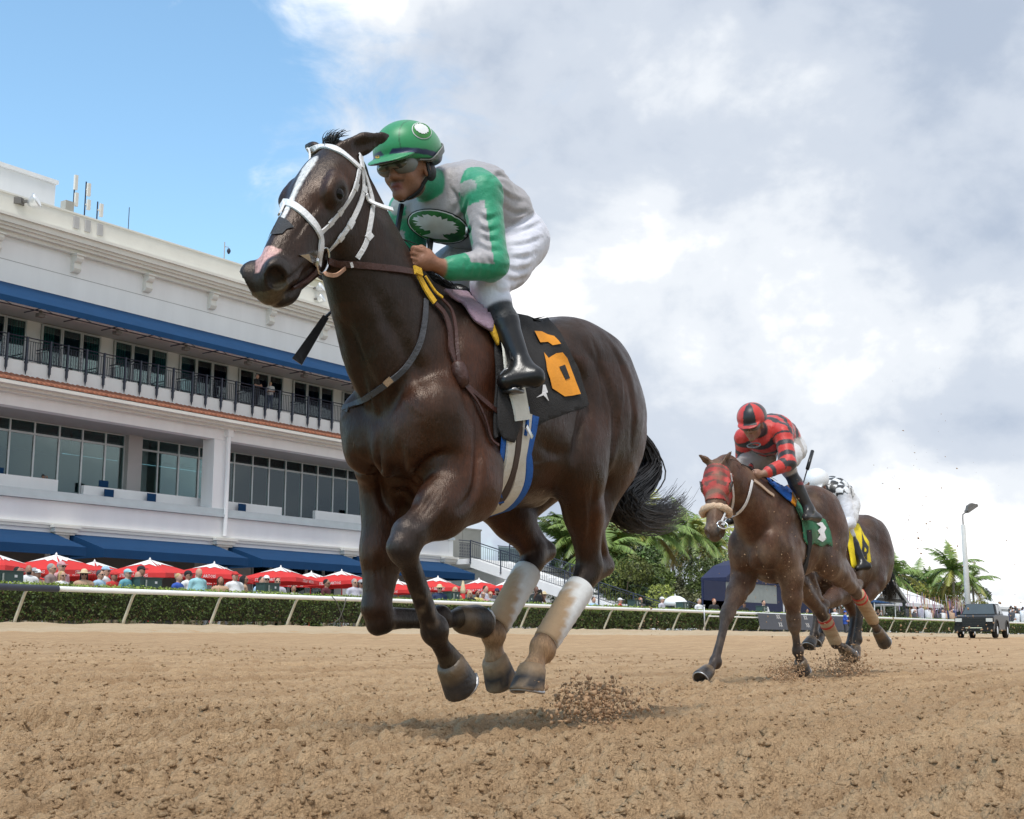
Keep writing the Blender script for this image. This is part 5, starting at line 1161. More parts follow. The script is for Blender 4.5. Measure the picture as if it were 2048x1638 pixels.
palJ = {'g': (.36, .335, .345), 'a': (.012, .27, .135), 'p': (.70, .70, .79), 's': (.008, .008, .009), 'b': (.010, .010, .011), 'c': (.012, .27, .135), 'k': SKIN1, 'h': SKIN1, 'lip': (.22, .075, .060)}
def colJ(V, C):
    tg, W = BJ.weights(V, .0013); wa = W[:, tg.index('a')]; wk = W[:, tg.index('k')]
    for k, sg in (('L', 1), ('R', -1)):
        d = np.linalg.norm((V-J1['sh'+k]-A3(-.01, sg*.02, .01))/A3(1, 1, 1), axis=1); C[(d < .108+.008*gn3(V, 14, 2)) & (V[:, 1]*sg > .105) & (wa+W[:, tg.index('g')] > .5) & (V[:, 2] > J1['sh'+k][2]-.045) & (V[:, 0] < J1['sh'+k][0]+.075)] = (.012, .27, .135)
    for k in 'LR':
        sh, el, wr = J1['sh'+k], J1['el'+k], J1['wr'+k]; ax = unit(el-sh); r = V-sh; t = r@ax; rad = r-t[:, None]*ax; d = np.linalg.norm(rad, axis=1)
        f = unit(A3(1, .12 if k == 'L' else -.12, 0)-ax*(A3(1, .12 if k == 'L' else -.12, 0)@ax)); c = (rad@f)/(d+1e-6)
        st = (c > .83) & (wa > .4) & (t > .075) & (t < np.linalg.norm(el-sh)+.03) & (d < .12); C[st] = (.36, .335, .345)
        ax = unit(wr-el); r = V-el; t = r@ax; rad = r-t[:, None]*ax; d = np.linalg.norm(rad, axis=1); c = (rad@A3(.15, .0, 1))/(d+1e-6); st = (wa > .4) & (c > .72) & (t > .02) & (t < .10) & (d < .09); C[st] = (.36, .335, .345)
    # green shoulder yoke on the near sleeve, stubble on jaw
    L = (V-J1['head'])@MJ; f = (wk > .3)[:, None]*(smooth01(-L[:, 2], .045, .10)*smooth01(.13-L[:, 0], 0, .1)*smooth01(np.abs(L[:, 1]), .005, .05))[:, None]*.75; C = C*(1-f)+f*np.array([.035, .02, .016])
    f = (wk > .3)[:, None]*(np.exp(-((L[:, 2]+.052)/.006)**2)*(L[:, 0] > .07)*(np.abs(L[:, 1]) < .032))[:, None]*.7; C = C*(1-f)+f*np.array([.035, .02, .016])
    return C
def body_mesh(name, V, Q, C, parent, mats, zones):
    me = mesh(name, V, Q, True, zones); setcol(me, C); ob = bpy.data.objects.new(name, me); COL.objects.link(ob); ob.parent = parent
    for m in mats: me.materials.append(m)
    return ob
M_silk = pm('silks', rough=.5, var=.05, scale=30, attr='Col', bump=.3, bscale=60, sheen=.25)
M_bootm = pm('boots', rough=.28, var=.1, scale=20, attr='Col', spec=.4, bump=.15, bscale=25)
M_skin = pm('skin', rough=.5, var=.10, scale=40, attr='Col', bump=.25, bscale=120, spec=.4)
def zones_for(B, V, Q):
    tg, W = B.weights(V, .0013); mp = {'g': 0, 'a': 0, 'c': 0, 'p': 0, 's': 0, 'b': 1, 'k': 2, 'h': 2, 'lip': 2}; z = np.array([mp[t] for t in tg])[W.argmax(1)]; return z[Q[:, 0]]
def hardcol(B, V, pal, soft=.0013):
    tg, W = B.weights(V, soft); C = np.zeros((len(V), 3))
    for i, t in enumerate(tg): C += W[:, i:i+1]*np.array(pal[t])
    return C
body_mesh('body', VJ, QJ, colJ(VJ0, hardcol(BJ, VJ0, palJ)), j1, [M_silk, M_bootm, M_skin], zones_for(BJ, VJ0, QJ))
SJ = Skin(F1, [(VJ, QJ)])
def helmet(parent, H, M, col_fn, peak=True, res=.006, s=1.0, mat=None):
    B = Blob(); B.ell(H(-.012, 0, .068), A3(.150, .122, .118)*s, M, .01, 0)
    B.ell(H(-.02, 0, -.085), A3(.30, .30, .115)*s, M, .012, 0, True)
    if peak:
        B.ell(H(.105, 0, .035), A3(.085, .095, .012)*s, M@np.array([[.94, 0, .34], [0, 1, 0], [-.34, 0, .94]]), .012, 1)
    V, Q = B.mesh(res); V = relax(V, Q, 1, .4); L = (V-H(0, 0, 0))@M
    me = mesh('helmet', V, Q, True); setcol(me, col_fn(L, B, V)); ob = link(bpy.data.objects.new('helmet', me), parent, mat or M_helm); return V, Q
M_helm = pm('helmet_satin', rough=.42, var=.05, scale=20, attr='Col', sheen=.3, spec=.4)
def hc1(L, B, V):
    C = np.tile(np.array([.018, .25, .085]), (len(L), 1)); tilt = L[:, 2]-.10*L[:, 0]; bnd = (smooth01(tilt, .027, .031)*smooth01(-tilt, -.051, -.047)*(L[:, 0] < .135))[:, None]; C = C*(1-bnd)+bnd*A3(.010, .018, .065)
    seam = (np.abs(np.abs(L[:, 1])-.045-.12*np.clip(.15-L[:, 2], 0, 1)) < .0022) & (L[:, 2] > .06); C[seam] *= .55
    C[(L[:, 0] > .06) & (L[:, 2] < .012)] = (.012, .014, .012)
    return C
VH, QH = helmet(j1, HJ, MJ, hc1, True, .0045)
SH = Skin(F1, [(VH, QH)])
M_gog = pm('goggle_frame', (.20, .20, .195), .5, .1, 20); M_lens = pm('goggle_lens', (.075, .070, .055), .06, .1, 8, spec=.8, coat=.6)
M_bmesh = pm('chin_strap', (.008, .008, .009), .7)
def goggles(parent, H, M, s=1.0, strap_fn=None):
    B = Blob(); B.ell(H(.066, 0, .012), A3(.052, .082, .036)*s, M, .01, 0)
    for sg in (1, -1): B.ell(H(.078, sg*.036, .004), A3(.038, .044, .034)*s, M, .015, 0)
    B.ell(H(.125, 0, -.035), A3(.03, .016, .028)*s, M, .01, 0, True); V, Q = B.mesh(.005); V = relax(V, Q, 1, .4); o = link(bpy.data.objects.new('goggles', mesh('goggles', V, Q, True)), parent, M_gog)
    B = Blob()
    for sg in (1, -1): B.ell(H(.083, sg*.034, .006), A3(.037, .040, .027)*s, M, .02, 0)
    B.ell(H(.080, 0, .012), A3(.040, .066, .022)*s, M, .02, 0)
    V, Q = B.mesh(.005); V = relax(V, Q, 1, .4); link(bpy.data.objects.new('lens', mesh('lens', V, Q, True)), o, M_lens); return o
gg = goggles(j1, HJ, MJ)
def headring(sk, H, M, pts, width, thick, mat, parent, name, n=24):
    P = catmull([H(*p) for p in pts], n); C = []; Nn = []
    for p in P: a, b = sk.near(p, .003); C.append(a); Nn.append(b)
    ribbon(name, C, Nn, width, thick, mat, parent)
SHJ = Skin(F1, [(VH, QH), (VJ, QJ)])
for sg in (1, -1):
    headring(SHJ, HJ, MJ, [(.06, sg*.085, .012), (.01, sg*.10, .022), (-.06, sg*.12, .055), (-.12, sg*.08, .085), (-.155, sg*.01, .10)], .026, .004, M_gog, j1, 'goggle_strap')
    headring(SHJ, HJ, MJ, [(.00, sg*.085, .02), (-.005, sg*.09, -.04), (.02, sg*.07, -.09), (.05, sg*.03, -.12), (.06, 0, -.125)], .016, .004, M_bmesh, j1, 'chin_strap')
hb = Blob(); hb.ell(HJ(-.055, 0, -.01), A3(.062, .080, .065), MJ, .02, 0); hv, hq = hb.mesh(.008); link(bpy.data.objects.new('hair', mesh('hair', hv, hq, True)), j1, M_hair)
# tree emblems on chest and helmet, letter on the hat band
M_prt_w = pm('print_white', (.72, .72, .72), .6, .06, 40); M_prt_g = pm('print_green', (.03, .20, .035), .6, .3, 30, col2=(.012, .10, .03)); M_prt_k = pm('print_black', (.012, .012, .013), .6)
def oval(cx, cy, a, b, rot, n=26): c, s_ = math.cos(rot), math.sin(rot); return [(cx+a*math.cos(t)*c-b*math.sin(t)*s_, cy+a*math.cos(t)*s_+b*math.sin(t)*c) for t in np.linspace(0, 2*PI, n, endpoint=False)]
def blobby(cx, cy, a, b, rot, n, jag, seed):
    rg = np.random.default_rng(seed); c, s_ = math.cos(rot), math.sin(rot); o = []
    for i, t in enumerate(np.linspace(0, 2*PI, n, endpoint=False)): q = 1-jag*rg.random()*(i % 2); o.append((cx+a*q*math.cos(t)*c-b*q*math.sin(t)*s_, cy+a*q*math.cos(t)*s_+b*q*math.sin(t)*c))
    return o
decal('emblem_edge', SJ, oval(877, 452, 64, 33, .22), 5, .0030, M_prt_k, j1); decal('emblem_rim', SJ, oval(877, 452, 61, 30.5, .22), 5, .0045, M_prt_w, j1)
decal('emblem_ground', SJ, oval(877, 452, 59, 28.5, .22), 5, .0060, M_prt_g, j1); decal('emblem_tree', SJ, blobby(873, 447, 46, 17, .20, 44, .30, 4), 4, .0075, M_prt_w, j1)
decal('emblem_trunk', SJ, [(866, 456), (884, 460), (888, 470), (898, 476), (870, 474), (846, 468), (862, 464)], 4, .0075, M_prt_w, j1)
decal('emblem_edge', SH, oval(843, 262, 20.5, 15.5, .45), 4, .0020, M_prt_w, j1); decal('emblem_ground', SH, oval(843, 262, 19, 14, .45), 4, .0035, M_prt_g, j1); decal('emblem_tree', SH, blobby(842, 259, 15.5, 9, .45, 30, .25, 8), 3, .005, M_prt_w, j1)
zg = lambda L: [(720+x/4.31, 220+y/4.31) for x, y in L]
decal('letter', SH, zg([(172, 398), (160, 392), (142, 396), (134, 406), (142, 418), (160, 418), (170, 412), (168, 402), (156, 404), (158, 409), (162, 409), (152, 412), (144, 408), (146, 402), (160, 398), (170, 402)]), 2, .002, M_yel, j1)
# stirrup and saddle
sdl = Blob(); sdl.cone(A3(.02, 0, 1.66), A3(-.30, 0, 1.60), .045, .05, .04, 2.2); sdl.ell(A3(-.28, 0, 1.62), A3(.06, .10, .03), None, .04); sdl.ell(A3(-.05, .16, 1.56), A3(.10, .03, .13), None, .03); sdl.ell(A3(-.05, -.16, 1.56), A3(.10, .03, .13), None, .03)
v, q = sdl.mesh(.012); sa = root_for(F1, 'saddle', 0, label='small black racing saddle under the front jockey', cat='saddle'); link(bpy.data.objects.new('seat', mesh('seat', v, q, True)), sa, M_kl)
for sg in (1, -1):
    t0 = p1(1018, 762, .315); mir = A3(1, sg, 1); c = t0+A3(-.02, 0, .0)
    MB().tube([(c+A3(-.032*math.cos(a), .034*math.cos(a), -.034+.085*(.5+.5*math.sin(a))))*mir for a in np.linspace(-.9, PI+.9, 15)], 0.005, 6).box(*sorted(((c[0]-.028), (c[0]+.028))), *sorted((sg*(c[1]-.034), sg*(c[1]+.034))), c[2]-.042, c[2]-.028).build('stirrup', pm('stirrup_iron', (.16, .16, .165), .35, .1, metal=.8), sa, True)
    a = A3(-.04, .23*sg, 1.55); b = (c+A3(0, 0, .08))*mir; ribbon('stirrup_leather', [a+(b-a)*k/5 for k in range(6)], [A3(0, sg, .2)]*6, .022, .004, M_kl, sa)
wh = MB(); a, b, c = J1['handR']+A3(.0, .0, -.02), p1(652, 634, -.24), p1(594, 724, -.26)
wh.tube([J1['handR']+A3(-.03, .01, .17), a, a+(b-a)*.5, b], [.011, .010, .006, .006], 7); fl = unit(c-b); wd = unit(np.cross(fl, A3(.5, .8, 0)))
wh.add([b-wd*.012, b+wd*.012, c+wd*.021, c-wd*.021]+[p+A3(.006, .006, 0) for p in (b-wd*.012, b+wd*.012, c+wd*.021, c-wd*.021)], [(0, 1, 2, 3), (7, 6, 5, 4), (0, 4, 5, 1), (1, 5, 6, 2), (2, 6, 7, 3), (3, 7, 4, 0)])
wo = wh.build('whip', M_kl, None, False, True); wo.location = (F1.u0, F1.v0, 0); wo.rotation_euler = (0, 0, PI); tag(wo, 'black riding whip with flat flap held beside the front horse neck', 'whip')
# ------------------------------------------------------------------ second and third horse, their riders and tack
def build_horse(fr, root, T, neck, HO, HM, ears, legs, pal, matname, dust, extra=None, res=.011, s=1.0, hs=1.0, rough=.45, leg_s=1.08):
    B = Blob(); torso_prims(B, T, s); pts, rad, sy = neck; neck_prims(B, pts, rad, sy)
    for k, sg in (('LF', 1), ('RF', -1)): sh, e, kn, f, c, o = legs[k]; leg_fore(B, sh, e, kn, f, c, sg, leg_s)
    for k, sg in (('LH', 1), ('RH', -1)): hp, st_, hk, pt, f, c, o = legs[k]; leg_hind(B, hp, st_, hk, pt, f, c, sg, leg_s)
    H = head_prims(B, HO, HM, ears[0], ears[1], hs); V, Q = B.mesh(res); V = relax(V, Q, 1, .45); N_ = normals(V, Q)
    V = V+N_*(smooth01(V[:, 2], .7, .95)*smooth01(.85-V[:, 0], 0, .2)*(.006*gn3(V, 6.5, 14)+.0025*gn3(V, 17, 3)))[:, None]
    me = mesh('body', V, Q, True); setcol(me, paint(B, V, pal, None, extra)); link(bpy.data.objects.new('body', me), root, coat_mat(matname, rough, dust))
    eyes(H, root, .024)
    for k in ('LF', 'RF'): f, c, o = legs[k][-3:]; hoof(root, c, o, -back(unit(c-f)), M_hoof)
    for k in ('LH', 'RH'): f, c, o = legs[k][-3:]; hoof(root, c, o, -back(unit(c-f)), M_hoof)
    return B, V, Q, N_, H
def shell(name, V, Q, N_, mask, off, cols, mat, parent):
    """cloth fitted over part of a body: the faces inside a mask, lifted off the surface"""
    f = Q[mask[Q].all(1)]; u, inv = np.unique(f, return_inverse=True); v = V[u]+N_[u]*off; fq = inv.reshape(f.shape)
    me = mesh(name, v, fq, True); setcol(me, cols[u]); o = link(bpy.data.objects.new(name, me), parent, mat); md = o.modifiers.new('t', 'SOLIDIFY'); md.thickness = .003; md.offset = -1; return o
F2 = Frame(10.0, 4.5); p2 = F2.px
h2 = root_for(F2, 'racehorse', label='bay racehorse in a red blinker hood, second in the race, green saddlecloth', cat='horse')
D2 = A3(-.06, 0, -.015)
L2 = dict(RF=(A3(.24, -.16, 1.10)+D2, A3(.22, -.17, .86)+D2, p2(1454, 1228, -.155), p2(1430, 1322, -.14), p2(1417, 1342, -.14), p2(1403, 1362, -.14)),
          LF=(A3(.20, .16, 1.10)+D2, A3(.06, .18, .88)+D2, p2(1588, 1246, .155), p2(1595, 1302, .14), p2(1601, 1322, .14), p2(1608, 1340, .14)),
          LH=(A3(-.84, .15, 1.30)+D2, A3(-.72, .19, 1.02)+D2, p2(1709, 1180, .15), p2(1719, 1168, .14), p2(1746, 1244, .13), p2(1756, 1262, .13), p2(1770, 1281, .13)),
          RH=(A3(-.82, -.15, 1.28)+D2, A3(-.66, -.19, 1.00)+D2, p2(1640, 1222, -.15), p2(1652, 1208, -.15), p2(1671, 1287, -.13), p2(1687, 1297, -.13), p2(1704, 1308, -.13)))
HO2 = p2(1434, 928, 0)+A3(0, 0, 0); HM2 = headM(R(63), R(20), R(-3))
neck2 = ([A3(.05, 0, 1.35), A3(.26, 0, 1.42), A3(.50, 0, 1.53), A3(.74, 0, 1.63), HO2+A3(-.02, 0, -.07)], [.29, .25, .185, .15, .115], [.64, .62, .62, .62, .72])
palB = {0: (.070, .031, .018), 1: (.072, .033, .020), 2: (.030, .026, .026), 3: (.105, .050, .028), 4: (.085, .060, .046), 5: (.07, .032, .018), 6: (.082, .033, .018)}
def col2(V, C):
    f = smooth01(-V[:, 2], -1.15, -.8)[:, None]*np.clip(.4+.6*gn3(V, 4, 2), 0, 1)[:, None]*.45; C = C*(1-f)+f*np.array([.17, .11, .075]); return C
BB2, V2, Q2, N2, H2 = build_horse(F2, h2, lambda p: p+D2, neck2, HO2, HM2, (p2(1463, 903, .09), p2(1397, 909, -.11)), L2, palB, 'coat_bay_dusty', ((.30, .20, .125), .45), col2, .0105, .98, 1.0, .42, 1.15)
S2 = Skin(F2, [(V2, Q2)])
Lh = (V2-HO2)@HM2
def hood(root, V, Q, N_, L, seed=1):
    ey = np.minimum(np.linalg.norm(L-A3(.235, .1, .006), axis=1), np.linalg.norm(L-A3(.235, -.1, .006), axis=1)); near_ = (np.abs(L[:, 1]) < .2) & (L[:, 2] > -.24) & (L[:, 2] < .15)
    m = near_ & (L[:, 0] > .045) & (L[:, 0] < .345+.35*L[:, 2]) & (ey > .046); m &= (np.abs(L[:, 1]) < .12)
    g = gn3(np.stack([L[:, 1]*.6, L[:, 0], L[:, 2]], 1), 22, seed); bnd = (np.sin((L[:, 0]+.3*L[:, 2])*2*PI/.075+.5*g) > .15) & (g > -.55) & (np.abs(L[:, 1]) < .085)
    C = np.tile(A3(.44, .06, .052), (len(L), 1)); C[bnd] = (.17, .07, .055); C *= (.55+.6*np.clip(gn3(L, 16, 4)+.5, 0, 1))[:, None]; ds = np.clip(gn3(L, 9, 11), 0, .6)[:, None]; C = C*(1-ds)+ds*A3(.30, .19, .13)
    shell('blinker_hood', V, Q, N_, m, .006, C, pm('hood_cloth', rough=.85, var=.2, scale=30, attr='Col', bump=.5, bscale=90), root)
hood(h2, V2, Q2, N2, Lh)
M_cup = pm('blinker_cup', (.05, .05, .052), .3, .2, 20)
for sg in (1, -1): MB().tube([H2(.215+.040*math.cos(a), sg*(.112+.012*max(0, -math.cos(a))), .008+.038*math.sin(a)) for a in np.linspace(.6, 2*PI-.6, 14)], .0045, 5).build('blinker_rim', M_cup, h2, True)
M_fleece = pm('fleece', (.62, .43, .29), .95, .25, 60, 1, 110)
ring = [H2(.415, .098*math.cos(a), -.048+.088*math.sin(a)) for a in np.linspace(-.35, PI+.35, 22)]
tb = MB(); tb.tube(ring, [.030+.004*math.sin(i*2.4) for i in range(22)], 10); nbo = tb.build('fleece_noseband', M_fleece, None, True); nbo.location = (F2.u0, F2.v0, 0); nbo.rotation_euler = (0, 0, PI); tag(nbo, 'tan fleece noseband on the horse in the red hood', 'noseband')
# bridle, reins and pad of the second horse
bd2 = root_for(F2, 'bridle', 0, label='white bridle and reins on the horse in the red hood', cat='bridle')
strap('cheek_strap', S2, [(1459, 948), (1465, 985), (1466, 1010), (1457, 1035), (1446, 1050)], .018, .006, M_wl, bd2, 18, .008)
strap('cheek_strap', S2, [(1452, 1015), (1446, 1032), (1440, 1046)], .014, .006, M_wl, bd2, 10, .008)
strap('rein', S2, [(1444, 1052), (1470, 1030), (1488, 1010), (1497, 985), (1502, 962)], .024, .005, M_wl, bd2, 20, .012)
strap('rein_end', S2, [(1506, 962), (1520, 972), (1533, 984), (1545, 992)], .026, .006, pm('tan_rubber', (.50, .36, .26), .7), bd2, 10, .012)
c0, n0 = S2.hit(1444, 1052, .012); t = unit(np.cross(n0, A3(0, 0, 1))); u_ = np.cross(t, n0)
MB().tube([c0+(t*.04*math.cos(a)+u_*.04*math.sin(a)) for a in np.linspace(0, 2*PI, 17)], .006, 5).build('bit_ring', M_steel, bd2, True)
def mane2(i, rg, seg):
    tt = rg.random(); a = HO2+A3(-.05, 0, .03); c0 = a+(A3(.10, 0, 1.66)-a)*tt+A3(0, rg.normal()*.01, .02*math.sin(tt*PI)); d = unit(A3(-.6, .3+rg.normal()*.4, .5)); P = [c0]; L = .09+.10*rg.random()
    for j in range(seg): d = unit(d+A3(-.2, .02, -.30)+rg.normal(size=3)*.1); P.append(P[-1]+d*L/seg)
    return np.array(P)
strands('mane', None, mane2, 420, 5, .0050, M_hair, h2, 6)
def tail_of(fr, base, pts, n, seed, root):
    cs = catmull([base]+pts, 9)
    def fn(i, rg, seg):
        P = catmull(cs, seg+2); t = np.linspace(0, 1, len(P))[:, None]; return P+rg.normal(size=3)*.045*np.sin(t*PI*.8)+rg.normal(size=3)*.03*t
    strands('tail', None, fn, n, 10, .005, M_hair, root, seed)
tail_of(F2, A3(-1.18, 0, 1.42), [A3(-1.36, -.05, 1.36), A3(-1.55, -.12, 1.15), A3(-1.75, -.15, 1.0)], 350, 7, h2)
sc2 = root_for(F2, 'saddlecloth', 0, label='green saddlecloth with dirty white number on the second horse', cat='saddlecloth')
M_grn = pm('green_cloth', (.035, .19, .095), .85, .2, 14, .5, 100, col2=(.10, .15, .08))
decal('cloth', S2, [(1584, 985), (1600, 1005), (1626, 1028), (1648, 1040), (1657, 1065), (1662, 1094), (1650, 1088), (1640, 1094), (1626, 1086), (1616, 1094), (1606, 1080), (1600, 1045), (1588, 1010)], 6, .014, M_grn, sc2, mirror=True, thick=.008, wav=.012)
decal('number', S2, [(1628, 1048), (1640, 1046), (1648, 1058), (1644, 1066), (1648, 1078), (1640, 1084), (1630, 1078), (1636, 1070), (1630, 1062), (1637, 1056)], 4, .023, M_wl, sc2)
pd2 = root_for(F2, 'saddle_pad', 0, label='blue saddle pad with orange edge on the second horse', cat='saddle pad')
decal('pad', S2, [(1530, 957), (1550, 962), (1572, 976), (1586, 996), (1588, 1012), (1570, 1000), (1550, 982), (1536, 968)], 5, .020, M_bb, pd2, mirror=True, thick=.012)
decal('edge', S2, [(1580, 988), (1588, 1002), (1586, 1014), (1578, 1006)], 4, .022, M_or, pd2, mirror=True, thick=.012)
g2 = root_for(F2, 'girth', 0, label='black girth round the second horse belly', cat='girth')
TB = Blob(); torso_prims(TB, lambda p: p+D2, .98); tv, tq = TB.mesh(.02); ST2 = Skin(F2, [(tv, tq)])
strap('band', ST2, [(1614, 1060), (1616, 1090), (1610, 1120), (1600, 1150), (1588, 1170)], .09, .007, M_cl, g2, 22, .014, mirror=True)
for (k, f, tp) in ((L2['LH'][2], L2['LH'][4], 1), (L2['RH'][2], L2['RH'][4], 1)):
    t = unit(f-k); bk = back(t); wrap(h2, k+t*.09+bk*.016, f+bk*.012, .062, .058, M_wrap_t)
    for d_ in (.10, .17): wrap(h2, k+t*d_+bk*.016, k+t*(d_+.022)+bk*.016, .067, .067, M_red_tape, 12, 'red_band', 0)
# rider of the second horse
j2 = root_for(F2, 'person', 0, label='jockey in red and black hooped silks and quartered cap on the second horse', cat='person')
DJ = p2(1504, 838, 0)-HJ(0, 0, .05)+A3(0, 0, 0); 
def mv(J, D, keep=()): return {k: (v+D if isinstance(v, np.ndarray) and v.shape == (3,) and not k.startswith(('up', 'side')) else v) for k, v in J.items() if k != 'upper' or True}
J2 = mv(J1, DJ); J2['upper'] = J1['upper']+DJ; J2['loose'] = [(a+DJ, r) for a, r in J1['loose']]; J2['headM'] = headM(R(22), R(8))
J2['upL'], J2['sideL'], J2['upR'], J2['sideR'] = J1['upL'], J1['sideL'], J1['upR'], J1['sideR']
J2['shL'] = p2(1566, 868, .175); J2['elL'] = p2(1577, 926, .26); J2['wrL'] = p2(1532, 946, .15); J2['handL'] = p2(1515, 950, .10)
J2['shR'] = J2['shL']*A3(1, -1, 1); J2['elR'] = p2(1486, 912, -.25); J2['wrR'] = p2(1496, 938, -.14); J2['handR'] = p2(1500, 948, -.09)
J2['kneeL'] = p2(1570, 925, .20); J2['ankleL'] = p2(1618, 1018, .33); J2['toeL'] = p2(1612, 1034, .34); J2['heelL'] = p2(1634, 1036, .34)
for k in ('knee', 'ankle', 'toe', 'heel'): J2[k+'R'] = J2[k+'L']*A3(1, -1, 1)
BK, VK, QK, HK, MK = rider(F2, J2, .0095); VK = wrinkle(VK, QK, BK, {'g': .010, 'a': .007, 'p': .008}, 8)
palK = {'g': (.55, .030, .022), 'a': (.55, .030, .022), 'p': (.66, .65, .66), 's': (.010, .010, .011), 'b': (.035, .033, .033), 'c': (.02, .018, .018), 'k': (.30, .165, .11), 'h': (.30, .165, .11), 'lip': (.28, .12, .09)}
def colK(V, C):
    tg, W = BK.weights(V, .0013); g = W[:, tg.index('g')] > .5; a = W[:, tg.index('a')] > .5; sp = unit(J2['upper']-J2['pelvis']); t = (V-J2['pelvis'])@sp
    C[g & (np.sin(t*2*PI/.105+1.0) > .25)] = (.020, .018, .020)
    for k in 'LR':
        sh, el, wr = J2['sh'+k], J2['el'+k], J2['wr'+k]; q1 = (V-sh)@unit(el-sh); q2 = (V-el)@unit(wr-el); d1 = np.linalg.norm(V-sh-q1[:, None]*unit(el-sh), axis=1); d2 = np.linalg.norm(V-el-q2[:, None]*unit(wr-el), axis=1)
        C[a & (d1 < d2+.01) & (d1 < .14) & (np.sin(q1*2*PI/.105+.4) > .25)] = (.020, .018, .020); C[a & (d2 < d1) & (d2 < .14) & (np.sin(q2*2*PI/.13+4.6) > .55)] = (.020, .018, .020)
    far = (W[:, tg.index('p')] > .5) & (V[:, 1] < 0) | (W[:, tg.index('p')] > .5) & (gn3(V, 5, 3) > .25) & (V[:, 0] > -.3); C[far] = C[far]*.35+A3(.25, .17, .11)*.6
    bt = (W[:, tg.index('b')] > .5) & ((V-J2['kneeL'])[:, 2] > -.19); C[bt & (V[:, 1] > 0)] = (.22, .03, .035)
    return C
body_mesh('body', VK, QK, colK(VK, hardcol(BK, VK, palK)), j2, [M_silk, M_bootm, M_skin], zones_for(BK, VK, QK))
def hc2(L, B, V):
    az = np.arctan2(L[:, 1], L[:, 0]-.0); C = np.where((np.floor((az+PI/4+.25)/(PI/4)).astype(int) % 2 == 0)[:, None], A3(.55, .03, .022), A3(.016, .015, .016)); C[(L[:, 2] < .030)] = (.42, .035, .03); C[(L[:, 0] > .06) & (L[:, 2] < .010)] = (.02, .012, .012); return C
helmet(j2, HK, MK, hc2, True, .008); goggles(j2, HK, MK)
hg = MB().tube([HK(.05+.03*math.cos(a), .055*math.sin(a), -.16-.012*math.cos(a)) for a in np.linspace(0, 2*PI, 17)], .007, 5); hg.build('spare_goggles', M_gog, j2, True)
w2 = MB(); a, b = p2(1606, 968, .20), p2(1625, 902, .20); w2.tube([p2(1590, 1000, .2), a, a+(b-a)*.45], [.006, .006, .006], 6); w2.tube([a+(b-a)*.45, b], [.016, .016], 8); wo = w2.build('whip', M_kl, None, True); wo.location = (F2.u0, F2.v0, 0); wo.rotation_euler = (0, 0, PI); tag(wo, 'black whip pointing up behind the second jockey', 'whip')
w3 = MB(); w3.tube([p2(1395, 1012, -.28), p2(1370, 1022, -.30), p2(1350, 1035, -.3)], [.006, .006, .008], 6); w3.tube([p2(1350, 1035, -.3), p2(1326, 1047, -.3)], [.014, .020], 6)
# third horse
F3 = Frame(12.67, 5.0); p3 = F3.px
h3 = root_for(F3, 'racehorse', label='dark brown racehorse with yellow number 4 saddlecloth, last of the three', cat='horse')
D3 = A3(0, 0, -.05)
L3 = dict(RF=(A3(.24, -.16, 1.10)+D3, A3(.26, -.17, .88)+D3, p3(1648, 1215, -.15), p3(1646, 1262, -.14), p3(1640, 1275, -.14), p3(1632, 1290, -.14)),
          LF=(A3(.24, .16, 1.10)+D3, A3(.24, .18, .88)+D3, p3(1636, 1215, .15), p3(1628, 1268, .14), p3(1624, 1280, .14), p3(1618, 1297, .14)),
          LH=(A3(-.82, .15, 1.30)+D3, A3(-.64, .19, 1.02)+D3, p3(1722, 1210, .15), p3(1733, 1202, .15), p3(1714, 1278, .13), p3(1712, 1296, .13), p3(1708, 1320, .13)),
          RH=(A3(-.80, -.15, 1.28)+D3, A3(-.62, -.19, 1.02)+D3, A3(-.86, -.14, .60), A3(-.94, -.14, .64), A3(-.62, -.12, .30), A3(-.56, -.12, .22), A3(-.52, -.12, .14)))
HO3 = p3(1597, 990, 0); HM3 = headM(R(52), R(3))
neck3 = ([A3(.05, 0, 1.33), A3(.26, 0, 1.42), A3(.48, 0, 1.52), A3(.66, 0, 1.60), HO3+A3(-.02, 0, -.07)], [.29, .25, .185, .15, .115], [.64, .62, .62, .62, .72])
palC = {0: (.045, .020, .012), 1: (.050, .022, .013), 2: (.030, .026, .025), 3: (.06, .026, .015), 4: (.04, .03, .026), 5: (.12, .045, .022), 6: (.045, .02, .012)}
BB3, V3, Q3, N3, H3 = build_horse(F3, h3, lambda p: p+D3, neck3, HO3, HM3, (p3(1621, 962, .09), p3(1573, 968, -.10)), L3, palC, 'coat_dark_brown', ((.26, .18, .12), .25), None, .0125, .99, 1.0, .36, 1.1)
S3 = Skin(F3, [(V3, Q3)])
tail_of(F3, A3(-1.13, 0, 1.38), [A3(-1.25, .05, 1.15), A3(-1.22, .10, .95), A3(-1.30, .1, .80)], 300, 9, h3)
sc3 = root_for(F3, 'saddlecloth', 0, label='bright yellow saddlecloth with black number 4 on the last horse', cat='saddlecloth')
decal('cloth', S3, [(1680, 1036), (1700, 1042), (1716, 1050), (1724, 1070), (1735, 1085), (1738, 1108), (1740, 1124), (1725, 1130), (1708, 1137), (1700, 1134), (1692, 1080)], 5, .014, pm('yellow_cloth', (.80, .62, .012), .8, .08, 14, .5, 70), sc3, mirror=True, thick=.008, wav=.008)
zq = lambda L: [(1640+x/4.8186, 960+y/4.8186) for x, y in L]
decal('number', S3, zq([(385, 510), (405, 580), (448, 650), (445, 700), (430, 718), (436, 768), (420, 768), (418, 738), (385, 742), (380, 690), (388, 640)]), 3, .024, M_prt_k, sc3)
decal('number_hole', S3, zq([(408, 652), (424, 676), (420, 694), (402, 692)]), 3, .028, pm('yellow_cloth'), sc3)
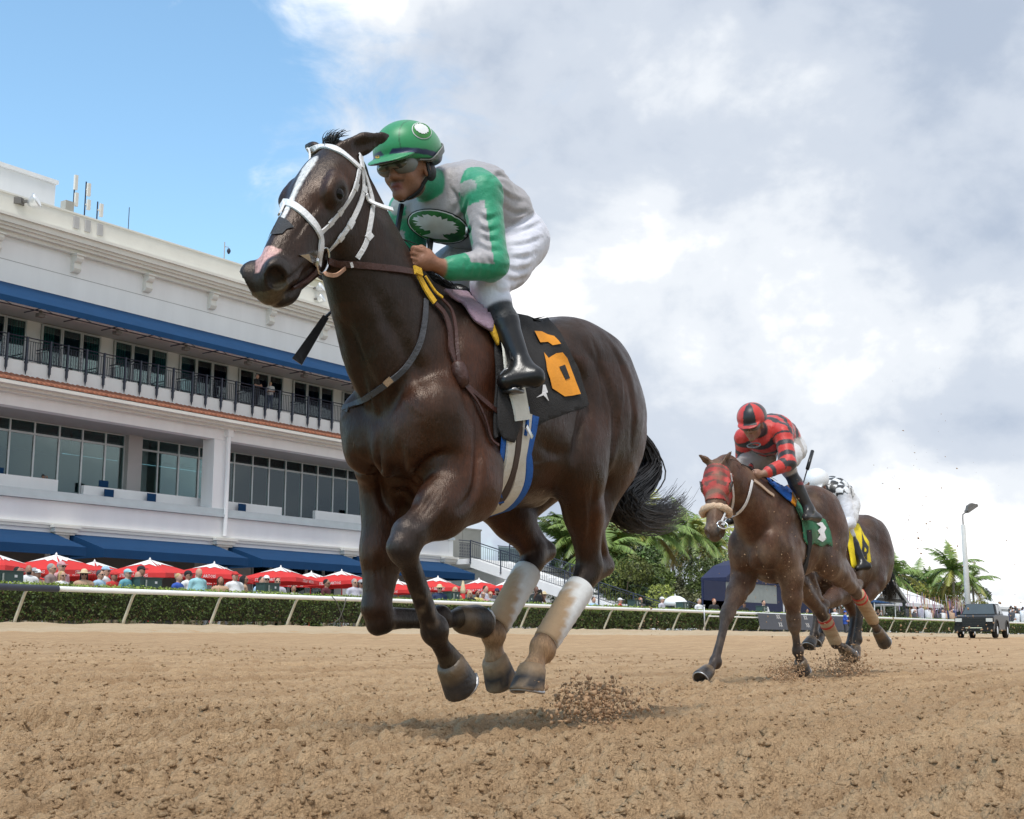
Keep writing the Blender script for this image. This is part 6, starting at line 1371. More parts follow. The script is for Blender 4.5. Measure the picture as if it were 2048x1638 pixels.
decal('lettering', S3, zq([(345, 745), (356, 752), (370, 742), (372, 750), (366, 780), (360, 766), (350, 770)]), 2, .024, M_prt_k, sc3)
j3 = root_for(F3, 'person', 0, label='jockey in white cap and black and white chequered silks on the last horse', cat='person')
DK = p3(1633, 962, 0)-HJ(0, 0, .06)
J3 = mv(J1, DK); J3['upper'] = J1['upper']+DK; J3['loose'] = [(a+DK, r) for a, r in J1['loose']]; J3['headM'] = headM(R(22), R(3))
for k in ('upL', 'sideL', 'upR', 'sideR'): J3[k] = J1[k]
BQ, VQ, QQ, HQ, MQ = rider(F3, J3, .0115); VQ = wrinkle(VQ, QQ, BQ, {'g': .010, 'a': .008, 'p': .008}, 5)
palQ = {'g': (.72, .72, .72), 'a': (.70, .70, .74), 'p': (.66, .66, .68), 's': (.01, .01, .011), 'b': (.012, .012, .013), 'c': (.02, .02, .02), 'k': (.26, .12, .08), 'h': (.26, .12, .08), 'lip': (.25, .1, .08)}
CQ = hardcol(BQ, VQ, palQ); tg, W = BQ.weights(VQ, .0013); gq = W[:, tg.index('g')] > .5; ck = ((np.floor(VQ[:, 0]/.07)+np.floor(VQ[:, 1]/.07)+np.floor(VQ[:, 2]/.09)).astype(int) % 2 == 0); CQ[gq & ck] = (.014, .014, .015)
body_mesh('body', VQ, QQ, CQ, j3, [M_silk, M_bootm, M_skin], zones_for(BQ, VQ, QQ))
helmet(j3, HQ, MQ, lambda L, B, V: np.where((L[:, 2] < .026)[:, None], A3(.03, .03, .03), A3(.72, .72, .73)), True, .009); goggles(j3, HQ, MQ)
# ================================================================== spectators behind the hedge
def person_mesh(pose):
    B = Blob(); 
    B.cone((0, 0, .96), (0, 0, 1.18), .135, .140, .05, 1.25, 'shirt', False, (1, 0, 0)); B.cone((0, 0, 1.18), (0, .01, 1.38), .145, .115, .05, 1.35, 'shirt', False, (1, 0, 0)); B.cone((-.14, .01, 1.40), (.14, .01, 1.40), .075, .075, .05, 1, 'shirt')
    B.cone((0, .01, 1.42), (0, -.005, 1.53), .056, .052, .02, 1, 'skin'); B.ell((0, -.015, 1.615), (.074, .092, .112), None, .02, 'skin'); B.ell((0, -.05, 1.56), (.052, .05, .055), None, .02, 'skin'); B.cone((0, -.105, 1.62), (0, -.12, 1.585), .011, .015, .012, 1, 'skin')
    for sg in (1, -1): B.ell((sg*.076, .0, 1.60), (.010, .02, .03), None, .008, 'skin')
    B.ell((0, 0, .93), (.165, .125, .13), None, .05, 'pants')
    for sg in (1, -1):
        B.cone((sg*.085, 0, .90), (sg*.10, -.01, .48), .092, .062, .03, 1, 'pants'); B.cone((sg*.10, -.01, .48), (sg*.105, .01, .09), .060, .042, .02, 1, 'pants'); B.cone((sg*.105, .02, .045), (sg*.115, -.14, .035), .042, .034, .02, 1, 'pants')
    def arm(sg, el, hd):
        s_ = np.array((sg*.19, .01, 1.39)); el, hd = np.array(el, float), np.array(hd, float); md = s_+(el-s_)*.72
        B.cone(s_, md, .060, .052, .03, 1, 'shirt'); B.cone(md, el, .042, .040, .012, 1, 'skin'); B.cone(el, hd, .040, .028, .02, 1, 'skin'); B.ell(hd+(hd-el)*.18, (.030, .038, .045), None, .012, 'skin')
        for q in range(4): d = unit(hd-el); b = hd+d*.075+np.array((sg*(-.024+.016*q), 0, .0)); B.cone(b, b+d*.045, .009, .007, .004, 1, 'skin')
    if pose == 0: arm(1, (.26, .03, 1.10), (.23, -.10, .88)); arm(-1, (-.26, .03, 1.10), (-.23, -.10, .88))
    if pose == 1: arm(1, (.25, -.05, 1.12), (.02, -.23, 1.16)); arm(-1, (-.25, -.05, 1.12), (-.02, -.24, 1.10))
    if pose == 2: arm(1, (.24, -.16, 1.22), (.07, -.26, 1.54)); arm(-1, (-.26, -.10, 1.15), (-.08, -.27, 1.52))
    V, Q = B.mesh(.021); V = relax(V, Q, 1, .35); tg, W = B.weights(V, .002); z = np.array([{'shirt': 0, 'pants': 1, 'skin': 2}[t] for t in tg])[W.argmax(1)][Q[:, 0]]
    return mesh('person_body', V, Q, True, z)
PM = [person_mesh(i) for i in range(3)]
for m_ in PM:
    for k in range(3): m_.materials.append(None)
def blobmesh(name, fn, h=.014): B = Blob(); fn(B); V, Q = B.mesh(h); V = relax(V, Q, 1, .4); return mesh(name, V, Q, True)
def hair_short(B): B.ell((0, .012, 1.648), (.080, .092, .092), None, .01); B.ell((0, -.075, 1.585), (.11, .075, .080), None, .01, sub=True)
def hair_long(B): hair_short(B); B.cone((0, .05, 1.62), (0, .075, 1.44), .078, .055, .03, 1.1, 0, False, (1, 0, 0)); [B.cone((sg*.066, .0, 1.62), (sg*.085, .0, 1.44), .030, .022, .02) for sg in (1, -1)]
def hat_cap(B): B.ell((0, .0, 1.665), (.085, .102, .078), None, .01); B.ell((0, 0, 1.57), (.2, .2, .078), None, .008, sub=True); B.ell((0, -.125, 1.655), (.070, .080, .010), None, .01)
def hat_straw(B): B.ell((0, 0, 1.70), (.084, .095, .07), None, .012); B.ell((0, 0, 1.66), (.19, .20, .014), None, .015)
def shades(B): [B.ell((sg*.033, -.098, 1.618), (.032, .016, .021), None, .008) for sg in (1, -1)]; B.cone((-.075, -.02, 1.622), (-.06, -.085, 1.622), .006, .007, .004); B.cone((.075, -.02, 1.622), (.06, -.085, 1.622), .006, .007, .004)
def beard(B): B.ell((0, -.06, 1.545), (.058, .052, .045), None, .01)
HM_ = {'short': blobmesh('hair', hair_short), 'long': blobmesh('hair', hair_long), 'cap': blobmesh('cap', hat_cap), 'straw': blobmesh('hat', hat_straw), 'shades': blobmesh('sunglasses', shades, .009), 'beard': blobmesh('beard', beard)}
PAL = dict(white=(.75, .75, .75), black=(.014, .014, .016), navy=(.02, .035, .09), maroon=(.10, .015, .022), red=(.50, .03, .025), ltblue=(.36, .52, .66), aqua=(.32, .58, .62), teal=(.12, .34, .40), mauve=(.26, .19, .18), tan=(.52, .34, .22), blue=(.03, .09, .40), grey=(.34, .34, .35), yellow=(.62, .52, .20), lav=(.50, .48, .54), pink=(.55, .30, .32),
           khaki=(.30, .25, .17), jeans=(.05, .08, .15), dkgrey=(.06, .06, .065), brownh=(.045, .022, .012), blackh=(.010, .009, .009), greyh=(.30, .29, .28), blond=(.48, .34, .16), redh=(.30, .09, .03), straw=(.66, .53, .33), skinA=(.52, .30, .21), skinB=(.34, .17, .11), skinC=(.15, .07, .045), shades=(.01, .01, .011))
def cm(n, rough=.8): return pm('cloth_'+n, PAL[n], .55 if n.startswith('skin') else rough, .12, 12, .3, 60)
def spectator(px, py, v, shirt, label, skin='skinA', hair=('short', 'brownh'), hat=None, sg=True, pose=0, rz=25, pants='khaki', name='person', group='spectators behind the hedge', floor=.32, extra=None):
    p = onv(px, py, v); Hh = p[2]-floor; s = Hh/1.61
    s = min(max(s, .80), 1.18); r = empty(name, (p[0], v, p[2]-1.61*s), R(rz-42), label=label, cat='person', group=group); r.scale = (s, s, s)
    o = bpy.data.objects.new('body', PM[pose]); COL.objects.link(o); o.parent = r
    for i, c in enumerate((shirt, pants, skin)): o.material_slots[i].link = 'OBJECT'; o.material_slots[i].material = cm(c)
    for k, c in ([(hair[0], hair[1])] if hair else [])+([hat] if hat else [])+([('shades', 'shades')] if sg else [])+(extra or []):
        q = bpy.data.objects.new({'short': 'hair', 'long': 'hair', 'cap': 'cap', 'straw': 'straw_hat', 'shades': 'sunglasses', 'beard': 'beard'}[k], HM_[k]); COL.objects.link(q); q.parent = r
        if len(HM_[k].materials) == 0: HM_[k].materials.append(None)
        q.material_slots[0].link = 'OBJECT'; q.material_slots[0].material = cm(c, .2 if k == 'shades' else .8)
    return r
S_ = spectator
S_(35, 1144, 28.6, 'white', 'young man with black hair in white shirt at the far left', 'skinB', ('short', 'blackh'), None, False, 0, 60)
S_(57, 1140, 27.9, 'white', 'bald man in a white t-shirt above the padded rail end', 'skinB', None, None, False, 0, 25, extra=[('beard', 'blackh')])
S_(68, 1146, 29.0, 'navy', 'man in grey cap just behind the bald man in white', 'skinB', ('short', 'blackh'), ('cap', 'grey'), False, 0, 20)
S_(75, 1149, 28.9, 'tan', 'person in white cap low behind the bald man in white', 'skinB', ('short', 'brownh'), ('cap', 'white'), False, 1, 30)
S_(103, 1138, 27.9, 'mauve', 'grey-haired man in mauve shirt and sunglasses looking right', 'skinA', ('short', 'greyh'), None, True, 1, 75)
S_(122, 1134, 29.0, 'pink', 'tall man in pink cap behind the blonde woman at left', 'skinA', ('short', 'greyh'), ('cap', 'pink'), True, 0, 50)
S_(124, 1152, 27.8, 'white', 'blonde woman in sunglasses and white top at left', 'skinA', ('long', 'blond'), None, True, 1, 45)
S_(168, 1150, 27.8, 'tan', 'dark-haired woman in a wide straw hat and tan top', 'skinB', ('long', 'blackh'), ('straw', 'straw'), True, 0, 8)
S_(200, 1150, 27.8, 'ltblue', 'man with dark grey hair in light blue shirt looking right', 'skinA', ('short', 'dkgrey'), None, True, 0, 60)
S_(211, 1143, 28.9, 'white', 'man in white cap and white shirt behind the light blue shirt', 'skinA', ('short', 'brownh'), ('cap', 'ltblue'), True, 0, 70)
S_(228, 1153, 28.6, 'red', 'child in red shirt and red cap', 'skinB', ('short', 'brownh'), ('cap', 'red'), False, 0, 40)
S_(255, 1148, 27.9, 'teal', 'man in aqua cap and teal patterned shirt', 'skinA', ('short', 'greyh'), ('cap', 'aqua'), True, 0, 55)
S_(275, 1152, 28.9, 'pink', 'bald man behind the dark green screen box', 'skinA', None, None, False, 0, 30)
S_(282, 1142, 29.8, 'black', 'man in black cap behind the bald man by the screen box', 'skinB', ('short', 'blackh'), ('cap', 'black'), False, 0, 60)
S_(357, 1156, 27.8, 'blue', 'blond woman in bright blue shirt', 'skinA', ('short', 'blond'), None, False, 0, 60)
S_(376, 1151, 28.8, 'white', 'man in black cap and white shirt beside the blue shirt', 'skinB', ('short', 'blackh'), ('cap', 'black'), True, 0, 60)
S_(397, 1146, 27.8, 'aqua', 'big bald man in aqua shirt', 'skinA', None, None, False, 0, 40)
S_(441, 1162, 27.8, 'tan', 'dark-haired woman in tan top left of the red cap', 'skinB', ('long', 'brownh'), None, False, 0, 15)
S_(470, 1153, 27.8, 'white', 'man in red cap and white shirt', 'skinA', ('short', 'brownh'), ('cap', 'red'), False, 0, 25)
S_(488, 1160, 28.0, 'tan', 'woman with long dark hair in profile right of the red cap', 'skinB', ('long', 'blackh'), None, True, 0, 80)
S_(523, 1162, 28.8, 'ltblue', 'man in light blue shirt half behind the middle screen box', 'skinA', ('short', 'brownh'), None, False, 0, 40)
S_(533, 1160, 28.2, 'white', 'man in white cap with white sunglasses over the middle screen box', 'skinA', ('short', 'blackh'), ('cap', 'white'), True, 1, 10)
S_(555, 1164, 28.0, 'lav', 'brown-haired man in pale grey shirt right of the middle screen box', 'skinA', ('short', 'brownh'), None, True, 1, 10)
S_(587, 1178, 27.8, 'white', 'short man low behind the hedge in white', 'skinB', ('short', 'brownh'), None, False, 0, 10)
S_(653, 1167, 27.8, 'maroon', 'black-haired man in maroon shirt and sunglasses', 'skinB', ('short', 'blackh'), None, True, 0, 60)
S_(709, 1166, 27.8, 'lav', 'grey-haired man in lavender shirt beside the horse foreleg', 'skinA', ('short', 'greyh'), None, True, 0, 30)
S_(722, 1168, 28.2, 'grey', 'woman in grey cap close to the horse foreleg', 'skinB', ('long', 'brownh'), ('cap', 'grey'), True, 0, 20)
S_(879, 1178, 27.8, 'navy', 'man in straw hat and navy shirt between the horse legs', 'skinA', ('short', 'greyh'), ('straw', 'straw'), True, 0, 10)
S_(911, 1181, 28.2, 'tan', 'blonde woman half behind the green screen box between the legs', 'skinA', ('long', 'blond'), None, True, 0, 20)
S_(940, 1188, 27.8, 'black', 'blonde woman in black top left of the bearded man', 'skinA', ('long', 'blond'), None, True, 0, 15)
S_(955, 1188, 27.8, 'yellow', 'bearded man in yellow shirt', 'skinB', ('short', 'blackh'), None, True, 0, 10, extra=[('beard', 'brownh')])
S_(966, 1190, 27.9, 'pink', 'pale-haired woman in pink right of the bearded man', 'skinA', ('short', 'greyh'), None, True, 0, 10)
S_(971, 1179, 29.0, 'lav', 'tall man with brown hair behind the pink top', 'skinA', ('short', 'brownh'), None, False, 0, 30)
S_(981, 1190, 27.9, 'grey', 'woman in grey top left of the dark cap', 'skinA', ('short', 'blond'), None, True, 0, 10)
S_(994, 1184, 27.9, 'dkgrey', 'man in dark cap and dark shirt with beard near the white leg wrap', 'skinA', ('short', 'blackh'), ('cap', 'navy'), True, 0, 5, extra=[('beard', 'brownh')])
pc = S_(1072, 1180, 27.9, 'black', 'man in black t-shirt holding a phone up between the hind legs', 'skinC', ('short', 'blackh'), None, False, 2, 10)
MB().box(-.07, .07, -.33, -.30, 1.53, 1.60).build('phone', cm('black', .3), pc)
S_(1088, 1191, 27.9, 'white', 'person in straw hat and white shirt between the hind legs', 'skinA', ('short', 'greyh'), ('straw', 'straw'), True, 0, 10)
S_(1187, 1200, 28.0, 'ltblue', 'person in light blue shirt beside the hind leg', 'skinA', ('short', 'brownh'), None, False, 0, 20)
S_(1240, 1202, 27.9, 'red', 'person in white cap and red shirt below the palms', 'skinA', ('short', 'greyh'), ('cap', 'white'), True, 0, 60)
S_(1281, 1201, 27.9, 'dkgrey', 'red-haired person in dark top behind a green screen box', 'skinA', ('short', 'redh'), None, True, 0, 10)
S_(1324, 1200, 27.9, 'lav', 'man in white cap and pale shirt below the palm trunk', 'skinA', ('short', 'greyh'), ('cap', 'white'), False, 0, 45)
S_(1398, 1203, 27.9, 'white', 'grey-haired man in white t-shirt left of the navy tent', 'skinA', ('short', 'greyh'), None, False, 0, 30)
S_(1428, 1203, 27.9, 'black', 'man in black and red vest with red headband', 'skinA', ('short', 'redh'), None, False, 0, 10)
S_(1488, 1209, 27.9, 'black', 'person in black cap and black shirt in front of the navy tent', 'skinB', ('short', 'blackh'), ('cap', 'black'), False, 0, 10)
S_(1527, 1206, 27.9, 'white', 'dark-haired man in white shirt in front of the navy tent', 'skinA', ('short', 'blackh'), None, False, 1, 10)
S_(1614, 1222, 28.2, 'white', 'person in white shirt by the white window frame', 'skinB', ('short', 'blackh'), None, False, 0, 10)
S_(1690, 1226, 24.6, 'blue', 'man in blue cap and blue shirt standing at the rail', 'skinA', ('short', 'brownh'), ('cap', 'blue'), False, 1, 80, 'dkgrey', floor=.60)
S_(1702, 1228, 24.9, 'navy', 'person in navy shirt standing at the rail beside the blue shirt', 'skinB', ('short', 'blackh'), None, False, 0, -30, 'black', floor=.60)
S_(1755, 1222, 28.4, 'dkgrey', 'person in dark shirt raising hands by the black tent frame', 'skinA', ('short', 'brownh'), None, False, 2, 20)
S_(2030, 1238, 28.5, 'white', 'person in white shirt right of the pickup truck', 'skinA', ('short', 'greyh'), None, False, 0, 30)
S_(514, 753, 50.35, 'black', 'man in black leaning on the balcony railing', 'skinA', ('short', 'greyh'), None, False, 1, 60, 'black', floor=12.45, group='people on the balcony')
S_(541, 768, 50.35, 'white', 'woman in white top on the balcony beside the man in black', 'skinA', ('short', 'blond'), None, False, 1, -20, 'jeans', floor=12.45, group='people on the balcony')
S_(86, 953, 51.8, 'dkgrey', 'person in dark cap and jacket behind the loggia counter', 'skinB', ('short', 'blackh'), ('cap', 'dkgrey'), False, 2, 50, 'black', floor=6.43, group='people in the loggia')
# green screen boxes on posts along the apron
M_gbox = pm('screen_box', (.045, .085, .075), .45, .1, 6)
def carrel(px, py, v, w_, lb):
    p = onv(px, py, v); r = empty('screen_box', (p[0], v, .32), 0, label=lb, cat='screen box', group='green screen boxes along the apron'); z = p[2]-.32
    m = MB(); m.box(-w_/2, w_/2, -.10, .25, z-.13, z+.11); m.box(-w_/2-.02, w_/2+.02, -.12, .27, z+.11, z+.13); m.build('case', M_gbox, r)
    MB().box(-w_/2+.05, w_/2-.05, .252, .26, z-.10, z+.08).build('screen', pm('dark_screen', (.01, .012, .015), .1), r)
    MB().tube([(0, .1, 0), (0, .1, z-.13)], .035, 6).box(-w_/2, w_/2, -.2, .4, z-.40, z-.36).build('stand', M_gbox, r)
    MB().box(w_*.18, w_*.28, -.106, -.10, z-.03, z+.03).build('sticker', cm('white'), r); MB().tube([(-w_*.25, -.14, z-.2), (-w_*.25, -.14, z+.06)], .022, 6).build('bottle', pm('bottle_glass', (.4, .42, .38), .2, trans=.3), r)
for px, py, w_, lb in ((14, 1152, .75, 'green screen box at the far left'), (297, 1165, .72, 'green screen box below the third umbrella'), (539, 1175, .6, 'green screen box in front of the white cap man'), (906, 1191, .5, 'green screen box right of the navy shirt'), (1055, 1198, .5, 'green screen box left of the phone holder'), (1272, 1206, .55, 'green screen box in front of the red-haired person'), (1368, 1210, .6, 'green screen box under the palm crown'), (1526, 1217, .6, 'green screen box in front of the navy tent')):
    carrel(px, py, 27.62, w_, lb)
# ---- red umbrellas with white star tops and lettering
M_red = pm('umbrella_red', (.62, .030, .028), .7, .08, 3, .2, 20); M_uw = pm('umbrella_white', (.78, .77, .75), .7, .05, 3)
def text_mesh(s, size):
    cu = bpy.data.curves.new('t', 'FONT'); cu.body = s; cu.size = size; cu.align_x = 'CENTER'; cu.align_y = 'CENTER'; cu.resolution_u = 1
    o = bpy.data.objects.new('t', cu); COL.objects.link(o); me = bpy.data.meshes.new_from_object(o.evaluated_get(bpy.context.evaluated_depsgraph_get())); bpy.data.objects.remove(o); return me
TXT = text_mesh('STELLA \u2605 ARTOIS' if False else 'STELLA * ARTOIS', .15); TXT.materials.append(M_uw)
def make_umbrella():
    r = empty('umbrella', (0, 0, 0)); hw, hh, vz = 1.26, 2.26, .16; apex = Vector((0, 0, 2.72))
    cs = [Vector((hw*sx, hw*sy, hh)) for sx, sy in ((-1, -1), (1, -1), (1, 1), (-1, 1))]
    for i in range(4):
        a, b = cs[i], cs[(i+1) % 4]; md = (a+b)/2+Vector((0, 0, -.02)); V = []; 
        n = 6
        for j in range(n+1):
            t = j/n
            for k in range(5): q = apex.lerp(a.lerp(b, k/4), t); q.z -= .05*math.sin(PI*t)*(1-abs(k/2-1)); V.append(q)
        Fc = [(j*5+k, j*5+5+k, j*5+6+k, j*5+1+k) for j in range(n) for k in range(4)]
        o = MB().add(V, Fc).build('canopy_panel', M_red, r, True)
        e = (b-a).normalized(); m = MB(); vv = []
        for k in range(7): q = a.lerp(b, k/6); vv += [q, q-Vector((0, 0, vz*(1-.12*(k % 2))))]
        m.add(vv, [(2*k, 2*k+1, 2*k+3, 2*k+2) for k in range(6)]); m.build('valance', M_red, o)
        nrm = Vector((e.y, -e.x, 0)); st_ = MB()
        A_ = apex+Vector((0, 0, .012)); L_ = lambda t, k: apex.lerp(a.lerp(b, k), t)+Vector((0, 0, .014))+nrm*.006-Vector((0, 0, .05*math.sin(PI*t)*(1-abs(2*k-1))))
        st_.add([A_, L_(.55, .04), L_(.30, .28), L_(.36, .5), L_(.30, .72), L_(.55, .96)], [(0, 1, 2), (0, 2, 3), (0, 3, 4), (0, 4, 5)]); st_.build('star', M_uw, o)
        tx = bpy.data.objects.new('lettering', TXT); COL.objects.link(tx); tx.parent = o; c = (a+b)/2-Vector((0, 0, vz*.52))+nrm*.012; tx.location = c
        tx.rotation_euler = (PI/2, 0, math.atan2(e.y, e.x))
    MB().tube([(0, 0, 0), (0, 0, 2.70)], .025, 8).build('pole', M_red, r); MB().lathe([(.26, 0), (.26, .06), (.06, .10)], n=12).build('base', pm('umbrella_base', (.10, .10, .10), .7), r)
    MB().lathe([(.03, 0), (.045, .04), (.01, .10)], (0, 0, 2.70), 8).build('finial', M_uw, r)
    return r
U0 = make_umbrella(); first = True
for i, (px, py, v, rz, lb) in enumerate(((-8, 1104, 40, 20, 'red umbrella cut by the left edge, upper'), (113, 1105, 40, 24, 'red umbrella above the bald man in white'), (189, 1118, 44, 20, 'smaller red umbrella behind, above the straw hat woman'), (303, 1115, 40, 26, 'red umbrella above the aqua cap'), (422, 1122, 40, 22, 'red umbrella above the bald man in aqua shirt'), (449, 1133, 43.5, 30, 'red umbrella half hidden behind its neighbour above the red cap'), (560, 1130, 40, 18, 'red umbrella above the middle screen box'), (620, 1141, 44, 24, 'smaller red umbrella left of the maroon shirt'), (687, 1138, 40, 26, 'red umbrella just left of the foreleg'), (797, 1158, 43, 20, 'red umbrella seen between the two forelegs'), (872, 1151, 40.5, 25, 'red umbrella above the navy shirt man'), (962, 1155, 40.5, 20, 'red umbrella above the bearded man'), (1010, 1160, 43, 28, 'red umbrella touching the white hind wrap'), (-2, 1123, 44, 30, 'red umbrella cut by the left edge, lower'))):
    p = onv(px, py, v); o = U0 if first else copy_tree(U0); first = False; z = p[2]-2.80; o.location = (p[0], v, .32); o.rotation_euler = (R(2.2*math.sin(i*2.1)), R(2.5*math.cos(i*3.3)), R(rz+9*math.sin(i*5.3))); s = (p[2]-.32)/2.80; o.scale = (1.0, 1.0, s); tag(o, lb, 'umbrella', 'red umbrellas on the apron')
p = onv(926, 1162, 38); r = empty('closed_umbrella', (p[0], 38, .32), label='folded red umbrella with tan tip between open ones', cat='umbrella')
MB().lathe([(.05, .7), (.20, .8), (.17, 1.6), (.10, 2.2), (.05, 2.4)], n=8).build('folded_canopy', M_red, r, True); MB().lathe([(.12, 2.2), (.13, 2.35), (.05, 2.75), (.01, 2.8)], n=8).build('tip', cm('straw'), r, True); MB().tube([(0, 0, 0), (0, 0, .8)], .025, 6).build('pole', M_red, r)
# ================================================================== palms, trees, tents, truck, lamp, flying dirt
M_frond = pm('palm_frond', rough=.45, var=.2, scale=4, attr='Col', spec=.4); M_trunk = pm('palm_trunk', (.26, .22, .17), .9, .25, 5, .8, 14, stretch=(1, 1, 4)); M_tleaf = pm('tree_leaf', rough=.5, var=.25, scale=3, attr='Col', spec=.35); M_bark = pm('bark', (.12, .09, .065), .95, .3, 5, 1, 20)
def palm(x, y, z0, H_, L, nf, label, seed, lean=(0, 0), dry=.15):
    rg = np.random.default_rng(seed); r = empty('palm_tree', (x, y, z0), label=label, cat='palm tree', group='palms beyond the apron')
    top = A3(lean[0], lean[1], H_); pts = [A3(lean[0]*t*t, lean[1]*t*t, H_*t) for t in np.linspace(0, 1, 12)]
    MB().tube(pts, [.20-.08*min(1, i/8)+.012*(i % 2) for i in range(12)], 9).build('trunk', M_trunk, r, True)
    V = []; Fc = []; C = []
    for k in range(nf):
        az = 2*PI*k/nf*2.39996*1.0+rg.random()*.5; el = R(72)-R(118)*(k/nf)+R(8)*rg.normal(); l = L*(.8+.35*rg.random()); P = [top+A3(0, 0, .05)]; d = A3(math.cos(az)*math.cos(el), math.sin(az)*math.cos(el), math.sin(el)); n = 13
        for j in range(n): P.append(P[-1]+d*l/n); d = unit(d+A3(0, 0, -.085-.07*j/n))
        P = np.array(P); old = k > nf*.75 and rg.random() < .55; base = A3(.34, .25, .055) if old else (A3(.16, .235, .055) if rg.random() > dry else A3(.30, .30, .06)); tw = rg.normal()*.3
        for j in range(1, n+1):
            t = unit(P[j]-P[j-1]); sd = unit(np.cross(t, A3(0, 0, 1))); up = np.cross(sd, t)
            for q in range(3):
                o_ = P[j-1]+(P[j]-P[j-1])*q/3
                for sg in (1, -1):
                    ll = l*.24*math.sin(PI*(.12+.84*(j+q/3)/(n+1)))*(.8+.4*rg.random()); e = unit(sd*sg*.85+t*.55+up*(.12*sg*tw)-A3(0, 0, .28+.35*rg.random())); wv = t*.030*L/2.2
                    b = len(V); V += [o_-wv, o_+wv, o_+e*ll*.6+wv*.8-A3(0, 0, .03), o_+e*ll-A3(0, 0, .10*ll)]; Fc.append((b, b+1, b+2, b+3)); C += [base*(.7+.6*rg.random())]*4
        for j in range(n):
            sd = unit(np.cross(P[j+1]-P[j], A3(0, 0, 1)))*.022; b = len(V); V += [P[j]-sd, P[j]+sd, P[j+1]+sd*.8, P[j+1]-sd*.8]; Fc.append((b, b+1, b+2, b+3)); C += [A3(.22, .22, .07)]*4
    me = mesh('crown', np.array(V), np.array(Fc)); setcol(me, np.array(C)); link(bpy.data.objects.new('crown', me), r, M_frond)
    m = MB()
    for k in range(7): a = k*.9; m.lathe([(.02, -.12), (.10, -.03), (.09, .06), (.02, .12)], (top[0]+.2*math.cos(a), top[1]+.2*math.sin(a), top[2]-.16), 6)
    m.build('coconuts', pm('coconut', (.22, .17, .06), .6), r, True)['kind'] = 'stuff'
def tree(x, y, z0, H_, rx, label, seed, col=(.06, .095, .025), n=7000, leaf=.10, group='trees beyond the apron', trunk=True, name='tree', low=.25):
    rg = np.random.default_rng(seed); r = empty(name, (x, y, z0), label=label, cat='tree' if name == 'tree' else 'shrub', group=group); k = 16
    Cn = np.stack([rg.normal(size=k)*rx*.48, rg.normal(size=k)*rx*.48, H_*(low+.08+(.92-low)*rg.random(k))], 1); rad = rx*(.28+.25*rg.random(k)); i = rg.integers(0, k, n); dv = rg.normal(size=(n, 3)); dv /= np.linalg.norm(dv, axis=1, keepdims=True)
    P = Cn[i]+dv*(rad[i]*(.72+.30*rg.random(n)))[:, None]*np.array([1, 1, .8]); P = P[P[:, 2] > .05]; m = len(P); dv = dv[:m]
    c = np.array(col)*(.55+.9*rg.random((m, 1)))*(1+.25*rg.normal(size=(k, 1))[i[:m]]); V, Fq, C = leaf_cloud(P, dv+A3(0, 0, .5), leaf, np.clip(c, .004, .6), 1.0, .5)
    me = mesh('crown', V, Fq); setcol(me, C); link(bpy.data.objects.new('crown', me), r, M_tleaf)
    b = MB(); b.tube([(0, 0, -.1), (.05, 0, H_*.25), (0, .05, H_*.5)], [.05*H_**.5+.04, .04*H_**.5+.03, .04], 7)
    for q in Cn[:9]: b.tube([(0, 0, H_*.22), tuple(q*A3(.5, .5, .8)), tuple(q)], [.05, .035, .012], 5)
    b.build('trunk', M_bark, r, True)
def at(px, py, v): p = onv(px, py, v); return p
def palm_at(px, py, v, L, nf, lb, seed, lean=(0, 0), dry=.15): p = at(px, py, v); palm(p[0]-lean[0], v-lean[1], .3, p[2]-.3, L, nf, lb, seed, lean, dry)
palm_at(1303, 1066, 44, 3.6, 34, 'coconut palm with leaning grey trunk left of the second horse', 21, (.8, .2), .3)
palm_at(1380, 1068, 46, 3.4, 32, 'coconut palm directly behind the second horse nose', 22, (.1, 0), .35)
palm_at(1235, 1088, 44, 3.4, 32, 'coconut palm behind the front horse hind leg', 23, (-.2, 0), .2)
palm_at(1130, 1088, 50, 3.6, 36, 'bushy bright palm between the front horse hind legs', 24, (0, 0), .1)
palm_at(1178, 1052, 70, 3.2, 24, 'far dark palm rising behind the front horse hock', 25)
palm_at(1430, 1095, 47, 3.0, 22, 'palm half hidden behind the second horse chest', 26, (.2, 0), .3)
palm_at(1790, 1152, 46, 3.6, 24, 'dark palm left of the tents behind the last horse', 27)
palm_at(1905, 1140, 42, 3.6, 28, 'dark palm beside the lamp pole', 28)
palm_at(1945, 1165, 42, 3.0, 22, 'windblown palm right of the lamp pole', 29)
palm_at(1858, 1170, 48, 3.0, 22, 'low dark palm behind the tent gable', 30)
def tree_at(px, py, v, rx, lb, seed, **k): p = at(px, py, v); tree(p[0], v, .3, p[2]-.3, rx, lb, seed, **k)
palm_at(1165, 1078, 48, 3.6, 34, 'bright coconut palm just right of the rear stair', 31, (0, 0), .2)
palm_at(1205, 1105, 43, 3.2, 32, 'short palm low behind the front horse hind leg', 32, (0, 0), .3)
palm_at(1345, 1085, 50, 3.4, 32, 'palm between the leaning palm and the second horse', 33, (0, 0), .4)
palm_at(1420, 1075, 52, 3.4, 30, 'tall palm over the navy tent', 34, (0, 0), .3)
palm_at(1765, 1150, 50, 3.4, 28, 'dark palm close to the last horse rump', 35)
palm_at(1835, 1158, 52, 3.4, 28, 'dark palm above the white peaked tent', 36)
tree_at(1268, 1112, 41, 2.3, 'round-leaved green tree under the coconut palm', 41, col=(.075, .12, .03), leaf=.13)
tree_at(1318, 1130, 39, 2.2, 'bright green bushy shrub below the leaning palm', 42, col=(.11, .15, .03), name='shrub', low=.1)
tree_at(1360, 1150, 40, 2.2, 'olive brown shrub right of the leaning palm', 43, col=(.12, .125, .05), name='shrub', low=.1)
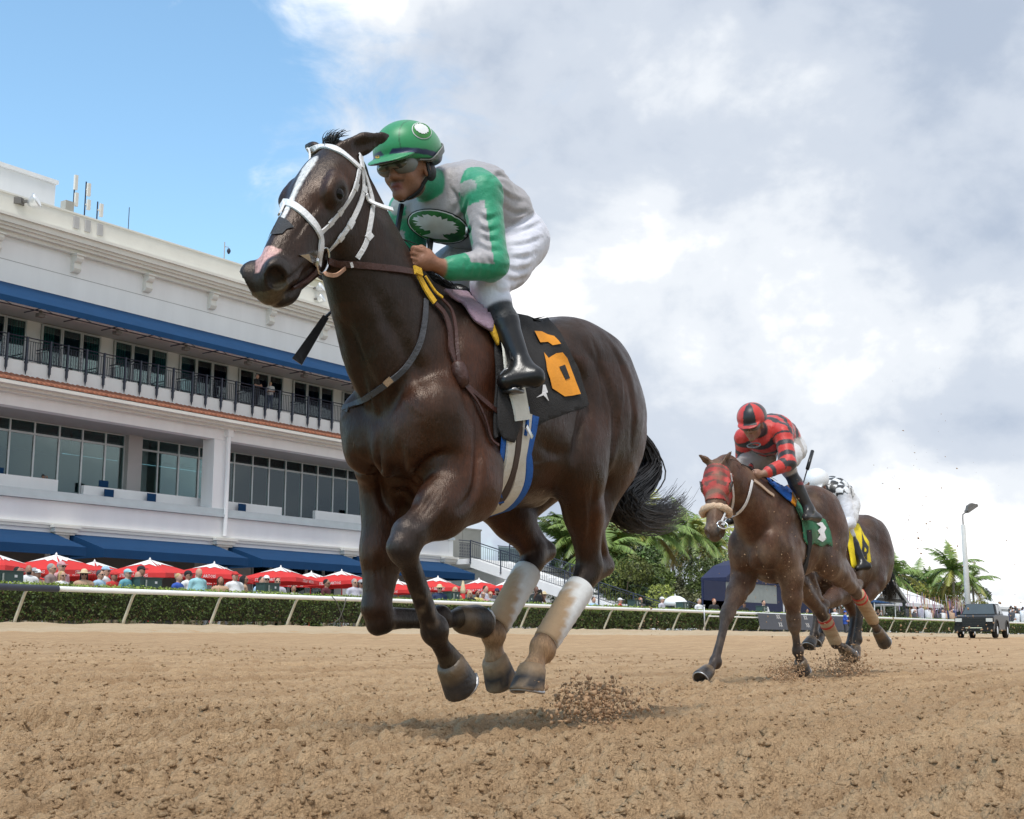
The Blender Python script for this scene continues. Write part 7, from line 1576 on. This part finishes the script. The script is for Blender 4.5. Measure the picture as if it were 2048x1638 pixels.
tree_at(1220, 1160, 41, 2.6, 'dense low green shrub left under the palms', 44, col=(.06, .09, .03), name='shrub', low=.08)
tree_at(1420, 1130, 43, 2.2, 'leafy tree behind the navy tent', 45, col=(.08, .11, .03))
tree_at(1165, 1160, 44, 2.4, 'green shrub behind the stair foot', 46, col=(.07, .11, .035), name='shrub', low=.1)
tree_at(1405, 1120, 42, 2.6, 'light green bush left of the navy tent', 52, col=(.13, .17, .04), n=8000)
tree_at(1245, 1135, 40, 2.2, 'yellowish green shrub under the palms', 53, col=(.15, .17, .035), name='shrub', low=.08)
tree_at(1915, 1165, 50, 4.0, 'dark green tree behind the lamp pole', 54, col=(.05, .08, .03), n=9000, leaf=.16)
tree_at(1838, 1175, 50, 4.0, 'dark green tree mass behind the white tent', 47, col=(.045, .07, .028), n=9000, leaf=.16)
tree_at(1893, 1176, 43, 2.6, 'yellow green tree in front of the lamp pole', 48, col=(.20, .19, .03), n=8000)
tree_at(1780, 1175, 52, 4.0, 'dark green tree left behind the tents', 49, col=(.05, .08, .03), n=8000, leaf=.16)
tree_at(1950, 1203, 41, 1.6, 'small yellow green bush by the pickup', 50, col=(.20, .20, .05), n=3000, name='shrub', low=.1)
tree_at(1792, 1222, 30, .9, 'small dark leafy shrub by the black tent frame', 51, col=(.05, .06, .03), n=2500, leaf=.06, name='shrub', low=.1)
# navy tent with a mesh window
def quadtent():
    v = 33.0; a = at(1403, 1212, v+1.6); b = at(1640, 1212, v); t1 = at(1403, 1156, v+1.6); t2 = at(1452, 1122, v+1.6); x0, x1 = a[0], b[0]; h1_, h2_ = t1[2]-.32, t2[2]-.32
    r = empty('navy_tent', (x0, v, .32), label='navy blue tent with grey mesh window behind the second horse', cat='tent'); M_nt = pm('tent_navy', (.012, .018, .060), .7, .12, 2, .3, 8); W_ = x1-x0; D = 1.6
    m = MB(); xr = t2[0]-x0
    m.prism([(0, h1_), (xr*.5, h1_+(h2_-h1_)*.68), (xr, h2_), (xr+1.6, h2_+.25), (W_-xr, h2_), (W_, h1_), (W_-.02, h1_-.25), (.02, h1_-.25)], 1, 0, D); m.build('roof', M_nt, r)
    wx0, wx1 = at(1410, 1190, v)[0]-x0, at(1556, 1190, v)[0]-x0; wz1, wz0 = at(1410, 1160, v)[2]-.32, at(1410, 1200, v)[2]-.32
    m = MB(); m.box(.03, wx0, .05, .12, 0, h1_-.25).box(wx1, W_-.03, .05, .12, 0, h1_-.25).box(wx0, wx1, .05, .12, 0, wz0).box(wx0, wx1, .05, .12, wz1, h1_-.25).box(.03, .10, .12, D, 0, h1_-.25).box(W_-.10, W_-.03, .12, D, 0, h1_-.25).box(.1, W_-.1, D-.1, D-.02, 0, h1_-.25); m.build('wall', M_nt, r)
    MB().box(wx0, wx1, .075, .09, wz0, wz1).build('mesh_window', pm('mesh_window', (.30, .32, .30), .6, .12, 3, .3, 60), r)
    for k in range(3): x = wx1+.8+.75*k; MB().box(x, x+.06, -.02, .05, .6, 2.3).build('post', cm('white'), r)
quadtent()
# white tents on the right
M_tent = pm('tent_white', (.80, .80, .79), .6, .04, 1, .2, 4)
def gable(px0, px1, pyr, pye, v, label, post=True, depth=7.0, gable_px=None):
    a = at(px0, pye, v); b = at(px1, pye, v); rz = at((px0+px1)/2, pyr, v)[2]; r = empty('white_tent', (a[0], v, .32), label=label, cat='tent', group='white tents beyond the hedge'); W_ = b[0]-a[0]; ez = a[2]-.32; tz = rz-.32
    m = MB(); m.add([(0, 0, ez), (W_, 0, ez), (W_-W_*.25, depth/2, tz), (W_*.25, depth/2, tz), (0, depth, ez), (W_, depth, ez)], [(0, 1, 2, 3), (1, 5, 2), (5, 4, 3, 2), (4, 0, 3)]); o = m.build('roof', M_tent, r); md = o.modifiers.new('t', 'SOLIDIFY'); md.thickness = .03
    MB().box(0, W_, -.02, .0, ez-.28, ez+.01).build('valance', M_tent, r)
    for x in np.linspace(.1, W_-.1, 4):
        for y in (.1, depth-.1): MB().tube([(x, y, 0), (x, y, ez)], .05, 6).build('pole', M_tent, r)
gable(1690, 1886, 1150, 1197, 35.5, 'white peaked tent behind the last horse')
gable(1930, 2120, 1188, 1208, 44, 'long white tent roof at the right edge')
gable(1200, 1330, 1135, 1178, 60, 'white tent canopy glimpsed behind the palms', depth=9)
v = 31.5; a = at(1746, 1212, v); b = at(1808, 1212, v); ap = at(1780, 1162, v); ez = at(1746, 1198, v)[2]
r = empty('entrance_canopy', (a[0], v, .32), label='black framed gable canopy in front of the white tent', cat='canopy'); W_ = b[0]-a[0]; e_ = ez-.32; t_ = ap[2]-.32; xm = ap[0]-a[0]
m = MB()
for q in ([(0, 0, 0), (0, 0, e_)], [(W_, 0, 0), (W_, 0, e_)], [(-.3, 0, e_-.1), (xm, 0, t_)], [(W_+.3, 0, e_-.1), (xm, 0, t_)], [(0, 0, e_), (W_, 0, e_)], [(xm, 0, e_), (xm, 0, t_)], [(0, 3, 0), (0, 3, e_)], [(W_, 3, 0), (W_, 3, e_)]): m.tube(q, .11, 6)
m.build('frame', M_kl, r); o = MB().add([(-.4, -.3, e_-.12), (xm, -.3, t_+.06), (xm, 3.2, t_+.06), (-.4, 3.2, e_-.12), (W_+.4, -.3, e_-.12), (W_+.4, 3.2, e_-.12)], [(0, 1, 2, 3), (1, 4, 5, 2)]).build('roof', M_tent, r)
bt = empty('navy_gazebo', (at(1712, 1200, 30)[0], 30, .32), label='small dark blue gazebo roof beside the last horse legs', cat='gazebo'); m = MB(); w_ = 1.9; e_ = at(1712, 1207, 30)[2]-.32; t_ = at(1712, 1196, 30)[2]-.32
m.add([(-w_, -w_, e_), (w_, -w_, e_), (w_, w_, e_), (-w_, w_, e_), (0, 0, t_+.1)], [(0, 1, 4), (1, 2, 4), (2, 3, 4), (3, 0, 4)]); m.build('roof', M_blue, bt)
for sx in (-1, 1):
    for sy in (-1, 1): MB().tube([(sx*w_*.96, sy*w_*.96, 0), (sx*w_*.96, sy*w_*.96, e_)], .03, 5).build('leg', M_tent, bt)
# bunting, tables and a distant crowd
rg = np.random.default_rng(31); fl = [pm('flag_'+n, c, .8) for n, c in (('pink', (.60, .25, .35)), ('white', (.75, .74, .72)), ('violet', (.35, .28, .50)), ('yellow', (.65, .50, .12)), ('rose', (.45, .18, .20)))]
bn = empty('bunting', (at(1800, 1200, 33)[0], 33, 2.5), label='strings of pastel ribbons hung along the far tents', cat='bunting'); x0 = at(1800, 1200, 33)[0]; x1 = at(1945, 1200, 33)[0]
for mi in range(5):
    m = MB()
    for k in range(26):
        x = (x1-x0)*rg.random(); y = rg.normal()*.6; z = 1.05-.25*x/(x1-x0)+.30*rg.normal(); m.add([(x, y, z), (x+.16, y+.02, z+.01), (x+.17, y, z-.55-.5*rg.random()), (x+.02, y, z-.55)], [(0, 1, 2, 3)])
    m.build('ribbon', fl[mi], bn)['kind'] = 'stuff'
m = MB(); m.tube([(0, 0, 1.25), ((x1-x0)/2, 0, .95), (x1-x0, 0, .95)], .02, 4); m.build('line', M_kl, bn)
for k in range(9):
    px = 1822+11.5*k; p = at(px, 1232, 30.5); o = MB().lathe([(.85, 0), (.80, .45), (.72, .74), (.70, .76)], n=14).build('table', M_tent, None, True); o.location = (p[0], 30.5, .55); o.scale = (1, 1, 1.3); tag(o, '%s table under a white cloth in the row between hedge and ribbons' % ('leftmost', 'second', 'third', 'fourth', 'fifth', 'sixth', 'seventh', 'eighth', 'rightmost')[k], 'table', 'white clothed tables beyond the hedge')
cg = MB(); 
for k in range(150):
    px = rg.choice([rg.uniform(1650, 1745), rg.uniform(1810, 1915), rg.uniform(2020, 2100)]); v = rg.uniform(33, 40); p = at(px, rg.uniform(1212, 1226), v); c = p; mi = int(rg.integers(0, 5))
    cg.lathe([(.05, -.10), (.10, -.02), (.10, .06), (.04, .13)], (c[0], v, c[2]), 6, 5+int(rg.integers(0, 2))); cg.lathe([(.10, 0), (.24, -.04), (.22, -.5), (.2, -.9), (.17, -1.5)][::-1], (c[0], v, c[2]-.12), 6, mi)
co_ = cg.build('distant_crowd', [cm('white'), cm('lav'), cm('dkgrey'), cm('tan'), cm('navy'), cm('skinA'), cm('brownh')], None, True); tag(co_, 'far crowd under the tents at the right', 'crowd', None, 'stuff')
dm = at(1369, 1208, 30); r = empty('white_dome', (dm[0], 30.5, .32), label='pale round parasol low below the palm trunk', cat='parasol'); hz_ = dm[2]-.32
MB().lathe([(.62, hz_-.05), (.58, hz_+.12), (.45, hz_+.27), (.25, hz_+.37), (.03, hz_+.41)], n=14).build('canopy', M_tent, r, True); MB().tube([(0, 0, 0), (0, 0, hz_+.5)], .025, 5).build('pole', M_tent, r)
# banner hung on the rail
M_ban = pm('banner', (.055, .058, .070), .6, .12, 2); a = at(1515, 1228, 25.05); b = at(1690, 1228, 25.05)
bo = empty('rail_banner', (a[0], 25.05, .80), label='dark grey sponsor banner hung on the rail behind the second horse', cat='banner'); Wb = b[0]-a[0]
MB().add([(0, 0, .72), (Wb, 0, .72), (Wb, -.22, 0), (-.25, -.22, 0)], [(0, 3, 2, 1)]).build('sheet', M_ban, bo)
for k in range(3):
    x = Wb*(.10+.30*k)
    for (s_, dx, z_, mt) in (('XX', .10*Wb, .58, 'flag_white'), ('XX', .10*Wb, .22, 'flag_white')):
        me = text_mesh(s_, .30); me.materials.append(MATS[mt]); o = bpy.data.objects.new('lettering', me); COL.objects.link(o); o.parent = bo; o.location = (x+dx, -.22*(1-z_/.72)-.012, z_); o.rotation_euler = (R(73), 0, 0)
    MB().add([(x-.25, -.045, .56), (x+.30, -.045, .56), (x+.30, -.14, .26), (x-.25, -.14, .26)], [(0, 3, 2, 1)]).build('logo', MATS['flag_white'] if k != 1 else MATS['flag_rose'], bo).scale = (1, 1, 1)
# lamp pole
lp = at(1937, 1226, 30); tp = at(1929, 1050, 30); r = empty('lamp_pole', (lp[0], 30, .32), label='tall pale concrete lamp pole with angled floodlight at right', cat='lamp pole'); hh = tp[2]-.32
M_conc = pm('pole_concrete', (.52, .51, .48), .85, .1, 2, .4, 30)
MB().tube([(0, 0, 0), (0, 0, hh*.5), (0, 0, hh)], [.24, .21, .17], 10).build('shaft', M_conc, r, True)
m = MB(); m.tube([(0, 0, hh), (0, 0, hh+.45), (.02, -.02, hh+.8), (.5, -.35, hh+1.2)], .05, 6); m.build('arm', M_dark, r); MB().box(-.55, .55, -.22, .22, -.06, .16).prism([(-.5, .16), (.5, .16), (.2, .42), (-.2, .42)], 1, -.15, .15).build('lamp_head', M_dark, r); lh = [c for c in COL.objects if c.name.startswith('lamp_head')][-1]; lh.location = (.75, -.5, hh+1.25); lh.rotation_euler = (0, R(-30), R(-35))
# pickup truck
def truck(p, rz):
    r = empty('pickup_truck', tuple(p), rz, label='black pickup truck driving on the track at the far right', cat='truck'); M_car = pm('truck_paint', (.008, .010, .013), .35, .2, 2, spec=.2, col2=(.018, .017, .016)); M_gl = pm('truck_glass', (.06, .075, .08), .05, .1, 2, spec=.8); M_ty = pm('tyre', (.018, .018, .018), .9); M_ch = pm('chrome', (.6, .6, .6), .15, metal=1)
    w_ = 1.0; m = MB(); prof = [(-2.9, .45), (-2.92, 1.02), (-2.78, 1.14), (-2.2, 1.22), (-1.30, 1.26), (2.9, 1.26), (2.9, .50), (2.35, .45), (2.25, .75), (1.9, .90), (1.5, .75), (1.38, .40), (-1.38, .38), (-1.5, .75), (-1.85, .90), (-2.25, .75), (-2.35, .42)]
    m.prism(prof, 1, -w_, w_); b = m.build('body', M_car, r); bv = b.modifiers.new('b', 'BEVEL'); bv.width = .07; bv.segments = 3
    cab = MB(); V = []
    for (x, z, y) in ((-1.30, 1.20, .95), (-.55, 1.86, .74), (.95, 1.88, .74), (1.30, 1.20, .95)): V += [(x, -y, z), (x, y, z)]
    cab.add(V, [(0, 1, 3, 2), (2, 3, 5, 4), (4, 5, 7, 6), (0, 2, 4, 6), (1, 7, 5, 3)]); c = cab.build('cab', M_car, r); bv = c.modifiers.new('b', 'BEVEL'); bv.width = .06; bv.segments = 2
    MB().add([(-1.26, -.84, 1.27), (-1.26, .84, 1.27), (-.63, .68, 1.82), (-.63, -.68, 1.82)], [(0, 1, 2, 3)]).build('windshield', M_gl, r).location = (-.03, 0, .02)
    for sg in (1, -1):
        for (xa, xb, xc, xd) in ((-.98, .12, .12, -.52), (.2, 1.08, .86, .2)): MB().add([(xa, sg*.90, 1.27), (xb, sg*.90, 1.27), (xc, sg*.765, 1.80), (xd, sg*.765, 1.80)], [(0, 1, 2, 3)]).build('side_window', M_gl, r).location = (0, sg*.025, 0)
        MB().box(-2.93, -2.80, sg*.78-.17, sg*.78+.17, .86, 1.04).build('headlight', pm('headlight', (.55, .56, .56), .1, coat=.5), r); MB().box(-.95, -.75, sg*1.02-.02, sg*1.02+.18*sg if sg > 0 else sg*1.02+.02, 1.24, 1.44).build('mirror', M_car, r)
        for x in (-1.85, 1.85):
            o = MB().lathe([(.22, -.13), (.38, -.13), (.42, -.08), (.42, .08), (.38, .13), (.22, .13)], n=18).build('wheel', M_ty, r, True); o.location = (x, sg*.88, .42); o.rotation_euler = (PI/2, 0, 0); MB().lathe([(.02, -.14), (.22, -.14), (.22, .14), (.02, .14)], n=10).build('rim', M_ch, o)
            MB().tube([(x+.50*math.cos(a), sg*1.0, .46+.50*math.sin(a)) for a in np.linspace(0, PI, 11)], .05, 6).build('wheel_arch', M_ty, r, True)
    MB().box(-2.99, -2.86, -.58, .58, .64, 1.08).build('grille', pm('grille', (.008, .008, .009), .4), r)
    for k in range(4): MB().box(-3.0, -2.985, -.56, .56, .70+.09*k, .72+.09*k).build('grille_bar', M_car, r)
    MB().box(-3.08, -2.85, -1.0, 1.0, .34, .63).build('bumper', M_car, r); MB().box(-3.09, -3.075, -.42, .42, .52, .56).build('bumper_trim', M_ch, r)
    MB().box(1.35, 2.85, -.85, .85, 1.21, 1.25).build('bed_cover', M_ty, r)
tp_ = onz(1953, 1279.5, .36); p = onv(1953, 1274, 20.6); truck((p[0]+2.4, 20.9, float(base_z(20.9))), R(7))
# ---- dirt thrown up by the hooves
def spray(cx, cy, sx, sy, v, n, smin, smax, rg):
    o = []
    for _ in range(n):
        p = onv(cx+rg.normal()*sx, min(cy+rg.normal()*sy, 1500), v+rg.normal()*.18)
        if p[2] > base_z(p[1])+.004: o.append((p, smin+(smax-smin)*rg.random()**2.5))
    return o
rg = np.random.default_rng(77); L_ = spray(1195, 1405, 60, 30, 2.95, 900, .0009, .0025, rg)+spray(1600, 1340, 50, 20, 4.45, 700, .0012, .003, rg)+spray(1700, 1325, 60, 26, 4.5, 700, .0012, .003, rg)+spray(1190, 1410, 42, 27, 2.95, 1700, .0018, .010, rg)+spray(1300, 1405, 36, 22, 3.0, 160, .002, .007, rg)+spray(1210, 1400, 80, 34, 2.95, 160, .0015, .006, rg)
L_ += spray(1580, 1348, 24, 14, 4.45, 1900, .002, .009, rg)+spray(1690, 1340, 26, 16, 4.5, 1900, .002, .010, rg)+spray(1640, 1330, 70, 30, 4.5, 300, .002, .008, rg)+spray(1830, 1290, 60, 26, 4.8, 220, .003, .016, rg)+spray(1970, 1275, 50, 40, 4.9, 90, .003, .016, rg)
L_ += spray(1840, 1120, 50, 130, 4.8, 190, .0022, .009, rg)+spray(1600, 1150, 60, 70, 3.9, 220, .0022, .0045, rg)+spray(1950, 1130, 60, 120, 4.6, 60, .002, .008, rg)+spray(1620, 1395, 60, 22, 4.0, 60, .004, .016, rg)+spray(1300, 1240, 14, 20, 3.6, 40, .002, .005, rg)
V, Fq = lumps(np.array([a for a, b in L_]), np.array([b for a, b in L_]), 9, 1.0); me = mesh('flying_dirt', V, Fq); tag(link(bpy.data.objects.new('flying_dirt', me), None, pm('damp_sand', (.42, .26, .145), .95, .3, 40, col2=(.30, .18, .10))), 'clods of sand thrown up behind the galloping hooves', 'dirt', None, 'stuff')
